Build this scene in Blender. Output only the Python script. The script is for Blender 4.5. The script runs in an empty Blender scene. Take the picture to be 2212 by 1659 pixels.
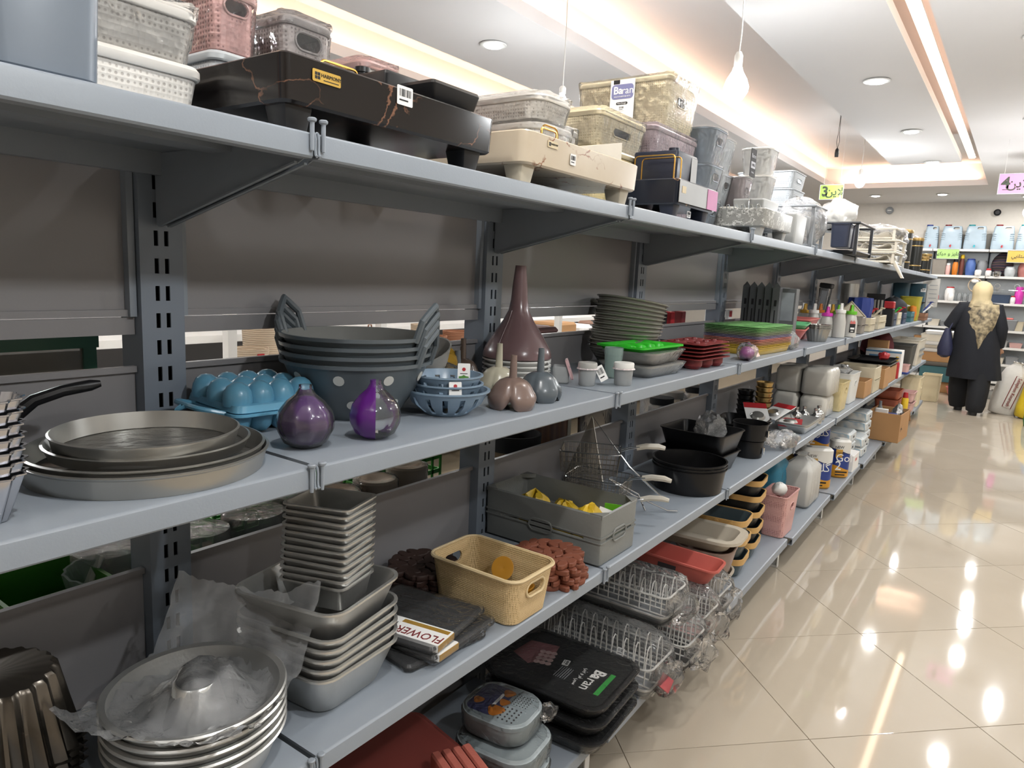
import bpy, bmesh, math, random
from math import sin, cos, pi, radians, sqrt
from mathutils import Matrix, Vector
SC = bpy.context.scene
COL = SC.collection
rnd = random.Random(7)

# ---------------------------------------------------------------- camera
cam = bpy.data.cameras.new('camera'); cam.sensor_width = 36.0; cam.lens = 24.863
cam.clip_start = 0.02; cam.clip_end = 100
co = bpy.data.objects.new('camera', cam); COL.objects.link(co)
co.location = (1.27759, -0.6861, 1.45772); co.rotation_euler = (1.41447, -0.04509, 0.6240)
SC.camera = co
SC.cycles.max_bounces = 4; SC.cycles.diffuse_bounces = 2; SC.cycles.glossy_bounces = 2; SC.cycles.transmission_bounces = 2; SC.cycles.transparent_max_bounces = 8
SC.cycles.caustics_reflective = False; SC.cycles.caustics_refractive = False
# ---------------------------------------------------------------- view, world
SC.view_settings.view_transform = 'Standard'; SC.view_settings.look = 'None'
SC.view_settings.exposure = 0.12; SC.view_settings.gamma = 1.0
SC.view_settings.use_curve_mapping = False
wd = bpy.data.worlds.new('world'); SC.world = wd; wd.use_nodes = True
wd.node_tree.nodes['Background'].inputs[0].default_value = (0.75, 0.78, 0.82, 1)
wd.node_tree.nodes['Background'].inputs[1].default_value = 0.3

def lin(h):
    h = h.lstrip('#'); o = []
    for i in (0, 2, 4):
        c = int(h[i:i+2], 16) / 255
        o.append(c / 12.92 if c <= .04045 else ((c + .055) / 1.055) ** 2.4)
    return tuple(o) + (1,)

# ceiling downlights: seen lamps, unseen rows beyond, and some added at the far end
DOWN = 11.0
COOL = (1.0, 0.985, 0.96)
WARM = (1.0, 0.62, 0.44)

# ---------------------------------------------------------------- materials
MATS = {}
def newmat(name):
    m = bpy.data.materials.new(name); m.use_nodes = True; MATS[name] = m
    nt = m.node_tree
    return m, nt, nt.nodes['Principled BSDF']
def N(nt, t, **kw):
    n = nt.nodes.new('ShaderNode' + t)
    for k, v in kw.items(): setattr(n, k, v)
    return n
def L(nt, a, ao, b, bi): nt.links.new(a.outputs[ao], b.inputs[bi])
def tc(nt, scale=(1, 1, 1), rot=(0, 0, 0)):
    t = N(nt, 'TexCoord'); mp = N(nt, 'Mapping')
    mp.inputs['Scale'].default_value = scale; mp.inputs['Rotation'].default_value = rot
    L(nt, t, 'Object', mp, 'Vector'); return mp
def mixc(nt, a, b):
    mx = N(nt, 'Mix', data_type='RGBA'); mx.inputs[6].default_value = a; mx.inputs[7].default_value = b
    return mx
def ramp(nt, stops):
    r = N(nt, 'ValToRGB'); e = r.color_ramp.elements
    while len(e) < len(stops): e.new(.5)
    for i, (p, c) in enumerate(stops):
        e[i].position = p; e[i].color = c if len(c) == 4 else tuple(c) + (1,)
    return r
def G(v): return (v, v, v, 1)
def mat(name, col, rough=.5, metal=0., var=.08, scale=14, bump=0., bscale=60, spec=.5, coat=0., trans=0., alpha=1., aniso=None):
    """paint, plastic or metal with slight mottling and optional fine relief"""
    if name in MATS: return MATS[name]
    m, nt, b = newmat(name); c = lin(col) if isinstance(col, str) else col
    b.inputs['Roughness'].default_value = rough; b.inputs['Metallic'].default_value = metal
    b.inputs['Specular IOR Level'].default_value = spec; b.inputs['Coat Weight'].default_value = coat
    b.inputs['Transmission Weight'].default_value = trans; b.inputs['Alpha'].default_value = alpha
    mp = tc(nt, aniso or (1, 1, 1))
    nz = N(nt, 'TexNoise'); nz.inputs['Scale'].default_value = scale; nz.inputs['Detail'].default_value = 3
    L(nt, mp, 0, nz, 'Vector')
    mx = mixc(nt, tuple(x * (1 - var) for x in c[:3]) + (1,), tuple(min(1, x * (1 + var)) for x in c[:3]) + (1,))
    L(nt, nz, 'Fac', mx, 0); L(nt, mx, 2, b, 'Base Color')
    if bump:
        n2 = N(nt, 'TexNoise'); n2.inputs['Scale'].default_value = bscale; n2.inputs['Detail'].default_value = 4
        L(nt, mp, 0, n2, 'Vector')
        bp = N(nt, 'Bump'); bp.inputs['Strength'].default_value = bump; bp.inputs['Distance'].default_value = .01
        L(nt, n2, 'Fac', bp, 'Height'); L(nt, bp, 'Normal', b, 'Normal')
    return m
def film(name, tint='#f2f3f4', haze=.05, rough=.07, scale=28, gloss=.2, bump=.8):
    """clear wrinkled wrapping film"""
    m, nt, b = newmat(name); nt.nodes.remove(b); out = nt.nodes['Material Output']
    tr = N(nt, 'BsdfTransparent'); tr.inputs[0].default_value = (.99, .99, .99, 1)
    gl = N(nt, 'BsdfGlossy'); gl.inputs['Roughness'].default_value = rough; gl.inputs[0].default_value = (1, 1, 1, 1)
    df = N(nt, 'BsdfDiffuse'); df.inputs[0].default_value = lin(tint)
    mp = tc(nt); nz = N(nt, 'TexNoise'); nz.inputs['Scale'].default_value = scale; nz.inputs['Detail'].default_value = 5; nz.inputs['Distortion'].default_value = 1.5
    L(nt, mp, 0, nz, 'Vector')
    bp = N(nt, 'Bump'); bp.inputs['Strength'].default_value = bump; bp.inputs['Distance'].default_value = .012
    L(nt, nz, 'Fac', bp, 'Height'); L(nt, bp, 'Normal', gl, 'Normal')
    lw = N(nt, 'LayerWeight'); lw.inputs['Blend'].default_value = gloss; L(nt, bp, 'Normal', lw, 'Normal')
    m1 = N(nt, 'MixShader'); m1.inputs[0].default_value = haze; L(nt, tr, 0, m1, 1); L(nt, df, 0, m1, 2)
    m2 = N(nt, 'MixShader'); L(nt, lw, 'Fresnel', m2, 0); L(nt, m1, 0, m2, 1); L(nt, gl, 0, m2, 2)
    L(nt, m2, 0, out, 'Surface'); return m
def emit(name, col, s):
    m, nt, b = newmat(name); c = lin(col) if isinstance(col, str) else col
    b.inputs['Emission Color'].default_value = c; b.inputs['Emission Strength'].default_value = s
    b.inputs['Base Color'].default_value = c; m.cycles.emission_sampling = 'NONE'; return m
def dotted(name, col, hole, scale=70, thr=.3, rough=.45, bump=.6, offs=True):
    """moulded plastic with a regular field of small perforations (brick lattice, object space)"""
    m, nt, b = newmat(name); c = lin(col); h = lin(hole)
    b.inputs['Roughness'].default_value = rough
    mp = tc(nt); vr = N(nt, 'TexVoronoi'); vr.inputs['Scale'].default_value = scale; vr.inputs['Randomness'].default_value = .12
    L(nt, mp, 0, vr, 'Vector')
    rp = ramp(nt, [(thr, h), (thr + .12, c)]); L(nt, vr, 'Distance', rp, 0); L(nt, rp, 0, b, 'Base Color')
    bp = N(nt, 'Bump'); bp.inputs['Strength'].default_value = bump; bp.inputs['Distance'].default_value = .003
    L(nt, vr, 'Distance', bp, 'Height'); L(nt, bp, 'Normal', b, 'Normal'); return m
def marble(name, base, base2, vein, scale=5, rough=.25, w=.015):
    """printed marble: a broken network of thin wandering veins on a mottled ground"""
    m, nt, b = newmat(name); b.inputs['Roughness'].default_value = rough
    mp = tc(nt, (1, 1, 1.3), (.4, .3, .5))
    n2 = N(nt, 'TexNoise'); n2.inputs['Scale'].default_value = scale * 1.6; n2.inputs['Detail'].default_value = 6; L(nt, mp, 0, n2, 'Vector')
    ad = N(nt, 'MixRGB'); ad.blend_type = 'ADD'; ad.inputs[0].default_value = .22; L(nt, mp, 0, ad, 1); L(nt, n2, 'Color', ad, 2)
    vo = N(nt, 'TexVoronoi', feature='DISTANCE_TO_EDGE'); vo.inputs['Scale'].default_value = scale; L(nt, ad, 0, vo, 'Vector')
    r1 = ramp(nt, [(0, G(1)), (w*.5, G(.8)), (w*1.6, G(0))]); L(nt, vo, 'Distance', r1, 0)
    r2 = ramp(nt, [(.46, G(0)), (.58, G(1))]); L(nt, n2, 'Fac', r2, 0)
    mm = N(nt, 'Math', operation='MULTIPLY'); L(nt, r1, 0, mm, 0); L(nt, r2, 0, mm, 1)
    mb = mixc(nt, lin(base), lin(base2)); L(nt, n2, 'Fac', mb, 0)
    mx = mixc(nt, G(0), lin(vein)); L(nt, mm, 0, mx, 0); L(nt, mb, 2, mx, 6); L(nt, mx, 2, b, 'Base Color'); return m
def stripes(name, cols, axis='Z', scale=20, rough=.5, dist=0., metal=0.):
    """bands of colour that the thing really carries (woven, corrugated or printed)"""
    m, nt, b = newmat(name); b.inputs['Roughness'].default_value = rough; b.inputs['Metallic'].default_value = metal
    mp = tc(nt); w = N(nt, 'TexWave', bands_direction=axis); w.inputs['Scale'].default_value = scale; w.inputs['Distortion'].default_value = dist
    w.inputs['Detail'].default_value = 2; L(nt, mp, 0, w, 'Vector')
    k = len(cols); rp = ramp(nt, [(i / max(1, k - 1), lin(c)) for i, c in enumerate(cols)]); L(nt, w, 'Fac', rp, 0); L(nt, rp, 0, b, 'Base Color')
    bp = N(nt, 'Bump'); bp.inputs['Strength'].default_value = .4; bp.inputs['Distance'].default_value = .004
    L(nt, w, 'Fac', bp, 'Height'); L(nt, bp, 'Normal', b, 'Normal'); return m

# ---------------------------------------------------------------- mesh helpers
class MB:
    def __init__(s): s.v = []; s.f = []
    def add(s, vs, fs):
        o = len(s.v); s.v += [tuple(v) for v in vs]; s.f += [tuple(i + o for i in f) for f in fs]; return s
    def box(s, x0, x1, y0, y1, z0, z1, bev=0.):
        if bev:
            return s.loft([rr(x1-x0-2*bev, y1-y0-2*bev, bev*.3, z0, 1, (x0+x1)/2, (y0+y1)/2), rr(x1-x0, y1-y0, bev, z0+bev, 1, (x0+x1)/2, (y0+y1)/2),
                           rr(x1-x0, y1-y0, bev, z1-bev, 1, (x0+x1)/2, (y0+y1)/2), rr(x1-x0-2*bev, y1-y0-2*bev, bev*.3, z1, 1, (x0+x1)/2, (y0+y1)/2)])
        return s.add([(x0,y0,z0),(x1,y0,z0),(x1,y1,z0),(x0,y1,z0),(x0,y0,z1),(x1,y0,z1),(x1,y1,z1),(x0,y1,z1)],
                     [(3,2,1,0),(4,5,6,7),(0,1,5,4),(1,2,6,5),(2,3,7,6),(3,0,4,7)])
    def loft(s, rings, c0=True, c1=True, closed=False):
        n = len(rings[0]); vs = [p for r in rings for p in r]; fs = []
        m = len(rings)
        for k in range(m if closed else m - 1):
            a = k * n; b = ((k + 1) % m) * n
            for i in range(n):
                j = (i + 1) % n; fs.append((a+i, a+j, b+j, b+i))
        if c0 and not closed: fs.append(tuple(range(n - 1, -1, -1)))
        if c1 and not closed: fs.append(tuple(range((m-1)*n, m*n)))
        return s.add(vs, fs)
    def lathe(s, prof, n=32, cx=0, cy=0, wob=None, c0=True, c1=True):
        rings = []
        for r, z in prof:
            rings.append([(cx + r*(1 + (wob(a, z) if wob else 0))*cos(a), cy + r*(1 + (wob(a, z) if wob else 0))*sin(a), z) for a in [2*pi*i/n for i in range(n)]])
        return s.loft(rings, c0, c1)
    def tube(s, path, r, n=6, closed=False):
        P = [Vector(p) for p in path]; m = len(P); rings = []
        up = Vector((0, 0, 1)); prev = None
        for i in range(m):
            if closed: t = P[(i+1) % m] - P[i-1]
            else: t = P[min(i+1, m-1)] - P[max(i-1, 0)]
            t.normalize()
            if prev is None:
                a = t.cross(up)
                if a.length < .05: a = t.cross(Vector((1, 0, 0)))
            else: a = prev - t * prev.dot(t)
            a.normalize(); prev = a; b = t.cross(a)
            rad = r[i] if isinstance(r, (list, tuple)) else r
            rings.append([tuple(P[i] + a*(rad*cos(2*pi*k/n)) + b*(rad*sin(2*pi*k/n))) for k in range(n)])
        return s.loft(rings, True, True, closed)
    def prism(s, poly, a, b, ax='z'):
        """poly of 2-D points swept from a to b along axis"""
        def q(u, v, w): return {'z': (u, v, w), 'y': (u, w, v), 'x': (w, u, v)}[ax]
        return s.loft([[q(u, v, a) for u, v in poly], [q(u, v, b) for u, v in poly]])
    def xf(s, M): s.v = [tuple(M @ Vector(v)) for v in s.v]; return s
    def mv(s, x, y, z): s.v = [(a+x, b+y, c+z) for a, b, c in s.v]; return s
    def rz(s, a): return s.xf(Matrix.Rotation(a, 4, 'Z'))
    def jit(s, a, seed=0, az=None):
        r = random.Random(seed); az = a if az is None else az
        s.v = [(x + r.uniform(-a, a), y + r.uniform(-a, a), z + r.uniform(-az, az)) for x, y, z in s.v]; return s
def rr(w, d, r, z, n=4, cx=0, cy=0):
    """ring: rounded rectangle, w along x, d along y"""
    r = max(1e-5, min(r, w/2 - 1e-5, d/2 - 1e-5)); o = []
    for sx, sy, a0 in ((1, 1, 0), (-1, 1, pi/2), (-1, -1, pi), (1, -1, 3*pi/2)):
        for k in range(n + 1):
            a = a0 + pi/2*k/n
            o.append((cx + sx*(w/2 - r) + r*cos(a), cy + sy*(d/2 - r) + r*sin(a), z))
    return o
def circ(r, z, n=32, cx=0, cy=0, sy=1): return [(cx + r*cos(2*pi*i/n), cy + sy*r*sin(2*pi*i/n), z) for i in range(n)]
def tub(w0, d0, w1, d1, h, r, t=.0025, rim=0., rimh=.006, n=4, z=0, mb=None):
    """open rounded container: bottom w0 x d0, top w1 x d1"""
    mb = mb or MB(); b = min(.004, h*.2)
    R = [rr(w0-2*b, d0-2*b, r, z, n), rr(w0, d0, r, z+b, n), rr(w1, d1, r, z+h-rimh, n)]
    if rim: R += [rr(w1+2*rim, d1+2*rim, r+rim, z+h-rimh, n), rr(w1+2*rim, d1+2*rim, r+rim, z+h, n)]
    R += [rr(w1-2*t, d1-2*t, max(.001, r-t), z+h, n), rr(w0-2*t-2*b, d0-2*t-2*b, max(.001, r-t), z+t+b, n)]
    return mb.loft(R)
def pan(r0, r1, h, t=.002, rim=.004, n=40, z=0, mb=None, rimh=.004, wob=None):
    mb = mb or MB()
    return mb.lathe([(r0-.004, z), (r0, z+.003), (r1, z+h-rimh), (r1+rim, z+h-rimh), (r1+rim, z+h), (r1-t, z+h), (r0-t, z+t+.003), (r0-t-.004, z+t)], n, wob=wob)
def obj(name, mb, m, parent=None, loc=(0,0,0), rot=(0,0,0), smooth=35):
    if isinstance(mb, MB):
        me = bpy.data.meshes.new(name); me.from_pydata(mb.v, [], mb.f); me.validate()
        bm = bmesh.new(); bm.from_mesh(me); bmesh.ops.recalc_face_normals(bm, faces=bm.faces); bm.to_mesh(me); bm.free()
    else: me = mb
    if m is not None and not me.materials: me.materials.append(m)
    if smooth and isinstance(mb, MB):
        me.shade_smooth(); me.set_sharp_from_angle(angle=radians(smooth))
    o = bpy.data.objects.new(name, me); COL.objects.link(o)
    o.parent = parent; o.location = loc; o.rotation_euler = rot
    return o
LAB = {}
def tag(o, label, cat, group=None, kind=None):
    if label: o['label'] = label
    if cat: o['category'] = cat
    if group: o['group'] = group
    if kind: o['kind'] = kind
    return o
def thing(name, label, cat, loc=(0,0,0), rz=0., group=None, rot=None):
    o = bpy.data.objects.new(name, None); COL.objects.link(o); o.empty_display_size = .02
    o.location = loc; o.rotation_euler = rot or (0, 0, rz)
    return tag(o, label, cat, group)
def struct(name, mb, m, parent=None, **k):
    o = obj(name, mb, m, parent, **k)
    if not parent: o['kind'] = 'structure'
    return o
def dup(o, parent=None, loc=None, rz=None, label=None, rot=None, mats=None):
    c = o.copy(); COL.objects.link(c); c.parent = parent
    if loc is not None: c.location = loc
    if rz is not None: c.rotation_euler = (0, 0, rz)
    if rot is not None: c.rotation_euler = rot
    if label: c['label'] = label
    for ch in list(o.children): dup(ch, c)
    return c
TMP = bpy.data.scenes.new('scratch')
def cut(mb, cutter):
    """boolean difference of two mesh builders -> mesh"""
    a = obj('tmp_a', mb, None, smooth=0); b = obj('tmp_b', cutter, None, smooth=0)
    for q in (a, b): COL.objects.unlink(q); TMP.collection.objects.link(q)
    md = a.modifiers.new('b', 'BOOLEAN'); md.object = b; md.operation = 'DIFFERENCE'; md.solver = 'EXACT'
    TMP.view_layers[0].update(); me = bpy.data.meshes.new_from_object(a.evaluated_get(TMP.view_layers[0].depsgraph))
    ma, mb2 = a.data, b.data
    bpy.data.objects.remove(a); bpy.data.objects.remove(b); bpy.data.meshes.remove(ma); bpy.data.meshes.remove(mb2)
    me.shade_smooth(); me.set_sharp_from_angle(angle=radians(35)); return me
FX = (pi/2, 0, pi/2)      # writing on a face that looks along +x
FY = (pi/2, 0, 0)         # writing on a face that looks along -y
def text(s, size, m, parent, loc, rot=FX, name='lettering', ext=.0004, bold=0., sx=1., align='CENTER', shear=0):
    cu = bpy.data.curves.new(name, 'FONT'); cu.body = s; cu.size = size; cu.extrude = ext; cu.offset = bold
    cu.align_x = align; cu.align_y = 'CENTER'; cu.resolution_u = 2; cu.shear = shear
    t = bpy.data.objects.new('tmp_t', cu); TMP.collection.objects.link(t); TMP.view_layers[0].update()
    me = bpy.data.meshes.new_from_object(t.evaluated_get(TMP.view_layers[0].depsgraph))
    bpy.data.objects.remove(t); bpy.data.curves.remove(cu); me.materials.clear(); me.materials.append(m)
    o = obj(name, me, m, parent, loc, rot); o.scale = (sx, 1, 1); return o
def card(name, w, h, m, parent, loc, rot=FX, t=.0006, r=.002):
    return obj(name, MB().loft([rr(w, h, r, 0, 2), rr(w, h, r, t, 2)]), m, parent, loc, rot, smooth=0)
def barcode(parent, loc, rot=FX, w=.03, h=.022):
    c = card('price_label', w, h, MATS['paper'], parent, loc, rot)
    b = MB(); x = -w*.36; r = random.Random(int(w*1e4))
    while x < w*.36:
        k = r.choice((.02, .03, .05))*w; b.box(x, x+k, -h*.05, h*.34, .0006, .0009); x += k + r.choice((.02, .035, .05))*w
    b.box(-w*.36, w*.2, -h*.28, -h*.2, .0006, .0009)
    obj('bars', b, MATS['ink'], c, smooth=0); return c
def crumple(w, d, h, seed=1, nu=22, nv=14, amp=.25, flat=True, fold=5):
    """crumpled bag-like shell, base on z=0"""
    r = random.Random(seed); ph = [(r.uniform(0, 6.3), r.uniform(0, 6.3), r.randint(2, fold+2), r.randint(1, 4), r.uniform(.3, 1)) for _ in range(8)]
    rings = []
    for j in range(nv + 1):
        t = -pi/2 + pi*j/nv; ring = []
        for i in range(nu):
            a = 2*pi*i/nu
            k = 1 + amp*sum(w_*sin(p1*a + q1)*cos(p2*t + q2) for q1, q2, p1, p2, w_ in ph)/3 + r.uniform(-amp, amp)*.22
            z = (sin(t)*k + 1)*h/2
            ring.append((w/2*cos(t)*cos(a)*k, d/2*cos(t)*sin(a)*k, max(0, z)))
        rings.append(ring)
    return MB().loft(rings)

# shared materials
mat('shelf', '#929aa3', .38, var=.03, bump=.03, bscale=300)
mat('shelf_panel', '#949293', .34, var=.04, scale=3, bump=.02, bscale=200)
mat('upright', '#828b96', .42, var=.04)
mat('ceiling_paint', '#efecea', .85, var=.015, scale=3)
mat('wall_paper', '#e3dcd2', .8, var=.05, scale=18, bump=.15, bscale=40)
mat('paper', '#f2f1ee', .6, var=.02); mat('ink', '#17171a', .6)
mat('white_plastic', '#ecebe6', .4, var=.03); mat('grey_plastic', '#8d9093', .4, var=.04)
mat('black_plastic', '#17181b', .38, var=.1); mat('navy_plastic', '#232838', .35)
mat('cream_plastic', '#dcc59a', .42, var=.03); mat('white_metal', '#e3e1dc', .45, var=.03)
mat('chrome', '#c9cbcc', .14, 1., var=.02); mat('gold', '#d2a558', .22, 1., var=.03)
mat('alu', '#cfcfcc', .34, .82, var=.06, scale=30, bump=.05, bscale=120); mat('alu_dull', '#a9a8a3', .33, .8, var=.15, scale=9)
mat('black_pan', '#1c1c1e', .3, .35, var=.1); mat('carton', '#b98d5f', .75, var=.08, scale=8, bump=.05)
mat('red', '#b3272d', .45); mat('dark_red', '#7d2a2b', .42); mat('green', '#2fae3a', .4); mat('yellow', '#e3bd2c', .45)
film('film'); film('film_haze', haze=.2, scale=22, gloss=.28); film('clear_plastic', haze=.08, rough=.05, bump=.15, gloss=.2, scale=12)
# ================================================================= THE SETTING
# floor: glossy tiles laid diagonally
def tile_mat():
    m, nt, b = newmat('floor_tile'); b.inputs['Roughness'].default_value = .05; b.inputs['Specular IOR Level'].default_value = .9
    mp = tc(nt); n = N(nt, 'TexNoise'); n.inputs['Scale'].default_value = 3; n.inputs['Detail'].default_value = 6; L(nt, mp, 0, n, 'Vector')
    oi = N(nt, 'ObjectInfo'); mx = mixc(nt, lin('#b3a795'), lin('#beb2a1')); L(nt, n, 'Fac', mx, 0)
    hv = N(nt, 'HueSaturation'); mr = N(nt, 'MapRange'); mr.inputs[3].default_value = .97; mr.inputs[4].default_value = 1.03
    L(nt, oi, 'Random', mr, 0); L(nt, mr, 0, hv, 'Value'); L(nt, mx, 2, hv, 'Color'); L(nt, hv, 0, b, 'Base Color'); return m
tile_mat(); mat('grout', '#8b7f6c', .5)
floor = struct('floor', MB().box(-7, 5, -4, 13, -.12, -.0035), MATS['grout'])
S, TH, OX, OY = .63213, radians(45.12), .44688, 1.1732
ts = S/2 - .0012
tm = MB().loft([[(ts,ts,-.01),(-ts,ts,-.01),(-ts,-ts,-.01),(ts,-ts,-.01)], [(ts,ts,-.0006),(-ts,ts,-.0006),(-ts,-ts,-.0006),(ts,-ts,-.0006)],
                [(ts-.0008,ts-.0008,0),(-ts+.0008,ts-.0008,0),(-ts+.0008,-ts+.0008,0),(ts-.0008,-ts+.0008,0)]], c0=False)
t0 = None
for i in range(-30, 30):
    for j in range(-30, 30):
        u, v = (i + .5)*S, (j + .5)*S
        x, y = OX + u*cos(TH) - v*sin(TH), OY + u*sin(TH) + v*cos(TH)
        if -.7 < x < 4.6 and -1.2 < y < 13.2 and (x < 2.8 or y < 4):
            if t0 is None: t0 = obj('tile', tm, MATS['floor_tile'], floor, (x, y, 0), (0, 0, TH), smooth=0)
            else: dup(t0, floor, (x, y, 0))
# walls
struct('wall_far', MB().box(-7, 5, 13, 13.15, -.1, 3.3), MATS['wall_paper'])
struct('wall_near', MB().box(-7, 5, -4.15, -4, -.1, 3.3), MATS['wall_paper'])
struct('wall_left', MB().box(-7.15, -7, -4, 13, -.1, 3.3), MATS['wall_paper'])
struct('wall_right', MB().box(5, 5.15, -4, 13, -.1, 3.3), MATS['wall_paper'])
# ceiling: a lower deck at 2.9 m with two lit coffers and a hanging centre panel
HC = 2.9
deck = struct('ceiling', MB().box(-7.1, 5.1, -4.1, 13.1, 3.2, 3.3), MATS['ceiling_paint'])
def slab(x0, x1, y0, y1, z0=HC, z1=HC+.075):
    return struct('ceiling_panel', MB().box(x0, x1, y0, y1, z0, z1), MATS['ceiling_paint'], deck)
CX0, CX1, CY1 = -1.23, .70, 10.9        # main coffer opening
LX0, LX1 = -2.82, -2.1                  # second coffer
slab(-7, LX0, -4, 13); slab(LX1, CX0, -4, CY1); slab(CX1, 5, -4, 13); slab(LX0, CX1, CY1, 13); 
slab(LX0, CX1, -4, -3.2)
slab(-.18, .52, -3.2, 8.85, HC, HC+.06)  # hanging centre panel
def riser(x0, x1, y0, y1): return struct('coffer_riser', MB().box(x0, x1, y0, y1, HC+.07, 3.21), MATS['ceiling_paint'], deck)
riser(CX0-.16, CX0-.13, -3.4, CY1+.13); riser(CX1+.1, CX1+.13, -3.4, CY1+.13); riser(CX0-.16, CX1+.13, CY1+.1, CY1+.13)
riser(LX0-.16, LX0-.13, -3.4, CY1+.13); riser(LX1+.1, LX1+.13, -3.4, CY1+.13); riser(LX0-.16, LX1+.13, CY1+.1, CY1+.13)
emit('led_warm', (1, .66, .40, 1), 6.0); emit('led_face', (1, .8, .58, 1), 5.0)
emit('lamp_white', (.95, .98, 1, 1), 14.0)
def light(kind, name, loc, energy, col, rot=(0,0,0), parent=None, **k):
    l = bpy.data.lights.new(name, kind); l.energy = energy; l.color = col
    for a, b in k.items(): setattr(l, a, b)
    o = bpy.data.objects.new(name, l); COL.objects.link(o); o.location = loc; o.rotation_euler = rot; o.parent = parent; return o
def strip(label, x, y0, y1, z, tilt, e):
    """LED tape lying on the coffer ledge, shining up and against the riser"""
    t = thing('led_strip', label, 'led strip', (x, (y0+y1)/2, z))
    obj('tape', MB().box(-.012, .012, -(y1-y0)/2, (y1-y0)/2, 0, .008), MATS['led_warm'], t, smooth=0)
    light('AREA', 'led_light', (0, 0, .012), e, WARM, (pi, tilt, 0), t, shape='RECTANGLE', size=.02, size_y=y1-y0)
strip('warm led tape along the left ledge of the main ceiling coffer', CX0-.06, -3.1, CY1-.1, HC+.077, 0, 21)
strip('warm led tape along the left ledge of the second ceiling coffer', LX0-.06, -3.1, CY1-.1, HC+.077, 0, 18)
strip('warm led tape along the right ledge of the second ceiling coffer', LX1+.05, -3.1, CY1-.1, HC+.077, 0, 9)
t = thing('led_strip', 'bright bare led tape beside the centre panel of the ceiling', 'led strip', (CX1-.075, 2.8, HC+.012))
obj('tape', MB().box(-.028, .028, -5.9, 5.9, 0, .01), MATS['led_face'], t, smooth=0)
obj('carrier', MB().box(-.034, .034, -5.95, 5.95, .0105, .02), MATS['ceiling_paint'], t, smooth=0)
light('AREA', 'led_light', (0, 0, .025), 12, WARM, (pi, 0, 0), t, shape='RECTANGLE', size=.04, size_y=11.6)
t = thing('led_strip', 'warm led tape on the far ledge of the main ceiling coffer', 'led strip', (-.28, CY1+.05, HC+.077))
obj('tape', MB().box(-.85, .85, -.012, .012, 0, .008), MATS['led_warm'], t, smooth=0)
light('AREA', 'led_light', (0, 0, .012), 6, WARM, (pi, 0, 0), t, shape='RECTANGLE', size=1.7, size_y=.02)
# recessed downlights
dl_ring = MB().lathe([(.062, 0), (.085, 0), (.088, .006), (.06, .012)], 28)
dl_disc = MB().lathe([(.001, -.012), (.03, -.011), (.055, -.006), (.061, .004), (.061, .008), (.001, .008)], 28)
ndl = 0
def downlight(x, y, z, label, e=DOWN):
    t = thing('downlight', label, 'downlight', (x, y, z - .012), group='recessed ceiling downlights')
    global ringme, discme, ndl
    if ndl == 0:
        ringme = obj('trim_ring', dl_ring, MATS['white_plastic'], t).data; discme = obj('lens', dl_disc, MATS['lamp_white'], t).data
    else: obj('trim_ring', ringme, None, t); obj('lens', discme, None, t)
    ndl += 1
    light('AREA', 'lamp_light', (0, 0, -.014), e, COOL, (0, 0, 0), t, shape='DISK', size=.11)
HID = 'unseen round recessed downlight in the ceiling'
for k, y in enumerate((5.0, 6.88, 8.72)):
    downlight(.25, y, HC, ['nearest', 'middle', 'farthest'][k] + ' of three round downlights in the hanging centre ceiling panel')
downlight(.25, 3.1, HC, HID); downlight(.25, 1.2, HC, HID); downlight(.25, -.7, HC, HID)
downlight(-1.69, 3.12, HC, 'round downlight in the flat ceiling strip between the two coffers')
for y in (-.8, 1.1, 5.1, 7.1, 9.1): downlight(-1.69, y, HC, HID)
for y in (-2.5, -.2, 2.1, 4.4, 6.69, 9.0, 10.9): downlight(1.17, y, HC, HID, DOWN*1.15)
downlight(1.14, 12.3, HC, HID, DOWN*.8)
for y in (-1., 2.5, 6., 9.5): downlight(3.4, y, HC, HID, DOWN*1.3); downlight(-4, y, HC, HID, DOWN*1.3)
downlight(.1, 11.8, HC, HID, DOWN*1.3); downlight(-.8, 11.8, HC, HID, DOWN*1.2); downlight(1.9, 11.6, HC, HID, DOWN*1.2)  # added past the coffer to brighten the far wall and floor

# bare bulbs hanging on cords
emit('bulb_glow', (.93, .97, 1, 1), 22.0)
def pendant(x, y, z, label, e, r=.045, group=None):
    t = thing('pendant_bulb', label, 'pendant lamp', (x, y, z), group=group)
    obj('bulb', MB().lathe([(.002, -r), (r*.6, -r*.85), (r*.95, -r*.3), (r, .1*r), (r*.8, .7*r), (r*.42, 1.35*r), (r*.36, 1.6*r), (.002, 1.6*r)], 20), MATS['bulb_glow'], t)
    obj('socket', MB().lathe([(.016, r*1.55), (.02, r*1.65), (.02, r*2.5), (.012, r*2.8), (.003, r*2.85)], 16), MATS['white_plastic'], t)
    zc = (3.2 if CX0 < x < CX1 and not -.18 < x < .52 else HC) - z
    obj('cord', MB().tube([(0, 0, r*2.8), (.003, .002, zc*.5), (0, 0, zc - .012)], .0035, 5), MATS['white_plastic'], t)
    obj('ceiling_rose', MB().lathe([(.03, zc-.012), (.028, zc-.004), (.02, zc), (.001, zc)], 16), MATS['white_plastic'], t)
    light('POINT', 'bulb_light', (0, 0, -r*1.15), e, (.95, .98, 1.0), parent=t, shadow_soft_size=.04)
BULB = 34
pendant(.0, 2.9, 2.40, 'large glaring bulb hanging on a cord above the beige wrapped boxes', BULB, .06)
pendant(-.30, 7.78, 2.57, 'small lit bulb hanging beside the green aisle sign', BULB*.8, .05)
pendant(-1.07, 3.0, 2.45, 'bulb hanging low behind the white wrapped baskets', BULB*.5, .035)
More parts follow.
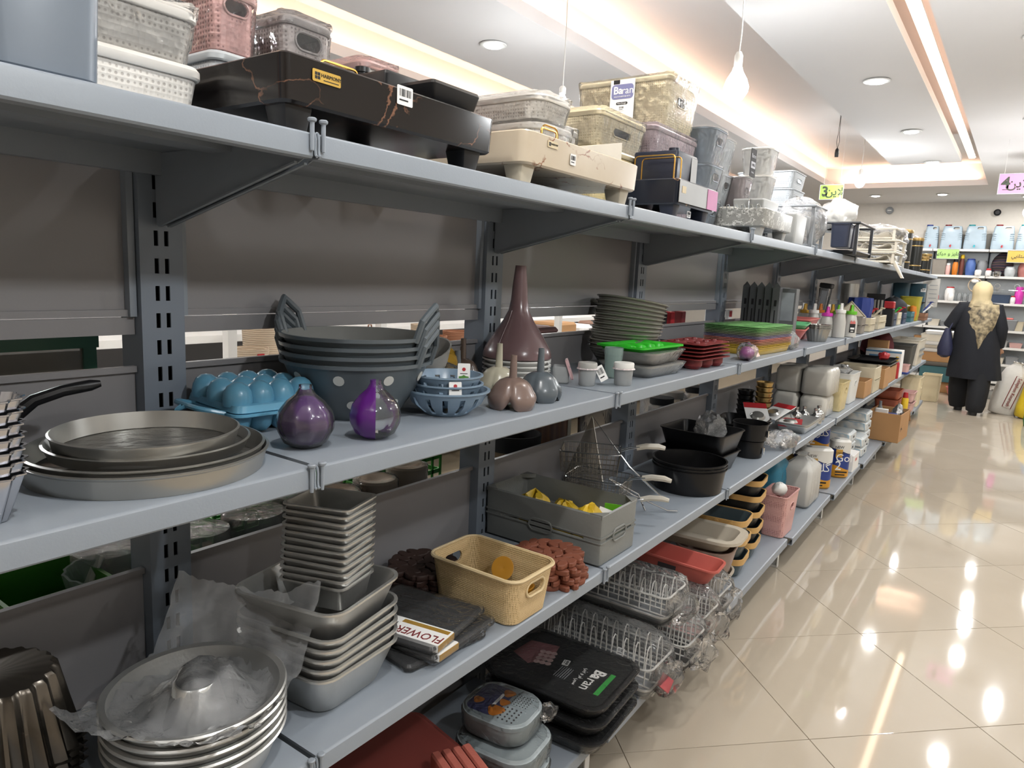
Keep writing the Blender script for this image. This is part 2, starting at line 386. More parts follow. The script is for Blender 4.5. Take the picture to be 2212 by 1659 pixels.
for i, (x, y) in enumerate(((1.52, 6.86), (1.2, 8.6), (1.75, 3.2), (1.85, .1), (-2.9, 5.6), (-2.9, .2))):  # first two inferred from floor reflections, the others added to light the aisles
    pendant(x, y, 2.32, 'unseen lit bulb on a cord hanging out of the picture', BULB*1.2, .05, 'hanging bulbs out of view')
t = thing('empty_lamp_holder', 'dark empty bulb holder dangling from the ceiling panel edge', 'lamp holder', (-.22, 6.2, 2.62))
obj('socket', MB().lathe([(.004, -.03), (.016, -.03), (.018, 0), (.016, .03), (.006, .045), (.001, .046)], 14), MATS['black_plastic'], t)
for s_ in (-1, 1): obj('cord', MB().tube([(0, 0, .04), (s_*.012, 0, .1), (s_*.004, 0, .18), (0, 0, .573)], .002, 4), MATS['black_plastic'], t)
# ================================================================= SHELVING RUN (grey gondola)
ZT, ZM, ZL, ZB = 1.642, 1.150, .654, .171
D = .4287
def shelf_profile(d, z, lip=.036, back=.044):
    """thin folded steel sheet: top skin, rounded nose, front lip with return, rear flange"""
    o = [(0.004, z - back), (.004, z), ]
    o = [(.004, z), (d - .007, z), (d - .003, z - .001), (d - .0006, z - .0035), (d, z - .008), (d, z - lip + .003), (d - .003, z - lip),
         (d - .022, z - lip), (d - .022, z - lip + .002), (d - .0045, z - lip + .002), (d - .002 - .0005, z - lip + .004), (d - .0025, z - .009), (d - .006, z - .0045),
         (.03, z - .0045), (.03, z - back + .003), (.018, z - back + .003), (.018, z - back), (.032, z - back), (.0335, z - back + .0), (.0335, z - .0065), (.004, z - .0065)]
    return o
def shelf_mesh(d, lip=.036):
    prof = [(.004, 0), (d-.007, 0), (d-.003, -.001), (d-.0006, -.0035), (d, -.008), (d, -lip+.003), (d-.003, -lip), (d-.024, -lip), (d-.024, -lip+.0025),
            (d-.005, -lip+.0025), (d-.0025, -.012), (d-.008, -.005), (d*.55, -.005), (d*.55, -.016), (d*.42, -.016), (d*.42, -.005), (.026, -.005), (.026, -.044), (.010, -.044), (.010, -.041), (.0235, -.041), (.0235, -.005), (.004, -.005)]
    return MB().prism(prof, .0055, .9945, 'y')
def bracket_mesh(d):
    poly = [(.003, -.006), (.003, -.128), (.018, -.132), (d-.03, -.042), (d-.012, -.034), (d-.012, -.006)]
    m = MB().prism(poly, -.001, .001, 'y')
    m.prism([(.018, -.132), (.018, -.129), (d-.03, -.039), (d-.03, -.042)], -.006, .001, 'y')
    return m
def upright_mesh(z1):
    """slotted post, slots really open in the front skin"""
    w = .04; xs = [-w, -.0135, -.0055, .0055, .0135, w]; m = MB()
    zs = [0.]; k = 0; p = .04934; z = 1.48985 - 60*p
    sl = []
    while z < z1 - .02:
        if z > .1: sl.append((z - .0135, z + .0135))
        z += p
    rows = []; c = .0
    for a, b in sl: rows += [(c, a, 0), (a, b, 1)]; c = b
    rows.append((c, z1, 0))
    for a, b, s in rows:
        if not s: m.add([(0, -w, a), (0, w, a), (0, w, b), (0, -w, b)], [(0, 1, 2, 3)])
        else:
            for i in (0, 2, 4): m.add([(0, xs[i], a), (0, xs[i+1], a), (0, xs[i+1], b), (0, xs[i], b)], [(0, 1, 2, 3)])
            for i in (1, 3):
                for q in (xs[i], xs[i+1]): m.add([(0, q, a), (-.003, q, a), (-.003, q, b), (0, q, b)], [(0, 1, 2, 3)])
                for q in (a, b): m.add([(0, xs[i], q), (-.003, xs[i], q), (-.003, xs[i+1], q), (0, xs[i+1], q)], [(0, 1, 2, 3)])
    for s in (-1, 1):
        m.add([(0, s*w, 0), (-.07, s*w, 0), (-.07, s*w, z1), (0, s*w, z1)], [(0, 1, 2, 3)])
    m.box(-.075, -.07, -w, w, 0, z1); m.add([(0, -w, z1), (-.075, -w, z1), (-.075, w, z1), (0, w, z1)], [(0, 1, 2, 3)])
    return m
SHELF = shelf_mesh(D); SHELF_B = shelf_mesh(.452, .04).xf(Matrix.Diagonal((1, .985, 1, 1)))
BR = bracket_mesh(D); UP = upright_mesh(1.635)
pinup = MB().lathe([(.0028, -.022), (.0032, -.018), (.0034, .016), (.0062, .018), (.0066, .021), (.005, .0225), (.0005, .023)], 12)
hook = MB().tube([(.001, 0, .002), (.004, 0, .000), (.006, 0, -.008), (.0055, 0, -.022), (.007, 0, -.03), (.010, 0, -.032)], .0022, 6)
mesh_cache = {}
def shared(key, mb, m, name, parent, loc=(0,0,0), rot=(0,0,0)):
    if key not in mesh_cache:
        o = obj(name, mb, m, parent, loc, rot); mesh_cache[key] = o.data; return o
    return obj(name, mesh_cache[key], None, parent, loc, rot)
BAY = {-1: 'nearest grey shelving bay with the tin trays and cake moulds', 0: 'second grey shelving bay with purple onion holders and loaf tins', 1: 'grey shelving bay with the big plum funnel and slatted crate',
       2: 'grey shelving bay with red moulds and round black pans', 3: 'grey shelving bay with stacked coloured ice trays', 4: 'grey shelving bay with sauce bottles and paper towel packs',
       5: 'grey shelving bay with cream crates beside a carton', 6: 'grey shelving bay under the white plate racks', 7: 'grey shelving bay with flour sieve and teal crate', 8: 'last grey shelving bay at the end of the aisle'}
mat('slot_shade_paint', '#0c0d10', .9)
for k in range(-1, 9):
    t = thing('shelving_bay', BAY[k], 'shelving unit', (0, k, 0), group='bays of the grey shelving run')
    shared('up', UP, MATS['upright'], 'upright', t)
    shared('upin', MB().box(-.05, -.045, -.036, .036, .1, 1.63), MATS['slot_shade_paint'], 'slot_shade', t)  # near-black sheet inside the post paints the shade behind the slots
    if k == 8: shared('up', UP, MATS['upright'], 'upright', t, (0, 1, 0))
    for name, a, b in (('upper', 1.366, 1.652), ('mid', .93, 1.1)):
        pass
    def panel(key, z0, z1, name='back_panel'):
        m = MB().box(-.034, -.030, .041, .959, z0, z1)
        m.box(-.030, -.020, .041, .959, z0, z0 + .012) if key in ('p0', 'ps') else None
        if key in ('p1', 'p2'): m.box(-.030, -.022, .041, .959, z1 - .012, z1)
        return shared(key, m, MATS['shelf_panel'], name, t)
    panel('p0', 1.349, 1.634)
    shared('ps', MB().box(-.036, -.024, .041, .959, 1.316, 1.3465), MATS['shelf_panel'], 'panel_rail', t)
    panel('p1', 1.02, 1.258) if False else shared('p1', MB().box(-.034, -.030, .041, .959, 1.10, 1.258).box(-.030, -.021, .041, .959, 1.247, 1.258), MATS['shelf_panel'], 'back_panel', t)
    shared('p2', MB().box(-.034, -.030, .041, .959, .60, .868).box(-.030, -.021, .041, .959, .857, .868), MATS['shelf_panel'], 'back_panel', t)
    shared('p3', MB().box(-.034, -.030, .041, .959, .12, .44), MATS['shelf_panel'], 'back_panel', t)
    # light vertical frame edges beside each post
    for yy in (.048, .952): shared('pe', MB().box(-.030, -.012, -.006, .006, 1.349, 1.634), MATS['shelf'], 'panel_edge', t, (0, yy, 0))
    for zi, z in enumerate((ZT, ZM, ZL)):
        s = shared('sh', SHELF, MATS['shelf'], 'shelf_board', t, (0, 0, z))
        for yy in (.0085, .9915):
            shared('br', BR, MATS['shelf'], 'bracket', s, (0, yy, 0))
        if k < 4:
            for yy, sg in ((.010, 1), (.990, -1)):
                shared('pin', pinup, MATS['shelf'], 'peg', s, (D + .0036, yy, -.004 if zi == 0 else -.016))
                shared('hook', hook, MATS['shelf'], 'front_hook', s, (D - .004, .003 if sg > 0 else .997, -.002))
    s = shared('shb', SHELF_B, MATS['shelf'], 'base_shelf', t, (.018 if k > -1 else .01, 0, ZB), (0, 0, radians(1.1)))
    leg = MB().box(.375, .410, .012, .016, 0, ZB-.03).box(.408, .412, -.010, .016, .004, ZB-.03).box(.34, .408, -.006, .016, 0, .012)
    shared('leg', leg, MATS['white_metal'], 'leg', t)
    # shelves on the other side of the run
    for z in (ZM, ZL, ZB):
        shared('bsh', MB().box(-.5, -.08, .006, .994, -.03, 0), MATS['shelf'], 'rear_shelf', t, (0, 0, z))
# ================================================================= GOODS: generic builders
dotted('weave_white', '#e2ddd5', '#b5aea6', 120, .2); dotted('weave_pink', '#dba9a3', '#93625f', 115, .22); dotted('weave_taupe', '#a89f9c', '#756c6b', 115, .22)
dotted('weave_grey', '#a9adb0', '#868a8e', 120, .2); dotted('weave_cream', '#ebdcb8', '#d0bd92', 130, .2); dotted('weave_mauve', '#b5a1a7', '#94828a', 120, .2)
dotted('weave_tan', '#dcbf8f', '#b0925f', 210, .2); dotted('weave_beige', '#ddcb99', '#bfaa78', 130, .2)
mat('lid_white', '#e4e0d9', .35); mat('lid_pink', '#dfb3ad', .35); mat('lid_taupe', '#a9a3a1', .35); mat('lid_grey', '#b3b8bb', .35); mat('lid_cream', '#e6d7b2', .35); mat('lid_mauve', '#b5a2a7', .35)
mat('blue_grey', '#8b98a4', .35); mat('hole_dark', '#3a3436', .7)
def oval(w, h, n=5): return [(a, b) for a, b, _ in rr(w, h, h/2, 0, n)]
def box_thing(label, x0, x1, y0, y1, z0, z1, body, lid=None, hole=True, wrap=None, taper=.9, r=.022, name='storage_box', cat='storage box', hw=.4, hz=.72, group=None, rz=0.):
    """lidded moulded storage box whose short end, with the hand hole, looks into the aisle (+x)"""
    w, d, h = x1-x0, y1-y0, z1-z0
    t = thing(name, label, cat, ((x0+x1)/2, (y0+y1)/2, z0), rz, group=group)
    lh = .014 if lid else 0
    mb = tub(w*taper, d*taper, w-.008, d-.008, h-lh, r, .003, 0 if lid else .004)
    if hole:
        hh = min(.03, h*.2); ww = d*hw
        c = MB().prism([(a, b) for a, b in oval(ww, hh)], 0, w, 'x').mv(0, 0, h*hz)
        me = cut(mb, c); obj('body', me, MATS[body], t)
        ring = [(w/2 - .002 - (1-taper)*.5*w*(1-hz), a*1.0, h*hz + b) for a, b in oval(ww + .006, hh + .006)]
        obj('handle_rim', MB().tube(ring, .0028, 5, True), MATS[lid or body], t)
    else: obj('body', mb, MATS[body], t)
    if lid:
        obj('lid', MB().loft([rr(w, d, r+.003, h-.018), rr(w+.004, d+.004, r+.004, h-.015), rr(w+.004, d+.004, r+.004, h-.006), rr(w-.006, d-.006, r, h), rr(w-.02, d-.02, r, h-.001)]), MATS[lid], t)
    if wrap:
        rings = []
        for k in range(7):
            q = k/6; s = taper + (1-taper)*q
            rings.append(rr(w*s+.010, d*s+.010, r+.006, .002 + (h+.004)*q, 6))
        rings.append(rr(w*.6, d*.6, r, h+.007, 6))
        obj('wrap', MB().loft(rings, False, True).jit(.0016, int(abs(x0*97+y0*331))+3), MATS[wrap], t, smooth=80)
    return t
def leg4(x0, x1, y0, y1, h, m, t, s=.05, tp=.75):
    for sx, sy in ((0,0),(1,0),(0,1),(1,1)):
        cx = (x0+s/2+.006) if not sx else (x1-s/2-.006); cy = (y0+s/2+.006) if not sy else (y1-s/2-.006)
        obj('leg', MB().loft([rr(s*tp, s*tp, .006, 0, 2, cx, cy), rr(s, s, .006, h, 2, cx, cy)]), m, t)
def dish_rack(label, x0, x1, y0, y1, z1, m, legm, legh=.038, z0=ZT, r=.014, floor_m=None):
    t = thing('dish_rack', label, 'dish rack', ((x0+x1)/2, (y0+y1)/2, z0)); w, d, h = x1-x0, y1-y0, z1-z0-legh
    leg4(-w/2+.01, w/2-.012, -d/2+.01, d/2-.012, legh, legm, t)
    obj('body', tub(w-.006, d-.006, w, d, h, r, .004, 0, .003, z=legh), m, t)
    return t, w, d, h + legh
def wire_u(t, pts, r=.0022, m='gold', name='wire_handle'): return obj(name, MB().tube(pts, r, 6), MATS[m], t)
def rounded_path(pts, r=.01, n=4):
    out = []; P = [Vector(p) for p in pts]
    for i, p in enumerate(P):
        if i in (0, len(P)-1): out.append(tuple(p)); continue
        a = (P[i-1]-p); b = (P[i+1]-p); k = min(r, a.length/2, b.length/2); a = p + a.normalized()*k; b = p + b.normalized()*k
        for j in range(n+1):
            q = j/n; out.append(tuple((1-q)**2*a + 2*q*(1-q)*p + q*q*b))
    return out

# ================================================================= TOP SHELF
for k in range(-1, 9): shared('bsh', None, None, 'rear_shelf', [o for o in COL.objects if o.name.startswith('shelving_bay') and abs(o.location.y - k) < .01][0], (0, 0, ZT))
marble('marble_black', '#191716', '#221d1c', '#86604c', 5, .16, .008); marble('marble_cream', '#d8cbb6', '#c9b79d', '#8a4f2e', 7, .25, .022)
marble('marble_navy', '#171c27', '#1d2431', '#9a7a5c', 5, .16, .008); marble('marble_grey', '#a9a8a2', '#74736e', '#e0ded8', 22, .25, .12)
# grey jug-like bin at the front left
t = thing('plastic_bin', 'tall blue-grey plastic bin cut off by the picture edge on the top shelf', 'bin', (.36, -.338, ZT))
obj('body', tub(.105, .115, .125, .135, .30, .022, .003, .004), mat('bin_bluegrey', '#76808c', .3), t)
obj('handle', MB().tube(rounded_path([(.03, -.062, .06), (.03, -.10, .10), (.03, -.10, .20), (.03, -.066, .25)], .03), .008, 8), MATS['bin_bluegrey'], t)
box_thing('pink perforated box far left behind the blue-grey bin', .0, .2, -.62, -.40, ZT, 1.735, 'weave_pink', 'lid_cream', hole=False)
box_thing('pink perforated box on another at the far left', .0, .2, -.62, -.40, 1.7352, 1.83, 'weave_pink', 'lid_pink', hole=False)
box_thing('lower white scale-patterned lidded box beside the black marble rack', -.03, .25, -.33, -.06, ZT, 1.734, 'weave_white', 'lid_white', hole=False)
box_thing('upper white scale-patterned lidded box in cling film', -.03, .25, -.33, -.064, 1.7345, 1.812, 'weave_white', 'lid_white', hole=False, wrap='film')
box_thing('small grey lidded box under the pink one', -.2, .0, .11, .215, ZT, 1.845, 'weave_grey', 'lid_grey', hole=False)
box_thing('pink perforated box with a hand hole high on the top shelf', -.2, .0, .115, .21, 1.8455, 1.962, 'weave_pink', 'lid_pink', wrap='film', hw=.5)
box_thing('grey lidded box hidden below the taupe one', -.2, .0, .27, .40, ZT, 1.80, 'weave_grey', 'lid_grey', hole=False)
box_thing('taupe perforated lidded box in cling film above the black rack', -.2, .0, .268, .395, 1.8005, 1.956, 'weave_taupe', 'lid_taupe', wrap='film', hw=.5)
box_thing('low white openwork tray behind the black rack', -.2, .0, .48, .60, 1.84, 1.922, 'weave_white', 'lid_pink', wrap='film', hole=False)
box_thing('plain white box carrying the low openwork tray', -.2, .0, .47, .61, ZT, 1.839, 'weave_white', 'lid_white', hole=False)
# black marble dish rack
t, w, d, h = dish_rack('large black marble-print dish rack with a gold badge', .035, .412, -.043, .440, 1.747, MATS['marble_black'], MATS['black_plastic'])
b = card('badge', .052, .017, mat('badge_gold', '#c9a44e', .35, .6), t, (w/2+.0004, -d/2+.075, h-.022))
for i, (a, c) in enumerate(((-.0195, .0026), (-.0195, -.0026), (-.0145, .0026), (-.0145, -.0026))): obj('emblem', MB().box(a-.0021, a+.0021, c-.0022, c+.0022, .0006, .0009), MATS['ink'], b, smooth=0)
text('HARMONY', .0075, MATS['ink'], b, (.008, .0015, .0008), (0, 0, 0)); obj('small_print', MB().box(-.006, .022, -.0052, -.004, .0006, .0009), MATS['crate_ink'] if 'crate_ink' in MATS else MATS['ink'], b, smooth=0)
barcode(t, (w/2+.0006, -d/2+.236, h-.012), FX, .036, .030)
wire_u(t, rounded_path([(w/2-.03, -d/2+.09, h-.01), (w/2-.03, -d/2+.09, h+.012), (w/2-.03, -d/2+.16, h+.012), (w/2-.03, -d/2+.16, h-.01)], .008))
wire_u(t, rounded_path([(.02, .1, h-.005), (.02, .1, h+.05), (.02, .235, h+.05), (.02, .235, h-.005)], .008))
wire_u(t, rounded_path([(.10, .19, h+.0), (.10, .19, h+.032), (.0, .235, h+.05)], .004), name='wire_rail')
t = thing('cutlery_holder', 'black cutlery box resting on the black marble rack', 'holder', (.235, .31, 1.7472))
obj('body', tub(.11, .085, .125, .095, .062, .008, .003), MATS['black_plastic'], t)
obj('cap', MB().lathe([(.012, 0), (.012, .012), (.0145, .013), (.0145, .022), (.001, .022)], 18).mv(-.02, -.03, .055), MATS['black_plastic'], t)
t = thing('cutlery_holder', 'wider black tray standing at the right end of the black rack', 'holder', (.30, .365, 1.7472))
obj('body', tub(.14, .12, .16, .135, .045, .008, .003), MATS['black_plastic'], t)
t = thing('laundry_basket', 'rose plastic basket with a loop handle behind the black rack', 'basket', (-.15, .80, ZT))
obj('body', tub(.2, .14, .22, .16, .2, .03, .003, .004), mat('rose', '#b97a74', .4), t)
obj('handle', MB().tube(rounded_path([(.11, -.055, .19), (.11, -.055, .235), (.11, .055, .235), (.11, .055, .19)], .035), .010, 8), MATS['rose'], t)
# white openwork baskets in film
box_thing('lower white openwork basket in cling film left of the cream rack', -.1, .2, .90, 1.10, ZT, 1.852, 'weave_white', 'lid_white', hole=False, wrap='film', r=.05)
box_thing('upper white openwork basket in shiny cling film', -.1, .2, .905, 1.085, 1.8525, 1.925, 'weave_white', 'lid_white', hole=False, wrap='film', r=.05)
box_thing('grey slotted box behind the white openwork baskets', -.25, -.12, .80, .95, ZT, 1.94, 'weave_grey', 'lid_grey', hole=False)
box_thing('small white wrapped basket tucked behind the beige boxes', -.12, .15, 1.11, 1.20, ZT, 1.875, 'weave_white', 'lid_white', hole=False, wrap='film', r=.03)
# cream marble rack
t, w, d, h = dish_rack('cream marble-print dish rack with reddish veins on splayed legs', .07, .422, .53, 1.055, 1.747, MATS['marble_cream'], mat('cream_leg', '#cfc4ae', .4), r=.022)
b = card('badge', .04, .014, mat('badge_tan', '#cdb98e', .4), t, (w/2+.0004, -d/2+.10, h-.017))
for a, c in ((-.014, .002), (-.014, -.002), (-.010, .002), (-.010, -.002)): obj('emblem', MB().box(a-.0017, a+.0017, c-.0018, c+.0018, .0006, .0009), MATS['ink'], b, smooth=0)
text('HARMONY', .0055, MATS['ink'], b, (.006, .0005, .0008), (0, 0, 0))
barcode(t, (w/2+.0006, -d/2+.185, h-.035), FX, .024, .024)
obj('plate_holder', MB().prism([(-.02, .0), (.19, .0), (.19, .062), (-.02, .018)], -.06, .09, 'x').mv(.04, .05, h-.004), MATS['cream_leg'], t)
wire_u(t, rounded_path([(.15, -.17, h-.01), (.15, -.17, h+.02), (.15, -.11, h+.02), (.15, -.11, h-.01)], .008)); 
wire_u(t, rounded_path([(.1, -.10, h-.01), (.1, -.09, h+.045), (.1, -.03, h+.045), (.1, -.02, h-.01)], .012))
# beige boxes and their neighbours
box_thing('plain beige lidded box at the bottom of the beige pile', -.16, .2, 1.225, 1.54, ZT, 1.845, 'weave_beige', 'lid_cream', hole=False)
box_thing('lower beige patterned box with a dark hand hole in cling film', -.16, .2, 1.225, 1.54, 1.8455, 1.95, 'weave_cream', 'lid_cream', wrap='film', hw=.36, hz=.52)
box_thing('clear wrapped mauve box standing on the shelf under the beige top box', -.17, .2, 1.60, 1.985, ZT, 1.803, 'weave_mauve', 'lid_mauve', wrap='film', hw=.3)
box_thing('mauve patterned box with hand hole between two others', -.17, .2, 1.60, 1.985, 1.8035, 1.975, 'weave_mauve', 'lid_mauve', wrap='film', hw=.3, hz=.5)
t = box_thing('large beige patterned box with a printed paper sleeve, topmost of its pile', -.17, .2, 1.69, 1.96, 1.9755, 2.158, 'weave_cream', 'lid_cream', wrap='film', hw=.34, hz=.6)
sl = obj('paper_sleeve', MB().box(-.005, .09, -.002, 0, 0, .176), MATS['paper'], t, (-.035, -.1415, .002), (0, 0, 0), smooth=0)
p = obj('logo_panel', MB().loft([rr(.086, .05, .012, 0, 4), rr(.086, .05, .012, .0006, 4)]), mat('logo_violet', '#7d7fa8', .5), sl, (.043, -.0021, .135), FY, smooth=0)
text('Ba', .036, MATS['paper'], p, (-.018, .004, .0008), (0, 0, 0), bold=.0008, name='lettering'); text('ran', .036, MATS['paper'], p, (.0205, .0025, .0008), (0, 0, 0))
text('MULTI PURPOSE BOX', .0068, MATS['paper'], p, (0, -.017, .0008), (0, 0, 0))
obj('pill', MB().loft([rr(.045, .009, .0045, 0), rr(.045, .009, .0045, .0006)]), MATS['ink'], sl, (.043, -.0021, .095), FY, smooth=0); text('New Design', .007, MATS['paper'], sl, (.043, -.0029, .095), FY)
barcode(sl, (.043, -.0022, .078), FY, .026, .018)
obj('tab', MB().box(.0, .025, -.0008, 0, .162, .176), MATS['ink'], sl, (.006, -.002, 0), smooth=0)
mat('sleeve_grey', '#b9bac0', .6)
obj('drawn_box', MB().tube([(.015, -.0024, .02), (.045, -.0024, .008), (.075, -.0024, .022), (.078, -.0024, .045), (.04, -.0024, .055), (.012, -.0024, .042)], .0008, 4, True).tube([(.012, -.0024, .042), (.045, -.0024, .032), (.078, -.0024, .045)], .0008, 4).tube([(.045, -.0024, .032), (.045, -.0024, .008)], .0008, 4), MATS['sleeve_grey'], sl)
# navy marble rack
t, w, d, h = dish_rack('navy marble-print dish rack with a brushed steel front and magenta corner film', .19, .412, 1.335, 1.66, 1.755, MATS['marble_navy'], MATS['navy_plastic'])
obj('steel_front', MB().box(0, .0015, -d/2+.006, d/2-.004, .045, h-.004), mat('steel_front', '#8f8e8c', .34, .85), t, (w/2, 0, 0), smooth=0)
obj('magenta_film', MB().box(0, .001, .07, d/2-.004, .045, h-.006), mat('magenta', '#b65a92', .35), t, (w/2+.0016, 0, 0), smooth=0)
card('badge', .03, .02, MATS['badge_tan'], t, (w/2+.0016, -d/2+.04, h-.03)); barcode(t, (w/2-.02, -.02, .02), FX, .03, .02)
for yy in (-.135, -.085): wire_u(t, rounded_path([(w/2-.03, yy, h-.005), (w/2-.03, yy, h+.072), (w/2-.16, yy, h+.072), (w/2-.16, yy, h-.005)], .012))
t = thing('cutlery_holder', 'tall navy cutlery box standing on the navy rack', 'holder', (.285, 1.515, 1.7552))
obj('body', tub(.14, .15, .15, .165, .098, .008, .003), MATS['navy_plastic'], t)
obj('steel_side', MB().box(0, .0012, .03, .078, .01, .09), MATS['steel_front'], t, (.0742, 0, 0), smooth=0)
obj('cap', MB().lathe([(.014, 0), (.014, .012), (.017, .013), (.017, .024), (.001, .024)], 18).mv(.03, -.01, .092), MATS['navy_plastic'], t)
for z, n in ((ZT, 'lower'),): pass
# towers of wrapped bins
def bin_thing(label, x, y, z0, z1, wt, m, lidm='clear_plastic', wrap='film', hole=True):
    h = z1 - z0; t = thing('storage_bin', label, 'storage bin', (x, y, z0), group='wrapped bins on the top shelf')
    mb = tub(wt*.78, wt*.78, wt, wt, h-.004, wt*.26, .003, .003)
    if hole:
        me = cut(mb, MB().prism(oval(wt*.34, .026), 0, wt, 'x').mv(0, 0, h*.66)); obj('body', me, MATS[m], t)
        obj('handle_rim', MB().tube([(wt*.465, a, h*.66+b) for a, b in oval(wt*.34+.006, .032)], .0024, 5, True), MATS[m], t)
    else: obj('body', mb, MATS[m], t)
    obj('lid', MB().loft([rr(wt+.006, wt+.006, wt*.27, h-.008), rr(wt+.008, wt+.008, wt*.27, h-.004), rr(wt-.01, wt-.01, wt*.26, h)]), MATS[lidm], t)
    if wrap: obj('wrap', MB().loft([rr(wt*(.8+.2*q/5)+.008, wt*(.8+.2*q/5)+.008, wt*.28, .003+h*q/5, 6) for q in range(6)], False, False).jit(.0018, int(y*100)), MATS[wrap], t, smooth=80)
    return t
mat('clear_grey', '#c9cfd2', .3); mat('taupe_bin', '#9c9090', .35); mat('pale_taupe', '#bcae9f', .4); mat('offwhite_bin', '#deddd8', .35)
bin_thing('blue-grey bin at the foot of the blue-grey tower', .15, 2.09, ZT, 1.775, .19, 'blue_grey'); bin_thing('blue-grey bin with hand hole in the middle of its tower', .15, 2.09, 1.7755, 1.905, .19, 'blue_grey')
bin_thing('topmost blue-grey bin right of the beige box', .15, 2.09, 1.9055, 2.04, .2, 'blue_grey')
for i, (a, b) in enumerate(((ZT, 1.77), (1.7705, 1.905), (1.9055, 2.045))): bin_thing(['lowest', 'middle', 'topmost'][i] + ' pale clear bin behind the blue-grey tower', .12, 2.33, a, b, .17, 'clear_grey', hole=i == 1)
bin_thing('short pale taupe bin under the brown one', .19, 2.44, ZT, 1.745, .13, 'pale_taupe'); bin_thing('tall brownish taupe bin on the pale one', .19, 2.44, 1.7455, 1.905, .13, 'taupe_bin')
bin_thing('small steel-look tumbler bin beside the pale taupe one', .24, 2.28, ZT, 1.765, .075, 'clear_grey', 'lid_white', hole=False)
t = thing('hang_tag', 'black printed tag hanging at the taupe bin tower', 'tag', (.27, 2.43, 1.906)); obj('board', MB().box(0, .002, -.035, .035, 0, .115), MATS['ink'], t, smooth=0)
text('Baran', .024, MATS['sleeve_grey'], t, (.0025, 0, .085)); obj('window', MB().box(.002, .0025, -.028, .028, .035, .062), MATS['sleeve_grey'], t, smooth=0); text('1 PIECE', .014, MATS['ink'], t, (.0029, 0, .048)); text('Medium', .01, MATS['sleeve_grey'], t, (.0025, 0, .018))
for i, (a, b, c) in enumerate(((ZT, 1.735, 'grey_plastic'), (1.7355, 1.83, 'lid_grey'), (1.8305, 1.95, 'offwhite_bin'), (1.9505, 2.072, 'offwhite_bin'))):
    bin_thing(['grey wrapped bin at the bottom of the white tower', 'pale grey wrapped bin second in the white tower', 'white wrapped bin third in its tower', 'white wrapped bin on top of its tower'][i], .2, 2.74, a, b, .14, c, 'lid_white', hole=i < 2)
for i, (a, b, m, l) in enumerate(((ZT, 1.81, 'weave_grey', 'lid_grey'), (1.8105, 1.885, 'weave_white', 'lid_white'), (1.8855, 1.975, 'weave_grey', 'lid_grey'), (1.9755, 2.068, 'weave_grey', 'lid_grey'))):
    box_thing(['grey patterned basket at the base of the flat pile', 'white patterned basket inside the flat pile', 'grey patterned basket with a hook, second from top', 'uppermost flat grey patterned basket'][i], -.12, .2, 3.36, 3.63, a, b, m, None, hole=i > 1, hw=.3, hz=.55, r=.03)
# grey marble rack with chrome hooks
t, w, d, h = dish_rack('grey mottled marble-print dish rack with chrome hooks', .215, .422, 2.175, 2.575, 1.752, MATS['marble_grey'], mat('grey_leg', '#b4b2ac', .4))
for i in range(6):
    x = -w/2 + .02 + i*.03; wire_u(t, [(x, -d/2-.002, h-.004), (x, -d/2-.006, h+.010), (x+.008, -d/2-.004, h+.014), (x+.012, -d/2+.006, h+.0)], .0016, 'chrome', 'hook')
wire_u(t, rounded_path([(.0, -.1, h-.003), (.0, -.1, h+.045), (.0, .17, h+.045), (.0, .17, h-.003)], .01), .0025, 'chrome', 'rail')
obj('inner_tray', tub(.12, .2, .13, .22, .06, .01, .003).mv(-.01, .03, h-.01), mat('tray_grey', '#a7a8a6', .4), t)
t = thing('cutlery_holder', 'plain grey caddy behind the grey marble rack', 'holder', (.35, 2.75, ZT)); obj('body', tub(.12, .16, .13, .18, .13, .01, .003), MATS['tray_grey'], t)
# wire dish racks, bags and canisters further along the top shelf
def wire_rack(label, x0, x1, y0, y1, z0, h, m, nb=9, r=.004, bars=True, name='dish_rack', tilt=0.):
    t = thing(name, label, 'dish rack', ((x0+x1)/2, (y0+y1)/2, z0)); w, d = (x1-x0)/2, (y1-y0)/2
    if tilt: t.rotation_euler = (0, tilt, 0)
    def ring(z, e=0): return rounded_path([(w-e, -d+e, z), (w-e, d-e, z), (-w+e, d-e, z), (-w+e, -d+e, z)], .02)
    obj('top_frame', MB().tube(ring(h), r*1.5, 6, True), m, t); obj('bottom_frame', MB().tube(ring(.012, .02), r*1.5, 6, True), m, t)
    for sx, sy in ((1,1),(1,-1),(-1,1),(-1,-1)): obj('post', MB().box(-.008, .008, -.008, .008, 0, h).mv(sx*(w-.012), sy*(d-.012), 0), m, t)
    if bars:
        for i in range(nb):
            y = -d + .04 + (2*d-.08)*i/(nb-1)
            obj('tine', MB().tube(rounded_path([(w-.03, y, .012), (w-.05, y, h*.85), (0, y, h*.35), (-w+.05, y, h*.85), (-w+.03, y, .012)], .03), r*.7, 5), m, t)
    return t
t = wire_rack('grey wire plate rack bagged in clear film on the top shelf', .20, .41, 3.0, 3.24, ZT, .2, MATS['grey_plastic'], 12, .004)
obj('bag', crumple(.27, .34, .245, 5, 26, 16, .16), MATS['film_haze'], t, smooth=80)
t = thing('plastic_bag', 'bulky white frosted bag on the black dish rack', 'bag', (.27, 4.15, ZT+.15)); obj('sheet', crumple(.19, .26, .2, 9, 30, 18, .5), film('bag_white', '#efeeea', .75, .3, 14, .2, .5), t, smooth=80)
t = wire_rack('black plastic dish rack with two cutlery cups overhanging the edge', .14, .50, 3.62, 4.1, ZT, .17, MATS['black_plastic'], 8, .005, False)
for yy in (-.22, -.10): obj('cutlery_cup', tub(.09, .1, .1, .11, .13, .02, .003, .004).mv(.09, yy, .035), MATS['navy_plastic'], t)
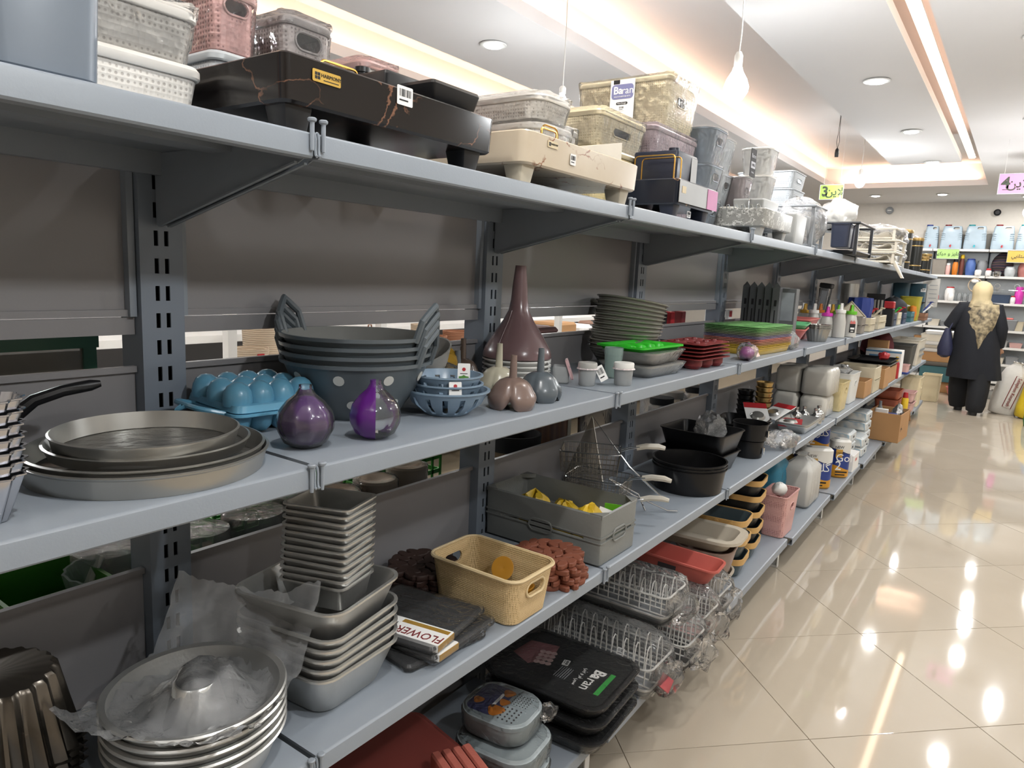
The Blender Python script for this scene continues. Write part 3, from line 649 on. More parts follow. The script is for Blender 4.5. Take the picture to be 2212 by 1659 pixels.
for i in range(9): obj('tine', MB().box(-.16, -.15, -.2 + i*.05, -.192 + i*.05, .012, .09), MATS['black_plastic'], t)
obj('drip_tray', tub(.33, .45, .35, .47, .022, .02, .003).mv(0, 0, .001), MATS['black_plastic'], t)
mat('ivory', '#ddd5c4', .4)
for i, (z, a) in enumerate(((ZT, .0), (ZT+.082, .01), (ZT+.165, -.01))):
    t = wire_rack(['ivory plastic dish rack lowest in its stack, jutting past the shelf edge', 'ivory plastic dish rack in the middle of the stack', 'ivory plastic dish rack on top of the stack in loose film'][i], .22 + a, .50 + a, 5.0, 5.42, z, .078, MATS['ivory'], 9, .005)
    obj('board', MB().box(-.12, .12, -.19, .19, .015, .02), MATS['ivory'], t, smooth=0)
    if i == 0: obj('foot', MB().loft([rr(.02, .03, .004, -.10, 2, .20, -.17), rr(.03, .05, .004, .02, 2, .13, -.17)]), MATS['ivory'], t)
    if i == 2: obj('bag', crumple(.34, .5, .12, 14, 24, 12, .2), MATS['film_haze'], t, smooth=80)
for i, z in enumerate((ZT, ZT+.15)):
    t = wire_rack(['white wire rack lower in the far stack', 'white wire rack upper in the far stack, wrapped'][i], .16, .42, 5.75, 6.2, z, .145, MATS['white_plastic'], 9, .004)
    obj('bag', crumple(.33, .5, .148, 21+i, 24, 12, .12), MATS['film_haze'], t, smooth=80)
mat('tin_dark', '#20211f', .3, .2); mat('brass', '#b79a63', .28, .9)
def canister(label, x, y, z, r, h, group='dark canisters with brass lids'):
    t = thing('canister', label, 'canister', (x, y, z), group=group)
    obj('body', MB().lathe([(r-.004, 0), (r, .004), (r, h-.03), (r-.003, h-.026), (.001, h-.026)], 28), MATS['tin_dark'], t)
    obj('lid', MB().lathe([(r+.002, h-.03), (r+.003, h-.026), (r+.003, h-.004), (r-.002, h), (.001, h)], 40, wob=lambda a, z: .012*sin(20*a)), MATS['brass'], t)
    for q in (.18, .75): obj('band', MB().lathe([(r+.0008, h*q), (r+.0022, h*q+.002), (r+.0022, h*q+.008), (r+.0008, h*q+.01)], 28, c0=False, c1=False), MATS['brass'], t)
    return t
canister('wide dark canister with a brass rim at the back of the top shelf', .24, 6.75, ZT, .15, .36); canister('second wide dark canister behind the ivory racks', .1, 7.15, ZT, .13, .34)
canister('tall dark patterned canister right of the white racks', .33, 7.55, ZT, .065, .34); canister('short dark canister under the tall ones at the shelf end', .38, 7.85, ZT, .05, .17)
canister('slim dark canister nearest the end of the top shelf', .36, 8.3, ZT, .05, .22); canister('tall slim canister wrapped in film at the shelf end', .26, 8.1, ZT, .06, .36)
t = thing('film_roll', 'tall tumbler pack in silver film at the end of the top shelf', 'package', (.2, 8.55, ZT)); obj('wrap', crumple(.17, .2, .42, 31, 20, 14, .15), mat('silver_film', '#b9bbbd', .18, .85, bump=.9, bscale=40), t, smooth=60)
t = thing('hanging_cards', 'row of grey printed cards hung on the shelf end', 'cards', (.40, 9.005, 1.28))
for i in range(3): obj('card', MB().box(-.06, .06, 0, .003, 0, .33).mv(.0 - i*.03, .02+i*.03, -i*.01), mat('card_grey', '#c4c0b8', .6), t, smooth=0)
for i in range(5): obj('print_line', MB().box(-.04, .04, -.001, 0, .05+i*.05, .056+i*.05).mv(0, .0195, 0), MATS['grey_plastic'], t, smooth=0)
obj('hook', MB().tube([(0, -.01, .34), (0, .03, .345), (0, .10, .34)], .003, 5), MATS['chrome'], t)
# ================================================================= MIDDLE SHELF
Z = ZM + .0004
mat('alu_bright', '#c9cad0', .2, 1., var=.03); 
# fluted tin cups nested in a tower
nfl = 14
def flute(a, z): return .055*cos(nfl*a)
for i in range(7):
    z = Z + i*.0145
    t = thing('fluted_cup', ['bottom', 'second', 'third', 'fourth', 'fifth', 'sixth', 'top'][i] + ' fluted aluminium cup in the tower cut by the left edge', 'baking cup', (.345, -.412, z), group='nested fluted cups')
    if i == 0: cupme = obj('cup', MB().lathe([(.03, 0), (.032, .002), (.05, .054), (.0525, .055), (.0525, .0565), (.049, .0565), (.031, .004), (.001, .003)], 84, wob=flute), MATS['alu_bright'], t).data
    else: obj('cup', cupme, None, t)
# saucepan behind
t = thing('saucepan', 'dark saucepan with a curved black handle behind the tin trays', 'saucepan', (.075, -.395, Z))
obj('pan', pan(.075, .08, .085, .002, .004), MATS['black_pan'], t); obj('lid', MB().lathe([(.083, .085), (.084, .088), (.06, .098), (.02, .104), (.001, .105)], 36), mat('pan_lid', '#4a4744', .25, .7), t)
obj('ferrule', MB().tube([(.02, .078, .068), (.03, .108, .068)], .008, 8), MATS['chrome'], t)
obj('handle', MB().tube([(.03, .100, .062), (.033, .112, .070), (.04, .135, .090), (.05, .17, .102), (.06, .205, .108), (.064, .218, .110)], [.009, .011, .0095, .009, .0088, .005], 10), MATS['black_plastic'], t)
# round tin trays
mat('tin_engraved', '#8f8d88', .36, .9, var=.35, scale=22, bump=.5, bscale=45)
def tin_tray(label, x, y, z, r, h, sc=0):
    t = thing('round_tray', label, 'tray', (x, y, z), group='stacked tin trays')
    wob = (lambda a, zz: .008*sin(60*a)) if sc else None
    obj('rim', MB().lathe([(r*.93, .001), (r*.945, 0), (r*.985, h-.004), (r, h-.002), (r*1.005, h), (r*.98, h+.0012), (r*.93, .004)], 120 if sc else 72, wob=wob, c0=False, c1=False), MATS['alu_dull'], t)
    obj('plate', MB().lathe([(.001, 0), (r*.93, .0005), (r*.935, .0035), (r*.9, .003), (r*.86, .0035), (.001, .003)], 72), MATS['tin_engraved'], t)
tin_tray('large plain tin tray at the bottom of the tray stack', .262, -.168, Z, .166, .03); tin_tray('scalloped-edge tin tray second from the bottom', .262, -.168, Z+.0045, .160, .032, 1)
tin_tray('third tin tray below the top one', .275, -.172, Z+.032, .135, .016, 1); tin_tray('small engraved tin tray on top of the stack', .287, -.182, Z+.037, .122, .028, 1)
# blue egg carrier
t = thing('egg_carrier', 'sky-blue plastic egg carrier for a dozen eggs with a handle', 'egg tray', (.108, .112, Z), radians(-6))
mat('sky_blue', '#69a6c4', .28)
obj('lower_flange', MB().loft([rr(.2, .172, .02, .034), rr(.206, .178, .022, .036), rr(.206, .178, .022, .040), rr(.2, .17, .02, .0405)]), MATS['sky_blue'], t)
obj('upper_flange', MB().loft([rr(.196, .168, .02, .0412), rr(.2, .172, .02, .043), rr(.194, .166, .02, .055), rr(.18, .15, .018, .0555)]), MATS['sky_blue'], t)
dome = MB().lathe([(.026, 0), (.0262, .012), (.024, .024), (.0185, .034), (.010, .040), (.0005, .042)], 20); cup = MB().lathe([(.0005, 0), (.012, .001), (.02, .010), (.0245, .03), (.0245, .036)], 20)
d0 = c0 = None
for i in range(3):
    for j in range(4):
        x, y = -.06 + i*.06, -.0625 + j*.0417
        if d0 is None: d0 = obj('dome', dome, MATS['sky_blue'], t, (x, y, .051)); c0 = obj('cup', cup, MATS['sky_blue'], t, (x, y, 0))
        else: obj('dome', d0.data, None, t, (x, y, .051)); obj('cup', c0.data, None, t, (x, y, 0))
obj('handle', MB().tube(rounded_path([(.06, -.085, .038), (.05, -.13, .050), (-.05, -.13, .050), (-.06, -.085, .038)], .03), .005, 8), MATS['sky_blue'], t)
obj('latch', MB().tube([(-.01, -.127, .05), (0, -.145, .042), (.01, -.127, .05)], .004, 6), MATS['sky_blue'], t)
# onion keepers
film('onion_clear', haze=.04, rough=.04, bump=.1, gloss=.35, scale=10); mat('onion_purple', '#4d1c66', .22, coat=.4); mat('onion_purple_bright', '#5b1f78', .25, coat=.3)
on = [(.001, 0), (.022, .001), (.036, .010), (.0455, .030), (.0465, .045), (.042, .062), (.030, .078), (.016, .090), (.0105, .100), (.0105, .106), (.001, .107)]
def lobes(a, z): return .018*cos(9*a)
t = thing('onion_keeper', 'dark purple onion-shaped keeper fully under its clear dome', 'onion keeper', (.318, .068, Z), radians(20))
obj('inner', MB().lathe([(r*.9, z*.92+.003) for r, z in on[:-3]] + [(.006, .088), (.001, .089)], 48, wob=lobes), MATS['onion_purple'], t); obj('shell', MB().lathe([(r*1.04, z) for r, z in on], 48, wob=lobes), MATS['onion_clear'], t)
t = thing('onion_keeper', 'onion-shaped keeper half bright purple and half clear', 'onion keeper', (.352, .196, Z), radians(-43))
def half(s):
    rings = []
    for r, z in on: rings.append([(r*.98*(1+lobes(a, z))*cos(a), r*.98*(1+lobes(a, z))*sin(a), z) for a in [pi*s + pi*i/24 for i in range(25)]])
    return MB().loft(rings)
obj('purple_half', half(1), MATS['onion_purple_bright'], t); obj('clear_half', half(0), MATS['onion_clear'], t)
# polka-dot basins
mat('basin_grey', '#5f676c', .33); mat('basin_inside', '#8a8a86', .4); mat('dot_white', '#dadad4', .4)
BX, BY, BA = .162, .322, radians(24)
for i in range(4):
    t = thing('basin', ['lowest grey basin with white polka dots and loop handles', 'second grey polka-dot basin in the nest', 'third grey basin in the nest', 'topmost grey basin with a pale inside and raised loop handles'][i], 'basin', (BX, BY, Z + i*.0172), BA - (.06 if i == 3 else 0), group='nested grey basins')
    r0, r1, hh = .088, .152, .118
    obj('bowl', MB().lathe([(r0-.004, 0), (r0, .004), (.125, .06), (r1-.004, hh-.008), (r1+.003, hh-.007), (r1+.004, hh), (r1-.002, hh)], 56, c1=False), MATS['basin_grey'], t)
    obj('lining', MB().lathe([(r1-.002, hh), (r1-.0075, hh-.008), (.121, .062), (r0-.004, .006), (.001, .005)], 56, c0=False), MATS['basin_inside'] if i == 3 else MATS['basin_grey'], t)
    for s in (1, -1):
        p = [(s*(r1-.006), -.036, hh-.008), (s*(r1+.008), -.036, hh+.034), (s*(r1+.02), 0, hh+.064), (s*(r1+.008), .036, hh+.034), (s*(r1-.006), .036, hh-.008)]
        P = [Vector(q) for q in p]; sm = [tuple(P[0])]
        for k in range(1, 4): sm += [tuple((P[k-1]+P[k]*2)/3), tuple(P[k]), tuple((P[k]*2+P[k+1])/3)]
        obj('handle', MB().tube(sm + [tuple(P[4])], .0072, 8), MATS['basin_grey'], t)
    if i == 0:
        for row, (zz, n, off) in enumerate(((.088, 9, 0), (.036, 8, .35))):
            rad = .125 + (zz-.06)/(hh-.068)*(r1-.129) if zz > .06 else r0 + zz/.06*(.125-r0); sl = math.atan2(r1-.129 if zz > .06 else .037, .055)
            for k in range(n):
                a = 2*pi*k/n + off; q = Matrix.Rotation(a, 4, 'Z') @ Matrix.Translation((rad+.0012, 0, zz)) @ Matrix.Rotation(pi/2 + sl, 4, 'Y')
                obj('dot', MB().lathe([(.011, 0), (.0105, .0012), (.001, .0014)], 14).xf(Matrix.Diagonal((1, 1, -1, 1))).xf(q), MATS['dot_white'], t)
# steamer bowls
mat('steamer_blue', '#8398ab', .28)
def slotted_bowl(label, x, y, z, r, h, n=14):
    t = thing('slotted_bowl', label, 'bowl', (x, y, z), group='nested slotted bowls')
    mb = MB().lathe([(r*.48, 0), (r*.52, .002), (r*.82, h*.45), (r*.97, h-.004), (r*1.02, h-.003), (r*1.02, h), (r*.95, h), (r*.78, h*.45+.003), (r*.5, .005), (.001, .005)], 48)
    cu = MB()
    for k in range(n):
        a = 2*pi*k/n
        cu.add([], []); c = MB().loft([rr(.05, .011, .005, -.001, 3), rr(.05, .011, .005, h*.62, 3)]).xf(Matrix.Rotation(a, 4, 'Z') @ Matrix.Translation((r*.82, 0, h*.14)))
        cu.add(c.v, c.f)
    obj('bowl', cut(mb, cu), MATS['steamer_blue'], t); return t
slotted_bowl('largest blue-grey slotted bowl at the bottom of its nest', .292, .462, Z, .092, .055); slotted_bowl('middle blue-grey slotted bowl with a printed tag', .288, .466, Z+.016, .078, .052, 12)
t = slotted_bowl('top blue-grey slotted bowl holding a vegetable label', .286, .468, Z+.030, .077, .056, 12)
tagm = mat('leaf_green', '#4f8a35', .5)
for i, (x, y, z, a) in enumerate(((.03, .02, .060, 40), (.062, -.045, .034, 55))):
    c = card('tag', .027, .038 if i == 0 else .03, MATS['paper'], t, (x, y, z), (radians(80), 0, radians(a)))
    obj('logo', MB().lathe([(.001, 0), (.004, 0), (.004, .0004), (.001, .0004)], 12).mv(0, .006, .0007), MATS['red'], c); obj('print', MB().box(-.008, .008, -.004, -.0025, .0006, .0009), MATS['ink'], c, smooth=0)
    if i == 0: obj('vegetables', MB().lathe([(.011, 0), (.011, .0006), (.001, .0006)], 12, wob=lambda a, z: .2*sin(5*a)).xf(Matrix.Diagonal((1, .45, 1, 1))).mv(0, -.012, .0008), tagm, c)
t = thing('wrapped_colander', 'white wrapped colander behind the slotted bowls', 'colander', (.13, .555, Z)); obj('bowl', MB().lathe([(.04, 0), (.075, .05), (.09, .085), (.092, .087), (.088, .087), (.038, .004), (.001, .004)], 32).xf(Matrix.Rotation(.35, 4, 'X')).mv(0, 0, .032), mat('pale_plastic', '#b6b4ae', .35), t); obj('wrap', crumple(.22, .2, .10, 44, 22, 12, .12), MATS['film'], t, smooth=80)
t = thing('yellow_packet', 'mustard-yellow foil packet behind the slotted bowls', 'packet', (.08, .68, Z)); obj('packet', crumple(.1, .14, .11, 17, 16, 8, .3), mat('mustard', '#a8842f', .3), t, smooth=20)
# funnels
def tri_funnel(label, x, y, col, r=.054, h=.122, rz=0):
    t = thing('funnel', label, 'funnel', (x, y, Z), rz, group='small lobed funnels')
    m = mat('funnel_' + col, col, .25, coat=.2)
    rings = []
    for q in range(11):
        s = q/10; ring = []
        for k in range(64):
            a = 2*pi*k/64; dn = abs(((a*4/(2*pi)) + .5) % 1 - .5)          # distance to the groove between two petals
            lobe = 1 - .20*math.exp(-(dn/.10)**2)*(1 - .75*s)
            rad = (r*(1.0 + .10*sin(pi*min(1, s*1.6)))*sqrt(max(0, 1 - (s*.985)**2.2))*.96 + .009*s)*lobe
            notch = .020*math.exp(-(dn/.13)**2)
            ring.append((rad*cos(a), rad*sin(a), notch*(1-s)**2 + .070*s))
        rings.append(ring)
    rings = [[(x*.95, y*.95, z+.001) for x, y, z in rings[0]]] + rings
    obj('cone', MB().loft(rings, False, True), m, t)
    obj('spout', MB().lathe([(.0105, .06), (.0095, .068), (.0072, h), (.0052, h), (.006, .08), (.001, .079)], 18), m, t); return t
tri_funnel('glossy brown lobed funnel at the shelf front', .352, .622, '#7e6a62', rz=.5); tri_funnel('slate-grey lobed funnel right of the brown one', .338, .757, '#5d656b', .052, .128, .2)
tri_funnel('cream lobed funnel between the brown funnel and the big one', .222, .742, '#b9b39f', .05, .13, .3); tri_funnel('dark brown funnel at the back beside the yellow packet', .055, .80, '#5a4c43', .045, .125)
tri_funnel('slate funnel at the back left of the cream one', .12, .70, '#646b70', .045, .105, .7)
t = thing('funnel', 'big plum-coloured funnel with a tall neck on white bowls', 'funnel', (.105, .985, Z+.066)); mat('plum', '#7c6264', .24, coat=.3)
obj('cone', MB().lathe([(.098, 0), (.1, .002), (.1, .012), (.093, .03), (.072, .065), (.045, .105), (.03, .135), (.0245, .165), (.022, .2), (.0155, .262), (.0125, .262), (.018, .2), (.001, .19)], 48, c0=False), MATS['plum'], t)
obj('seam', MB().tube([(-.001, -.0955, .03), (-.001, -.0745, .065), (-.001, -.0475, .105), (-.001, -.0325, .135)], .0012, 4), MATS['plum'], t)
for i in range(4):
    t = thing('white_bowl', ['lowest', 'second', 'third', 'uppermost'][i] + ' white nested bowl under the big plum funnel', 'bowl', (.105, .985, Z + i*.014), group='white bowls under the funnel')
    obj('bowl', pan(.082, .096, .022, .002, .004, 36), MATS['white_plastic'], t); obj('grip', MB().box(.096, .12, -.008, .008, .018, .0215), MATS['white_plastic'], t, rot=(0, 0, radians(70)))
t = thing('small_box', 'small white carton with an orange AN panel', 'carton', (.235, .915, Z)); obj('box', MB().box(-.02, .02, -.035, .035, 0, .022), MATS['paper'], t, smooth=0); obj('panel', MB().box(.0203, .0207, .002, .033, .004, .018), mat('amber', '#d08f35', .5), t, smooth=0); text('AN', .014, MATS['ink'], t, (.021, .018, .011))
# small clear jars
mat('jar_body', '#b9bcbc', .25, alpha=.62); mat('jar_green', '#9fb5ae', .2, alpha=.5); mat('lid_pattern', '#d8cdcc', .4, var=.3, scale=120)
def jar(label, x, y, r, h, lid, name='jar', body='jar_body'):
    t = thing(name, label, 'jar', (x, y, Z)); obj('body', MB().lathe([(r*.85, 0), (r*.9, .003), (r, h*.72), (r*.97, h*.74), (r*.93, h*.74), (r*.85, .004), (.001, .004)], 28), MATS[body], t)
    if lid: obj('lid', MB().lathe([(r*1.0, h*.74), (r*1.06, h*.76), (r*1.06, h*.95), (r*1.0, h), (.001, h)], 28), MATS[lid], t); obj('frill', MB().lathe([(r*1.0, h*.70), (r*1.16, h*.71), (r*1.06, h*.77)], 40, wob=lambda a, z: .04*sin(16*a), c0=False, c1=False), MATS['lid_pattern'], t)
    return t
t = jar('squat frosted jar with a slanted price tag', .298, 1.062, .026, .066, 'pale_plastic'); barcode(t, (.03, .028, .035), (radians(75), radians(-25), radians(60)), .026, .045)
jar('small frosted jar with a white patterned lid', .365, 1.155, .028, .066, 'white_plastic')
t = thing('clear_cup', 'empty pale green translucent cup behind the jars', 'cup', (.272, 1.268, Z)); obj('cup', MB().lathe([(.023, 0), (.025, .002), (.028, .07), (.029, .0705), (.029, .094), (.028, .094), (.0265, .07), (.023, .004), (.001, .004)], 28), MATS['jar_green'], t)
t = thing('lidded_box', 'pink-lidded clear box leaning behind the jars', 'box', (.225, 1.04, Z), radians(30)); obj('box', tub(.045, .05, .05, .055, .05, .01, .002), MATS['jar_body'], t); obj('lid', MB().loft([rr(.06, .066, .012, 0), rr(.06, .066, .012, .006)]), mat('pink_pattern', '#caa4a6', .4, var=.3, scale=90), t, (.02, 0, .04), (0, radians(70), 0))
# tilted stack of brown bowls
stripes('rattan_print', ['#4a3d33', '#6d5b4c', '#857260'], 'Z', 6, .2, 4.)
stripes('bowl_clear', ['#77746a', '#96948a', '#a8a79c'], 'Z', 30, .15, .3)
for i in range(12):
    tl = .0 if i < 3 else .04 + .018*(i-3)
    x, y = .118, 1.64 + (0 if i < 3 else .004*(i-3))
    t = thing('serving_bowl', ['lowest', 'second', 'third', 'fourth', 'fifth', 'sixth', 'seventh', 'eighth', 'ninth', 'tenth', 'eleventh', 'topmost'][i] + ' wood-print bowl counted upward in the leaning clear-edged stack', 'bowl', (x, y, Z + i*.0142 + (.01 if i >= 3 else 0)), group='leaning stack of bowls', rot=(-tl*.75, tl*.35, 0))
    if i == 0: sb = obj('bowl', MB().lathe([(.085, 0), (.09, .003), (.12, .045), (.126, .058), (.131, .058), (.132, .061), (.126, .0615), (.117, .045), (.086, .006), (.001, .005)], 40), MATS['bowl_clear'], t).data
    else: obj('bowl', sb, None, t)
    if i == 11: obj('lining', MB().lathe([(.124, .0625), (.1165, .0465), (.085, .0075), (.001, .0068)], 40, c0=False), MATS['rattan_print'], t)
# lime tray on wrapped trays
mat('lime', '#33c42c', .3)
t = thing('silicone_tray', 'bright lime-green moulded tray lying on bagged trays', 'tray', (.275, 1.45, Z+.080), radians(-4)); 
obj('tray', tub(.15, .25, .165, .27, .016, .01, .002, .006), MATS['lime'], t)
for k in range(4): obj('bump', MB().lathe([(.024, 0), (.02, .010), (.01, .014), (.001, .015)], 16).xf(Matrix.Diagonal((1.6, .8, 1, 1))).mv(.0, -.09 + k*.06, .004), MATS['lime'], t)
for i in range(2):
    t = thing('bagged_tray', ['lower cream tray sealed in a clear bag', 'upper cream tray in a clear bag under the lime one'][i], 'tray', (.285, 1.455, Z + i*.041), radians(-3 + 5*i))
    obj('tray', tub(.13, .2, .17, .25, .037, .02, .002, .006), mat('cream_tray', '#d5d0bd', .4), t); obj('bag', MB().loft([rr(.16+.04*q, .23+.05*q, .03, .001+.0385*q, 6) for q in (0, .3, .6, 1)] + [rr(.1, .2, .02, .0395, 6)], True, True).jit(.0012, 7+i, .0003), MATS['film_haze'], t, smooth=80)
# red doughnut moulds
for i in range(5):
    t = thing('doughnut_mould', ['lowest', 'second', 'middle', 'fourth', 'top'][i] + ' dark red silicone doughnut mould in the stack', 'baking mould', (.325, 1.80, Z + i*.0132), radians(-5 + i*1.3), group='stacked red moulds')
    obj('sheet', MB().loft([rr(.165, .27, .02, .034), rr(.17, .275, .02, .0355), rr(.17, .275, .02, .038), rr(.16, .265, .02, .0385)]), MATS['dark_red'], t)
    for a in range(2):
        for b in range(3):
            x, y = -.038 + a*.076, -.085 + b*.085
            if i in (0, 4):
                obj('cup', MB().lathe([(.034, .034), (.033, .012), (.024, .001), (.001, .0)] if i == 0 else [(.034, .0386), (.0335, .0415), (.029, .0415), (.024, .0392), (.011, .0392), (.009, .0445), (.001, .045)], 22), MATS['dark_red'], t, (x, y, 0))
    if i == 4: barcode(t, (-.05, -.01, .0386), (0, 0, .6), .03, .02)
# ice tray pile
ice = ['#c9a63e', '#c9a63e', '#b58a5e', '#b8866a', '#c58370', '#cf7f74', '#8d7f9c', '#7f7a8c', '#8a8f76', '#8d9a78', '#7fa06f', '#78a868', '#6fa863', '#7ab36c']
for i, c in enumerate(ice):
    t = thing('ice_tray', ['lowest yellow', 'second yellow', 'third tan', 'fourth tan', 'fifth salmon', 'sixth pink', 'seventh lilac', 'eighth grey-lilac', 'ninth olive', 'tenth olive', 'eleventh green', 'twelfth green', 'thirteenth green', 'topmost green'][i] + ' ice tray in the tall pile', 'ice tray', (.27, 2.60, Z + i*.0068), radians(-4), group='pile of ice trays')
    m = mat('ice_' + c, c, .28)
    if i == 0:
        io = obj('tray', MB().loft([rr(.255, .42, .02, .030), rr(.262, .428, .022, .0315), rr(.262, .428, .022, .0345), rr(.25, .416, .02, .035)]), m, t); iw = obj('well', tub(.24, .4, .25, .41, .032, .02, .002), m, t)
        for a in range(3):
            for b in range(5): obj('cell', MB().lathe([(.02, .002), (.03, .02), (.032, .03)], 14).mv(-.08+a*.08, -.15+b*.075, 0), m, t)
    else:
        o = obj('tray', io.data.copy(), None, t); o.data.materials.clear(); o.data.materials.append(m)
        if i == 13:
            for a in range(3):
                for b in range(5): obj('divider', MB().loft([rr(.066, .066, .012, .0352), rr(.06, .06, .012, .0375)]).mv(-.08+a*.08, -.16+b*.08, 0), m, t)
t = thing('bagged_sponge', 'small violet item in a clear bag with a pink card', 'packet', (.395, 2.19, Z), radians(15)); obj('item', crumple(.06, .11, .055, 3, 16, 10, .1), mat('violet', '#8c3f7f', .35), t, smooth=60); obj('bag', crumple(.085, .19, .07, 8, 20, 12, .2), MATS['film'], t, smooth=80)
c = card('card', .07, .045, mat('card_pink', '#d9b7ac', .5), t, (.03, .085, .028), (radians(60), 0, radians(75))); obj('print', MB().box(-.025, .02, -.01, -.006, .0006, .0009).box(-.01, .03, .005, .012, .0006, .0009), MATS['dark_red'], c, smooth=0)
t = thing('plastic_bag', 'crumpled clear bag right of the ice tray pile', 'bag', (.385, 2.86, Z)); obj('sheet', crumple(.09, .12, .085, 12, 20, 12, .3), MATS['film_haze'], t, smooth=60)
t = thing('oven_tray', 'flat black tray at the back behind the lime tray', 'tray', (.09, 2.03, Z)); obj('tray', tub(.15, .3, .17, .32, .05, .02, .002, .006), MATS['black_pan'], t)
# colanders and bundt tins
mat('mint', '#6fbf86', .35); mat('coral', '#d97a74', .4)
t = thing('vegetable_basket', 'pink wedge-shaped basket under the mint one', 'basket', (.27, 3.27, Z), radians(10)); obj('body', tub(.11, .16, .19, .28, .085, .02, .002, .004), MATS['coral'], t)
t = thing('vegetable_basket', 'mint-green wedge-shaped basket with a dark label', 'basket', (.27, 3.27, Z+.03), radians(10)); obj('body', tub(.11, .16, .2, .30, .082, .02, .002, .005), MATS['mint'], t); obj('label', MB().box(0, .001, -.03, .03, 0, .012).mv(.098, -.03, .06), MATS['ink'], t, smooth=0)
t = thing('vegetable_basket', 'red shallow basket behind the aluminium moulds', 'basket', (.20, 3.72, Z), radians(4)); obj('body', tub(.13, .2, .2, .36, .12, .02, .002, .005), MATS['coral'], t)
for i in range(3):
    t = thing('ribbed_tin', ['lowest', 'middle', 'top'][i] + ' ribbed aluminium cake tin near the shelf edge', 'cake tin', (.352, 3.59, Z + i*.011), group='ribbed aluminium tins'); obj('tin', MB().lathe([(.045, 0), (.048, .003), (.066, .07), (.074, .071), (.074, .074), (.064, .074), (.046, .005), (.001, .005)], 80, wob=lambda a, z: .025*cos(20*a)), MATS['alu_dull'], t)
# slim dark cartons standing at the back
mat('box_graphite', '#66686a', .4); mat('box_photo', '#9aa0a6', .35, var=.5, scale=9)
for i in range(5):
    x = .085 + i*.047; w = .04 if i < 4 else .012; y = 3.18 - i*.03
    t = thing('slim_carton', ['leftmost', 'second', 'third', 'fourth', 'rightmost, facing'][i] + ' dark grey slim carton standing at the back', 'carton', (x, y, Z), group='slim dark cartons'); obj('box', MB().box(-.019, .019, -.09, .09, 0, .295, .002), MATS['box_graphite'], t)
    obj('flap', MB().prism([(-.019, .295), (.019, .295), (.0, .318)], -.088, -.086, 'y'), MATS['box_graphite'], t, smooth=0); obj('emblem', MB().box(-.006, .006, -.0906, -.0902, .20, .23).box(-.003, .003, -.0906, -.0902, .08, .18), MATS['ink'], t, smooth=0)
t = thing('window_carton', 'tall dark carton with a clear window and a picture', 'carton', (.315, 3.04, Z)); obj('box', MB().box(-.045, .045, -.03, .03, 0, .29, .002), MATS['box_graphite'], t); obj('window', MB().box(-.036, .036, -.0312, -.0302, .13, .27), MATS['box_photo'], t, smooth=0); obj('picture', MB().lathe([(.028, 0), (.028, .0008), (.001, .0008)], 20).xf(Matrix.Diagonal((1, 1.5, 1, 1))), MATS['lid_white'], t, (0, -.0304, .07), FY)
# ---------------- far part of the middle shelf
mat('bottle_body', '#d9d7d0', .3, alpha=.8); mat('pink_cap', '#d53fae', .35); mat('lime_cap', '#69bd2b', .35); mat('orange_cap', '#d07a26', .35); mat('red_cap', '#b3262a', .35); mat('amber_cap', '#c89a2c', .35)
def bottle(label, x, y, cap, r=.038, h=.145, art=False):
    t = thing('sauce_bottle', label, 'squeeze bottle', (x, y, Z), group='squeeze bottles')
    obj('body', MB().lathe([(r-.004, 0), (r, .004), (r, h*.62), (r*.8, h*.85), (r*.7, h*.93), (r*.68, h), (.001, h)], 24), MATS['bottle_body'], t)
    obj('cap', MB().lathe([(r*.82, h*.95), (r*.84, h), (r*.8, h+.012), (r*.3, h+.014), (.008, h+.03), (.006, h+.052), (.001, h+.053)], 20), MATS[cap], t)
    obj('tether', MB().tube(rounded_path([(.005, .004, h+.05), (.005, .026, h+.05), (.005, .03, h+.014)], .012), .0026, 5), MATS[cap], t)
    if art:
        a = obj('label', MB().box(r+.0004, r+.0012, -.017, .017, .03, .085), MATS['ink'], t, rot=(0, 0, radians(-60)), smooth=0); obj('fries', MB().box(r+.001, r+.0016, -.016, .016, .085, .1).box(r+.001, r+.0016, -.012, -.006, .1, .106).box(r+.001, r+.0016, .004, .010, .1, .107), MATS['coral'], t, rot=(0, 0, radians(-60)), smooth=0); obj('print', MB().box(r+.0012, r+.0018, -.012, .012, .05, .062).box(r+.0012, r+.0018, -.008, .008, .036, .042), MATS['paper'], a, smooth=0)
bottle('translucent squeeze bottle with a green cap and a fries label, nearest the edge', .405, 4.22, 'lime_cap', .04, .15, True); bottle('squeeze bottle with a red cap behind the fries-label one', .375, 4.36, 'red_cap')
bottle('tall squeeze bottle with a clear cap at the shelf front', .372, 4.06, 'white_plastic', .036, .16); bottle('squeeze bottle with a bright pink cap', .298, 4.05, 'pink_cap', .04, .135)
bottle('squeeze bottle with a lime cap behind the pink-capped one', .315, 4.28, 'lime_cap', .034); bottle('squeeze bottle with an amber cap in the second row', .27, 4.32, 'amber_cap', .034)
bottle('squeeze bottle with a white nozzle left of the pink cap', .225, 4.02, 'white_plastic', .036, .15); bottle('squeeze bottle with an orange cap in the back row', .20, 4.3, 'orange_cap', .034)
bottle('pale squeeze bottle second from the left end of the row', .155, 4.08, 'amber_cap', .036); bottle('leftmost pale squeeze bottle beside the window carton', .115, 4.2, 'white_plastic', .036)
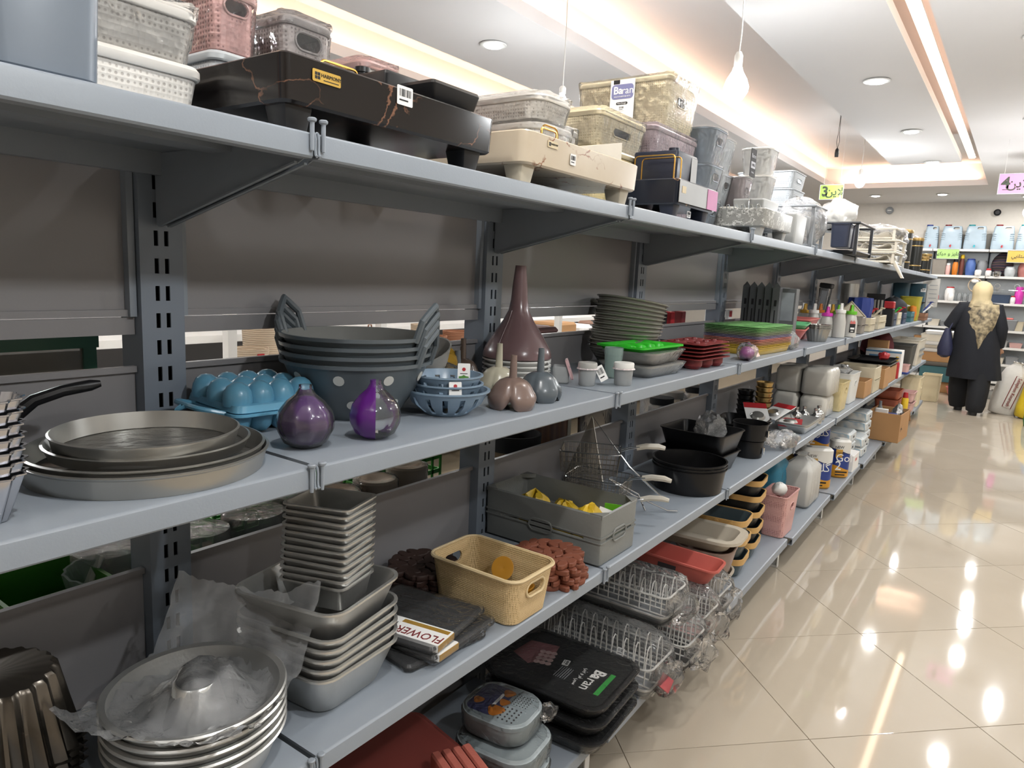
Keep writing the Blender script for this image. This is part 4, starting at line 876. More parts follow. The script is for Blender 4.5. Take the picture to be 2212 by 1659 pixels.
t = thing('house_board', 'cream house-shaped cutting board propped behind the bottles', 'board', (.29, 4.78, Z), rot=(radians(-12), 0, 0)); obj('board', MB().prism([(-.1, 0), (.1, 0), (.1, .11), (0, .21), (-.1, .11)], 0, .012, 'y'), mat('board_cream', '#d8cdb4', .5), t, smooth=0); obj('edge', MB().tube([(-.104, .006, .112), (0, .006, .217), (.104, .006, .112)], .008, 5), mat('board_edge', '#a59a84', .5), t)
t = thing('clear_case', 'tall clear case with a black lid against the back panel', 'case', (.075, 4.85, Z), rot=(0, radians(6), 0)); obj('case', tub(.07, .08, .07, .08, .3, .01, .002), MATS['clear_plastic'], t); obj('lid', MB().box(-.042, .042, -.047, .047, .3, .335, .006), MATS['black_plastic'], t); obj('insert', MB().box(-.025, .01, -.01, .0, .01, .28), MATS['grey_plastic'], t, smooth=0)
t = thing('case', 'second dark-lidded case beside the tall clear one', 'case', (.05, 5.05, Z)); obj('body', tub(.06, .07, .06, .07, .3, .01, .002), MATS['black_plastic'], t)
t = thing('metal_tube', 'large rolled sheet-metal cylinder standing at the back', 'tube', (.20, 5.2, Z)); obj('tube', MB().lathe([(.06, 0), (.062, .34), (.058, .34), (.056, .0)], 28, c0=False, c1=False), MATS['alu_dull'], t)
t = thing('cake_mould', 'blue scalloped plastic mould behind the house-shaped board', 'mould', (.30, 5.1, Z)); obj('body', MB().lathe([(.07, 0), (.085, .2), (.08, .24), (.02, .245), (.001, .245)], 40, wob=lambda a, z: .06*sin(9*a)), mat('royal_blue', '#2c3f86', .35), t)
t = thing('muffin_mould', 'brown and tan moulded tray standing on edge', 'mould', (.20, 5.75, Z)); 
obj('tray', MB().box(-.05, .05, -.01, .01, 0, .24, .008), mat('toffee', '#b98c52', .4), t)
for i in range(2): obj('scoop', MB().lathe([(.03, 0), (.026, .02), (.001, .028)], 20), mat('choc', '#6d3b30', .4), t, (-.022+i*.045, -.01, .21), (pi/2, 0, 0))
t = thing('mould_card', 'black card of small dark moulds with a pegboard header', 'card', (.27, 5.95, Z)); obj('card', MB().box(-.07, .07, 0, .004, 0, .27), MATS['ink'], t, smooth=0)
for i in range(5): obj('mould', MB().tube([(-.052+i*.026, -.01, .02), (-.05+i*.026, -.014, .1), (-.052+i*.026, -.01, .22)], .009, 8), MATS['alu_dull'], t)
t = thing('toolbox', 'small red and black box behind the crates', 'box', (.35, 6.1, Z)); obj('base', MB().box(-.05, .05, -.05, .05, 0, .15, .006), MATS['ink'], t); obj('top', MB().box(-.048, .048, -.048, .048, .151, .21, .006), MATS['red'], t)
def crate(label, x0, x1, y0, y1, z0, h, m, fill=None, name='slatted_crate', oval_=True):
    t = thing(name, label, 'crate', ((x0+x1)/2, (y0+y1)/2, z0), group='small slatted crates' if h < .13 else None); w, d = x1-x0, y1-y0
    g = h*.05
    mb = tub(w-.004, d-.004, w, d, h, .008, .004, 0, .004, 2)
    cu = MB().box(-w*.36, w*.36, -d, d, h*.47, h*.47+g*.8).box(-w, w, -d*.36, d*.36, h*.47, h*.47+g*.8)
    obj('body', cut(mb, cu), m, t)
    for q in (h*.445, h*.545): obj('rib', MB().loft([rr(w+.004, d+.004, .008, q, 2), rr(w+.004, d+.004, .008, q+.003, 2), rr(w-.001, d-.001, .008, q+.003, 2), rr(w-.001, d-.001, .008, q, 2)], closed=True), m, t)
    if oval_:
        for k, M in enumerate((Matrix.Translation((w/2+.001, 0, h*.49)), Matrix.Translation((0, -d/2-.001, h*.49)) @ Matrix.Rotation(-pi/2, 4, 'Z'))):
            pts = [(0, a, b) for a, b in oval(min(w, d)*.36, h*.24, 8)]
            obj('oval_badge', MB().tube(pts, .003, 5, True).xf(M), m, t)
            if k == 1: obj('badge_plate', MB().prism(oval(min(w, d)*.36, h*.24, 8), -.001, .001, 'x').xf(M), m, t)
    for sx in (-1, 1):
        for sy in (-1, 1): obj('corner', MB().prism([(0, 0), (sx*-.04, 0), (0, sy*-.04)] if sx*sy < 0 else [(0, 0), (0, sy*-.04), (sx*-.04, 0)], h-.012, h+.001).mv(sx*(w/2-.001), sy*(d/2-.001), 0), m, t, smooth=0)
    return t
mat('crate_grey', '#80827f', .5, bump=.06, bscale=150); mat('crate_ivory', '#d3c8ae', .5); mat('crate_navy', '#35455e', .5); mat('crate_teal', '#3f6d74', .5); mat('crate_brown', '#86604a', .6); mat('crate_taupe', '#8c857c', .5)
crate('small taupe slatted crate beside the fries-label bottle', .30, .41, 4.60, 4.74, Z, .115, MATS['crate_taupe'], oval_=False); crate('narrow ivory slatted crate behind the taupe one', .30, .41, 4.95, 5.15, Z, .10, MATS['crate_ivory'], oval_=False)
crate('wide ivory slatted crate near the edge of the middle shelf', .24, .40, 5.38, 5.72, Z, .105, MATS['crate_ivory'], oval_=False); crate('navy slatted crate left of a cream one', .27, .40, 6.12, 6.32, Z, .11, MATS['crate_navy'], oval_=False)
crate('cream slatted crate right of the navy one', .27, .40, 6.4, 6.6, Z, .11, MATS['crate_ivory'], oval_=False); crate('second navy slatted crate further along', .27, .40, 6.75, 6.95, Z, .1, MATS['crate_navy'], oval_=False)
crate('teal slatted crate near the far end', .25, .40, 7.3, 7.55, Z, .1, MATS['crate_teal'], oval_=False); crate('brown wooden-look crate jutting over the edge at the far end', .30, .455, 7.95, 8.25, Z, .075, MATS['crate_brown'], oval_=False)
t = thing('shopping_bag', 'black cloth bag slumped among the far crates', 'bag', (.24, 7.2, Z)); obj('bag', crumple(.24, .3, .24, 61, 20, 14, .15), mat('black_cloth', '#1b1c20', .8), t, smooth=60)
for i in range(2):
    t = thing('teal_bin', ['left', 'right'][i] + ' of two tall teal plastic bins at the end of the middle shelf', 'bin', (.17 + i*.13, 8.2 + i*.3, Z)); obj('bin', tub(.14, .14, .16, .16, .39, .03, .003, .004), mat('teal_dark', '#2c4a58', .35), t)
    if i: barcode(t, (.06, -.078, .32), FY, .05, .04)
t = thing('yellow_basket', 'mustard-yellow basket beside the teal bins', 'basket', (.33, 7.75, Z)); obj('body', tub(.15, .2, .18, .26, .25, .03, .003, .004), mat('olive_yellow', '#a59a2f', .4), t)
t = thing('orange_toy', 'orange plastic scoop near the black bag', 'scoop', (.37, 7.62, Z)); obj('scoop', MB().lathe([(.02, 0), (.04, .08), (.03, .15), (.001, .16)], 14), MATS['orange_cap'], t)
for i, (x, y, c, h) in enumerate(((.30, 5.50, 'red', .125), (.33, 5.62, 'crate_ivory', .13), (.32, 6.2, 'white_plastic', .13), (.34, 6.5, 'green', .12), (.33, 6.85, 'red', .12), (.30, 7.4, 'white_plastic', .13), (.36, 8.1, 'ink', .16), (.40, 8.55, 'white_plastic', .12), (.38, 8.75, 'royal_blue', .16))):
    t = thing('kitchen_tool', ['red-handled peeler lying in the wide ivory crate', 'cream brush lying in the wide ivory crate', 'white ladle in the navy crate', 'green brush in the cream crate', 'red spatula in the second navy crate', 'white whisk in the teal crate', 'black tong in the brown crate', 'white bottle at the very end of the middle shelf', 'blue pen tube at the very end of the middle shelf'][i], 'tool', (x, y, Z + .03 + .0*i))
    obj('handle', MB().tube([(-.05, 0, .02), (0, .02, h*.6), (.04, .06, h)], [.007, .008, .010], 7), MATS[c], t); obj('head', MB().lathe([(.001, 0), (.018, .004), (.02, .012), (.001, .016)], 12).mv(.04, .06, h-.01), MATS[c], t)
# ================================================================= LOWER SHELF
Z = ZL + .0004
# upside-down fluted tins
mat('tin_smoky', '#6d675f', .25, .9, var=.1)
for i in range(4):
    t = thing('fluted_mould', ['lowest', 'second', 'third', 'uppermost'][i] + ' large fluted cake mould turned upside down at the left edge', 'cake mould', (.095, -.335, Z + i*.014), group='upturned fluted moulds')
    wb = lambda a, z: .045*cos(22*a)*(1.4 - 4*z)
    if i == 0: fm = obj('mould', MB().lathe([(.112, 0), (.115, .001), (.109, .003), (.098, .06), (.086, .125), (.08, .132), (.001, .134), (.001, .131), (.078, .129), (.095, .06), (.107, .002)], 110, wob=wb, c0=False, c1=False), MATS['tin_smoky'], t).data
    else: obj('mould', fm, None, t)
# bundt tins with bag
for i in range(5):
    t = thing('ring_tin', ['lowest', 'second', 'third', 'fourth', 'topmost'][i] + ' aluminium ring cake tin in the near stack' + (' with a tall centre cone' if i == 4 else ''), 'cake tin', (.283, -.118, Z + i*.0165), group='stacked ring tins')
    if i == 0: rt = obj('tin', MB().lathe([(.038, .0), (.1, 0), (.112, .006), (.128, .05), (.130, .058), (.137, .058), (.1385, .061), (.136, .0635), (.127, .061), (.124, .05), (.108, .009), (.05, .004), (.0335, .07), (.031, .073), (.0285, .073), (.031, .066)], 64, c0=False, c1=False), MATS['alu'], t).data
    else: obj('tin', rt, None, t)
def sheet(w, d, n, fz, seed, amp):
    r = random.Random(seed); m = MB(); vs = []
    ph = [(r.uniform(4, 14), r.uniform(4, 14), r.uniform(0, 6), r.uniform(.4, 1)) for _ in range(7)]
    for i in range(n+1):
        for j in range(n+1):
            x, y = (i/n-.5)*w, (j/n-.5)*d
            vs.append((x + r.uniform(-1, 1)*amp*.25, y + r.uniform(-1, 1)*amp*.25, fz(x, y) + amp*sum(k*sin(a*x*8 + b*y*8 + p) for a, b, p, k in ph)/4 + r.uniform(-1, 1)*amp*.3))
    return m.add(vs, [(i*(n+1)+j, (i+1)*(n+1)+j, (i+1)*(n+1)+j+1, i*(n+1)+j+1) for i in range(n) for j in range(n)])
def bagz(x, y):
    r = sqrt(x*x+y*y); z = .078 if r < .04 else max(.03, .078 - (r-.04)*1.0) if r < .1 else .03 + (r-.1)*.55
    if y > .09: z += (y-.09)*1.0
    return z
t = thing('plastic_bag', 'thin crumpled clear bag spread over the ring tins', 'bag', (.275, -.10, Z + .066), radians(30)); obj('sheet', sheet(.27, .33, 34, bagz, 4, .011), film('bag_thin', haze=.22, scale=30, gloss=.34, bump=1.), t, smooth=70)
# loaf tins: five big tins, then a leaning tower of small ones
for i in range(6):
    t = thing('square_tin', ['lowest', 'second', 'third', 'fourth', 'fifth', 'topmost'][i] + ' wide aluminium tin under the loaf tin tower', 'baking tin', (.255, .15, Z + i*.0185 + (.03 if i == 5 else 0)), radians(8 + (i-2)*1.5), group='wide aluminium tins'); 
    if i == 0: st = obj('tin', tub(.185, .165, .235, .215, .085, .035, .0018, .005, .004, 5), MATS['alu'], t).data
    else: obj('tin', st, None, t)
for i in range(12):
    t = thing('loaf_tin', ['lowest', 'second', 'third', 'fourth', 'fifth', 'sixth', 'seventh', 'eighth', 'ninth', 'tenth', 'eleventh', 'topmost'][i] + ' small loaf tin in the tall leaning tower', 'loaf tin', (.262 - i*.0022, .165 + i*.0025, Z + .168 + i*.0125), radians(14 + (i % 3)*1.5), group='tower of loaf tins', rot=(radians(.5), radians(-2), radians(14 + (i % 3)*1.5)))
    if i == 0: lt = obj('tin', tub(.125, .085, .142, .105, .05, .012, .0016, .0045, .003, 4), MATS['alu'], t).data
    else: obj('tin', lt, None, t)
# cutlery packs
mat('pack_black', '#1a1b1e', .3); mat('label_gold', '#c59a45', .35, .4)
for i, (x, y, z, a) in enumerate(((.27, .40, Z, -8), (.285, .415, Z+.0155, 3), (.27, .40, Z+.0335, 10))):
    t = thing('utensil_pack', ['lowest black utensil pack in clear film, corner jutting out', 'middle black utensil pack in clear film', 'top black utensil pack with a white flower-logo label'][i], 'package', (x, y, z), radians(a), group='black utensil packs')
    obj('tray', tub(.225, .205, .235, .215, .0145, .012, .004), MATS['pack_black'], t)
    for k in range(4): obj('spoon', MB().tube([(.08, -.01 + k*.025, .010), (-.08, -.01 + k*.025, .010)], [.006, .003], 6), MATS['black_plastic'], t)
    obj('wrap', MB().loft([rr(.24, .22, .014, 0, 6), rr(.248, .226, .016, .006, 6), rr(.246, .225, .016, .013, 6), rr(.22, .2, .014, .0158, 6)]).jit(.0007, 70+i, .0002), MATS['film'], t, smooth=80)
    if i:
        l = obj('label_band', MB().loft([rr(.24, .066, .003, .0005, 2, 0, -.062), rr(.24, .066, .003, .0162 if i == 2 else .0158, 2, 0, -.062)]), MATS['paper'], t, smooth=0)
        obj('gold_end', MB().box(.1202, .1208, -.094, -.03, .001, .0155), MATS['label_gold'], l, smooth=0)
        if i == 2:
            text('FLOWER', .036, MATS['dark_red'], l, (.062, -.074, .0166), (0, 0, pi), sx=.8, name='lettering'); obj('gold_bar', MB().box(.0, .115, -.047, -.034, .0162, .0166), MATS['label_gold'], l, smooth=0)
            barcode(l, (-.01, -.068, .0166), (0, 0, radians(-80)), .04, .024); obj('picture', MB().box(-.10, -.05, -.085, -.04, .0162, .0165), MATS['pale_taupe'], l, smooth=0)
            for k in range(7): obj('drawn_spoon', MB().box(-.098, -.052, -.083 + k*.006, -.081 + k*.006, .0165, .0168), MATS['crate_brown'], l, smooth=0)
# cork trivets
mat('cork_red', '#7d4632', .6, var=.2, scale=30); mat('cork_dark', '#3c2822', .6, var=.2)
def trivet(label, x, y, m, R=.1, layers=5, seed=1):
    r = random.Random(seed); me = None
    for l in range(layers):
        t = thing('wooden_trivet', label[l], 'trivet', (x + r.uniform(-.006, .006), y + r.uniform(-.006, .006), Z + l*.0145), r.uniform(0, 3))
        pts = [(0, 0)] + [(R*.38*cos(a), R*.38*sin(a)) for a in [k*pi/3 for k in range(6)]] + [(R*.74*cos(a), R*.74*sin(a)) for a in [k*pi/6 for k in range(12)]] + [(R*cos(a), R*sin(a)) for a in [k*pi/8 for k in range(16)]]
        for k, (a, b) in enumerate(pts):
            q = MB().lathe([(.015, 0), (.017, .002), (.0172, .0115), (.015, .0138), (.001, .014)], 10).xf(Matrix.Rotation(r.uniform(0, 3), 4, 'Z') @ Matrix.Diagonal((1.25, .72, 1, 1))).mv(a*.86, b*.86, 0)
            obj('disc', q, m, t)
trivet([s + ' reddish trivet of wooden discs beside the cream basket' for s in ('lowest', 'second', 'third', 'fourth', 'top')], .335, .853, MATS['cork_red'], .095, 5, 2)
trivet([s + ' dark trivet of wooden discs at the back left of the cream basket' for s in ('lowest', 'second', 'third', 'top')], .105, .60, MATS['cork_dark'], .09, 4, 5)
# cream basket
t = thing('basket', 'cream perforated basket with hand holes holding yellow and green tools', 'basket', (.308, .632, Z)); w, d, h = .262, .172, .118
mb = tub(.238, .150, w, d, h, .03, .003, .005, .006, 5)
me = cut(mb, MB().prism(oval(.066, .026), -.3, .3, 'x').mv(0, 0, h*.68)); obj('body', me, MATS['weave_tan'], t)
obj('handle_rim', MB().tube([(w/2-.002, a, h*.68+b) for a, b in oval(.074, .034)], .003, 6, True), MATS['cream_plastic'], t)
obj('rim', MB().tube([(x, y, h-.002) for x, y, z in rr(w+.006, d+.006, .033, 0, 6)], .0045, 6, True), MATS['cream_plastic'], t)
mat('spoon_amber', '#b9822a', .3); mat('deep_green', '#1f7a3f', .35)
t = thing('serving_spoon', 'amber plastic spoon leaning in the cream basket', 'spoon', (.285, .655, Z+.015), rot=(radians(-30), radians(20), 0)); obj('bowl', MB().lathe([(.001, 0), (.02, .003), (.03, .009), (.028, .0095), (.001, .004)], 24).xf(Matrix.Rotation(pi/2, 4, 'X')).mv(0, 0, .065), MATS['spoon_amber'], t); obj('stem', MB().tube([(0, 0, .04), (.01, 0, .0), (.04, 0, -.0)], .006, 7), MATS['spoon_amber'], t)
for i in range(3):
    t = thing('scoop', ['green scoop lying in the cream basket', 'green scoop seen through the hand hole', 'amber whisk lying in the cream basket'][i], 'scoop', (.27 + i*.055, .63 + (i-1)*.02, Z + .01), rz=.6*i); obj('cup', MB().lathe([(.02, 0), (.032, .03), (.034, .046), (.03, .046), (.02, .004), (.001, .004)], 20).xf(Matrix.Diagonal((1.2, .8, 1, 1))), MATS['deep_green' if i < 2 else 'spoon_amber'], t); obj('grip', MB().tube([(-.03, 0, .04), (-.07, .01, .03)], .006, 6), MATS['deep_green' if i < 2 else 'spoon_amber'], t)
# grey slatted crate and its contents
crate('large grey slatted crate with oval badges holding yellow gloves', .008, .412, .995, 1.215, Z, .15, MATS['crate_grey'])
mat('lemon', '#dfb928', .4)
for i, (x, y, z) in enumerate(((.12, 1.10, .09), (.24, 1.08, .085), (.31, 1.10, .09), (.2, 1.15, .07))):
    t = thing('silicone_mitt', ['yellow pleated mitt at the back of the grey crate', 'yellow looped mitt in the middle of the grey crate', 'bright yellow fluted mitt at the front of the grey crate', 'folded mustard mitt low in the grey crate'][i], 'mitt', (x, y, Z + .008), rz=.8*i)
    obj('cloth', crumple(.11, .09, .125 if i < 3 else .1, 80+i, 18, 10, .28), MATS['lemon'], t, smooth=30)
t = thing('leaflet', 'white folded leaflet in the grey crate', 'paper', (.345, 1.14, Z + .09), rot=(radians(60), .3, .5)); obj('sheet', MB().box(-.025, .025, -.02, .03, 0, .0008), MATS['paper'], t, smooth=0)
t = thing('cutting_mat', 'lime-green sheet at the corner of the grey crate', 'mat', (.36, 1.17, Z + .03), rot=(0, 0, .3)); obj('sheet', MB().box(-.03, .03, -.002, .002, 0, .10), MATS['lime_cap'], t, smooth=0)
# frying baskets
mat('mesh_wire', '#8a857c', .35, .8)
def fry_basket(label, x, y, z, rz, s=1., tilt=0):
    t = thing('frying_basket', label, 'frying basket', (x, y, z), rot=(0, tilt, rz)); w, d, h = .17*s, .13*s, .06*s; mb = MB(); n = 15
    for i in range(n):
        a = -w/2 + w*i/(n-1); mb.tube([(a, -d/2, h), (a*.92, -d/2*.9, 0), (a*.92, d/2*.9, 0), (a, d/2, h)], .0008, 3)
    for i in range(10):
        a = -d/2 + d*i/9; mb.tube([(-w/2, a, h), (-w/2*.92, a*.9, 0), (w/2*.92, a*.9, 0), (w/2, a, h)], .0008, 3)
    for q in range(5):
        k = q/4; e = .92 + .08*k; mb.tube([(x_, y_, h*k) for x_, y_, _ in rr(w*e, d*(.9+.1*k), .02, 0, 3)], .0009, 3, True)
    obj('mesh', mb, MATS['mesh_wire'], t); obj('rim', MB().tube([(x_, y_, h) for x_, y_, _ in rr(w, d, .02, 0, 3)], .0022, 6, True), MATS['chrome'], t)
    for s_ in (-1, 1): obj('arm', MB().tube([(w/2, s_*.012, h), (w/2+.03, s_*.012, h+.012), (w/2+.06, s_*.008, h+.018)], .002, 6), MATS['chrome'], t)
    obj('grip', MB().tube([(w/2+.05, 0, h+.014), (w/2+.08, 0, h+.022), (w/2+.12, 0, h+.024), (w/2+.142, 0, h+.020)], [.009, .010, .010, .007], 8), mat('handle_ivory', '#c9c4b8', .4), t)
    return t
fry_basket('upper wire frying basket with an ivory handle', .175, 1.34, Z+.17, radians(26), 1.15); fry_basket('lower wire frying basket with an ivory handle', .21, 1.34, Z+.085, radians(10), 1.15); fry_basket('flat wire frying basket lying behind the grey crate, handle near the shelf', .2, 1.345, Z, radians(24), 1.15)
t = thing('mesh_strainer', 'triangular mesh strainer standing behind the frying baskets', 'strainer', (.05, 1.52, Z), rot=(0, 0, radians(20))); obj('mesh', MB().loft([circ(.002, .30, 20, .02), circ(.075, .06, 20), circ(.07, .02, 20)], False, False), mat('mesh_sheet', '#6f6a62', .5, .5, alpha=.55), t); obj('frame', MB().tube([(.075, 0, .06), (.02, 0, .305), (.16, .05, .12), (.28, .1, .006)], .004, 6), MATS['chrome'], t)
t = thing('frying_stand', 'bent chrome stand lying in front of the round pans', 'stand', (.36, 1.55, Z)); obj('wire', MB().tube([(-.16, -.12, .12), (-.10, -.05, .06), (0, .03, .006), (.03, .05, .006)], .003, 6).tube([(-.18, -.06, .10), (-.1, .0, .05), (-.06, -.02, .004)], .003, 6), MATS['chrome'], t)
# ---------------- lower shelf, further along
Z = ZL + .0004
for i in range(3):
    t = thing('round_pan', ['lowest', 'middle', 'top'][i] + ' deep round black cake pan in the nest of three', 'cake pan', (.298, 1.92, Z + i*.012), group='nested round black pans')
    if i == 0: rp = obj('pan', pan(.128, .139, .095, .002, .005, 48), MATS['black_pan'], t).data
    else: obj('pan', rp, None, t)
for i in range(2):
    t = thing('square_pan', ['lower square black pan behind the round ones', 'upper large rectangular black pan with a bag inside'][i], 'baking pan', (.205 + .01*i, 2.26, Z + i*.075), radians(-4)); obj('pan', tub(.25, .19, .29, .25, .1 if i else .085, .03, .002, .005, .004, 5), MATS['black_pan'], t)
t = thing('plastic_bag', 'crumpled clear bag sticking out of the rectangular black pan', 'bag', (.24, 2.28, Z + .088)); obj('sheet', crumple(.12, .14, .15, 33, 20, 12, .4), MATS['film_haze'], t, smooth=60)
for i in range(2):
    t = thing('small_pan', ['lower small springform pan', 'upper small springform pan'][i] + ' right of the rectangular one', 'cake pan', (.315, 2.62, Z + i*.083)); obj('pan', pan(.062 + .012*i, .066 + .014*i, .08, .002, .003, 36), MATS['black_pan'], t); obj('clasp', MB().box(.066 + .013*i, .072 + .013*i, -.01, .01, .02, .05), MATS['chrome'], t, smooth=0)
for i in range(2):
    t = thing('roasting_pan', ['lower flat black roasting pan at the back', 'upper black roasting pan with a side handle'][i], 'roasting pan', (.17, 2.95, Z + i*.045), radians(5)); obj('pan', tub(.2, .26, .24, .33, .06, .05, .002, .006), MATS['black_pan'], t); obj('handle', MB().tube(rounded_path([(.12, -.03, .055), (.145, -.03, .06), (.145, .03, .06), (.12, .03, .055)], .01), .005, 6), MATS['black_pan'], t)
t = thing('plastic_bag', 'loose clear bag hanging over the lower shelf edge', 'bag', (.385, 2.92, Z)); obj('sheet', crumple(.13, .24, .085, 37, 24, 12, .4), MATS['film_haze'], t, smooth=60); obj('sticker', MB().box(.05, .052, .06, .085, .0, .03), MATS['dark_red'], t, smooth=0)
t = thing('steel_tray', 'shallow aluminium tray near the edge of the lower shelf', 'tray', (.325, 3.49, Z)); obj('tray', tub(.14, .29, .16, .33, .045, .012, .002, .008), MATS['alu'], t)
t = thing('steel_tray', 'second aluminium tray nested in the first', 'tray', (.325, 3.49, Z+.008)); obj('tray', tub(.14, .29, .16, .33, .045, .012, .002, .008), MATS['alu'], t)
for i, (x, y, z, a, b) in enumerate(((.30, 3.42, .03, .2, .0), (.25, 3.3, .11, -.4, .35), (.2, 3.1, .12, .5, .45))):
    t = thing('blister_card', ['flat red boxed tool lying in the aluminium tray', 'red and white blister card leaning on the roasting pan', 'red-headed card at the back of the roasting pan'][i], 'package', (x, y, Z+z), rot=(b, 0, a)); obj('card', MB().box(-.06, .06, -.09, .09, 0, .02 if i == 0 else .004), MATS['paper'] if i else MATS['red'], t, smooth=0); obj('header', MB().box(-.06, .06, .045, .09, .0045, .006) if i else MB().box(-.058, .02, -.088, .03, .0202, .0208), MATS['red'] if i else MATS['paper'], t, smooth=0); obj('item', MB().lathe([(.04, 0), (.03, .012), (.001, .016)], 16).mv(0, -.03, .005 if i else .02), MATS['alu_dull'], t)
for i, (x, y) in enumerate(((.30, 3.72), (.37, 3.70), (.36, 3.82), (.27, 3.66))):
    t = thing('steel_spice_jar', ['leftmost', 'nearest', 'rightmost', 'rearmost'][i] + ' domed chrome jar in the group by the foam blocks', 'jar', (x, y, Z)); obj('jar', MB().lathe([(.034, 0), (.036, .004), (.036, .04), (.03, .056), (.013, .068), (.01, .08), (.013, .083), (.013, .096), (.001, .097)], 24), MATS['chrome'], t)
for i in range(2):
    for k in range(7 if i == 0 else 9):
        t = thing('cup_ring', ['black', 'brass'][i] + ' tin cup number ' + ['one', 'two', 'three', 'four', 'five', 'six', 'seven', 'eight', 'nine'][k] + ' from below in the back tower', 'cup', (.055 + i*.10, 3.36, Z + k*.029), group='towers of tin cups'); obj('cup', pan(.04, .046, .028, .002, .002, 24), MATS['black_pan'] if i == 0 else MATS['brass'], t)
# foam packs
film('foam_film', '#f6f4ee', .35, .2, 16, .12, .4); mat('foam', '#f3ecdd', .8, bump=.1, bscale=80)
for i, (x0, x1, y0, y1, z0, z1) in enumerate(((.05, .205, 3.93, 4.17, 0, .135), (.215, .375, 3.93, 4.17, 0, .135), (.05, .205, 3.95, 4.2, .1365, .30), (.215, .39, 3.93, 4.2, .1365, .305))):
    t = thing('foam_pack', ['lower left', 'lower right', 'upper left', 'upper right, largest'][i] + ' white foam-plate block in film', 'package', ((x0+x1)/2, (y0+y1)/2, Z+z0)); w, d, h = x1-x0, y1-y0, z1-z0
    obj('block', MB().loft([rr(w-.03, d-.03, .02, 0, 4), rr(w-.006, d-.006, .025, .012, 4), rr(w-.004, d-.004, .03, h-.03, 4), rr(w-.03, d-.03, .03, h-.002, 4)]), MATS['foam'], t); obj('film', MB().loft([rr(w-.028, d-.028, .02, -.0001, 6), rr(w, d, .026, .010, 6), rr(w, d, .03, h*.5, 6), rr(w, d, .03, h-.028, 6), rr(w-.026, d-.026, .03, h, 6)]).jit(.0008, 90+i, .0), MATS['foam_film'], t, smooth=80)
t = box_thing('beige perforated bin at the edge of the lower shelf', .26, .41, 4.23, 4.47, Z, Z+.195, 'weave_beige', None, hw=.2, hz=.72, taper=.8, name='bin', cat='bin')
t = box_thing('white plastic bin with a bag hanging out of it', .23, .395, 4.62, 4.92, Z, Z+.215, 'white_plastic', None, hw=.2, hz=.66, taper=.82, name='bin', cat='bin'); obj('bag', crumple(.13, .14, .07, 55, 18, 10, .35), MATS['film_haze'], t, (-.02, -.06, .195), smooth=60)
def carton(label, x0, x1, y0, y1, z0, h, rz=0., flaps=True, name='carton', m='carton'):
    t = thing(name, label, 'carton', ((x0+x1)/2, (y0+y1)/2, z0), rz); w, d = x1-x0, y1-y0
    obj('box', tub(w, d, w, d, h, .002, .004, 0, .002, 1), MATS[m], t, smooth=0)
    if flaps:
        obj('flap', MB().box(-w/2, w/2, 0, d*.35, 0, .004), MATS[m], t, (0, d/2, h), (radians(-55), 0, 0), smooth=0)
    return t
carton('small open brown carton beside the white bin', .295, .412, 5.02, 5.32, Z, .125, flaps=False)
crate('ivory slatted crate on the lower shelf behind the small carton', .14, .42, 5.36, 5.66, Z, .2, MATS['crate_ivory'], oval_=False)
carton('narrow upright brown carton on the lower shelf', .31, .44, 5.72, 5.98, Z, .165, flaps=False)
t = carton('wide brown carton under the oven trays', .08, .42, 6.05, 6.55, Z, .14, flaps=False)
for i in range(2):
    t = thing('oven_tray', ['lower', 'upper'][i] + ' black oven tray lying across the far cartons', 'tray', (.26, 6.30, Z + .1425 + i*.028)); obj('tray', tub(.3, .48, .33, .52, .026, .02, .002, .008), MATS['black_pan'] if i else MATS['alu_dull'], t)
t = thing('appliance_box', 'white printed box with a blue stripe and a sandwich maker picture', 'box', (.28, 6.78, Z)); obj('box', MB().box(-.15, .15, -.09, .09, 0, .25, .002), MATS['paper'], t); obj('stripe', MB().box(-.15, .15, -.0912, -.0902, .225, .24), mat('sky_print', '#5d8fb8', .5), t, smooth=0); obj('picture', MB().loft([rr(.11, .06, .02, 0), rr(.1, .05, .02, .001)]), MATS['ink'], t, (.07, -.0905, .15), FY); obj('title', MB().box(-.12, .0, -.0912, -.0906, .185, .2), MATS['sky_print'], t, smooth=0)
carton('torn brown carton flap standing open behind the printed box', .10, .28, 6.92, 7.0, Z, .32, flaps=False)
t = thing('folded_towel', 'burgundy cloth piled high at the back', 'cloth', (.14, 7.25, Z)); obj('cloth', crumple(.3, .4, .42, 63, 20, 12, .15), mat('burgundy', '#5c1f27', .85), t, smooth=60)
t = thing('dark_crate', 'dark grey open crate full of cutlery near the end', 'crate', (.30, 7.55, Z)); obj('box', tub(.24, .36, .28, .42, .26, .02, .003, .005), mat('graphite', '#4a4a46', .5), t)
for k in range(5): obj('divider', MB().box(-.12, .12, -.15+k*.07, -.146+k*.07, .01, .22), MATS['graphite'], t, smooth=0)
t = thing('white_crate', 'off-white plastic crate at the very end of the lower shelf', 'crate', (.30, 8.3, Z)); obj('box', tub(.24, .5, .28, .58, .28, .02, .003, .006), MATS['ivory'], t); obj('slots', MB().box(.139, .142, -.2, .2, .10, .12).box(.139, .142, -.2, .2, .16, .18), MATS['grey_plastic'], t, smooth=0)
t = thing('spray_can', 'red and yellow bottle standing by the printed box', 'bottle', (.405, 6.62, Z)); obj('body', MB().lathe([(.025, 0), (.027, .004), (.027, .14), (.012, .165), (.001, .166)], 18), MATS['red'], t); obj('cap', MB().lathe([(.012, .165), (.012, .2), (.001, .202)], 14), MATS['yellow'], t)
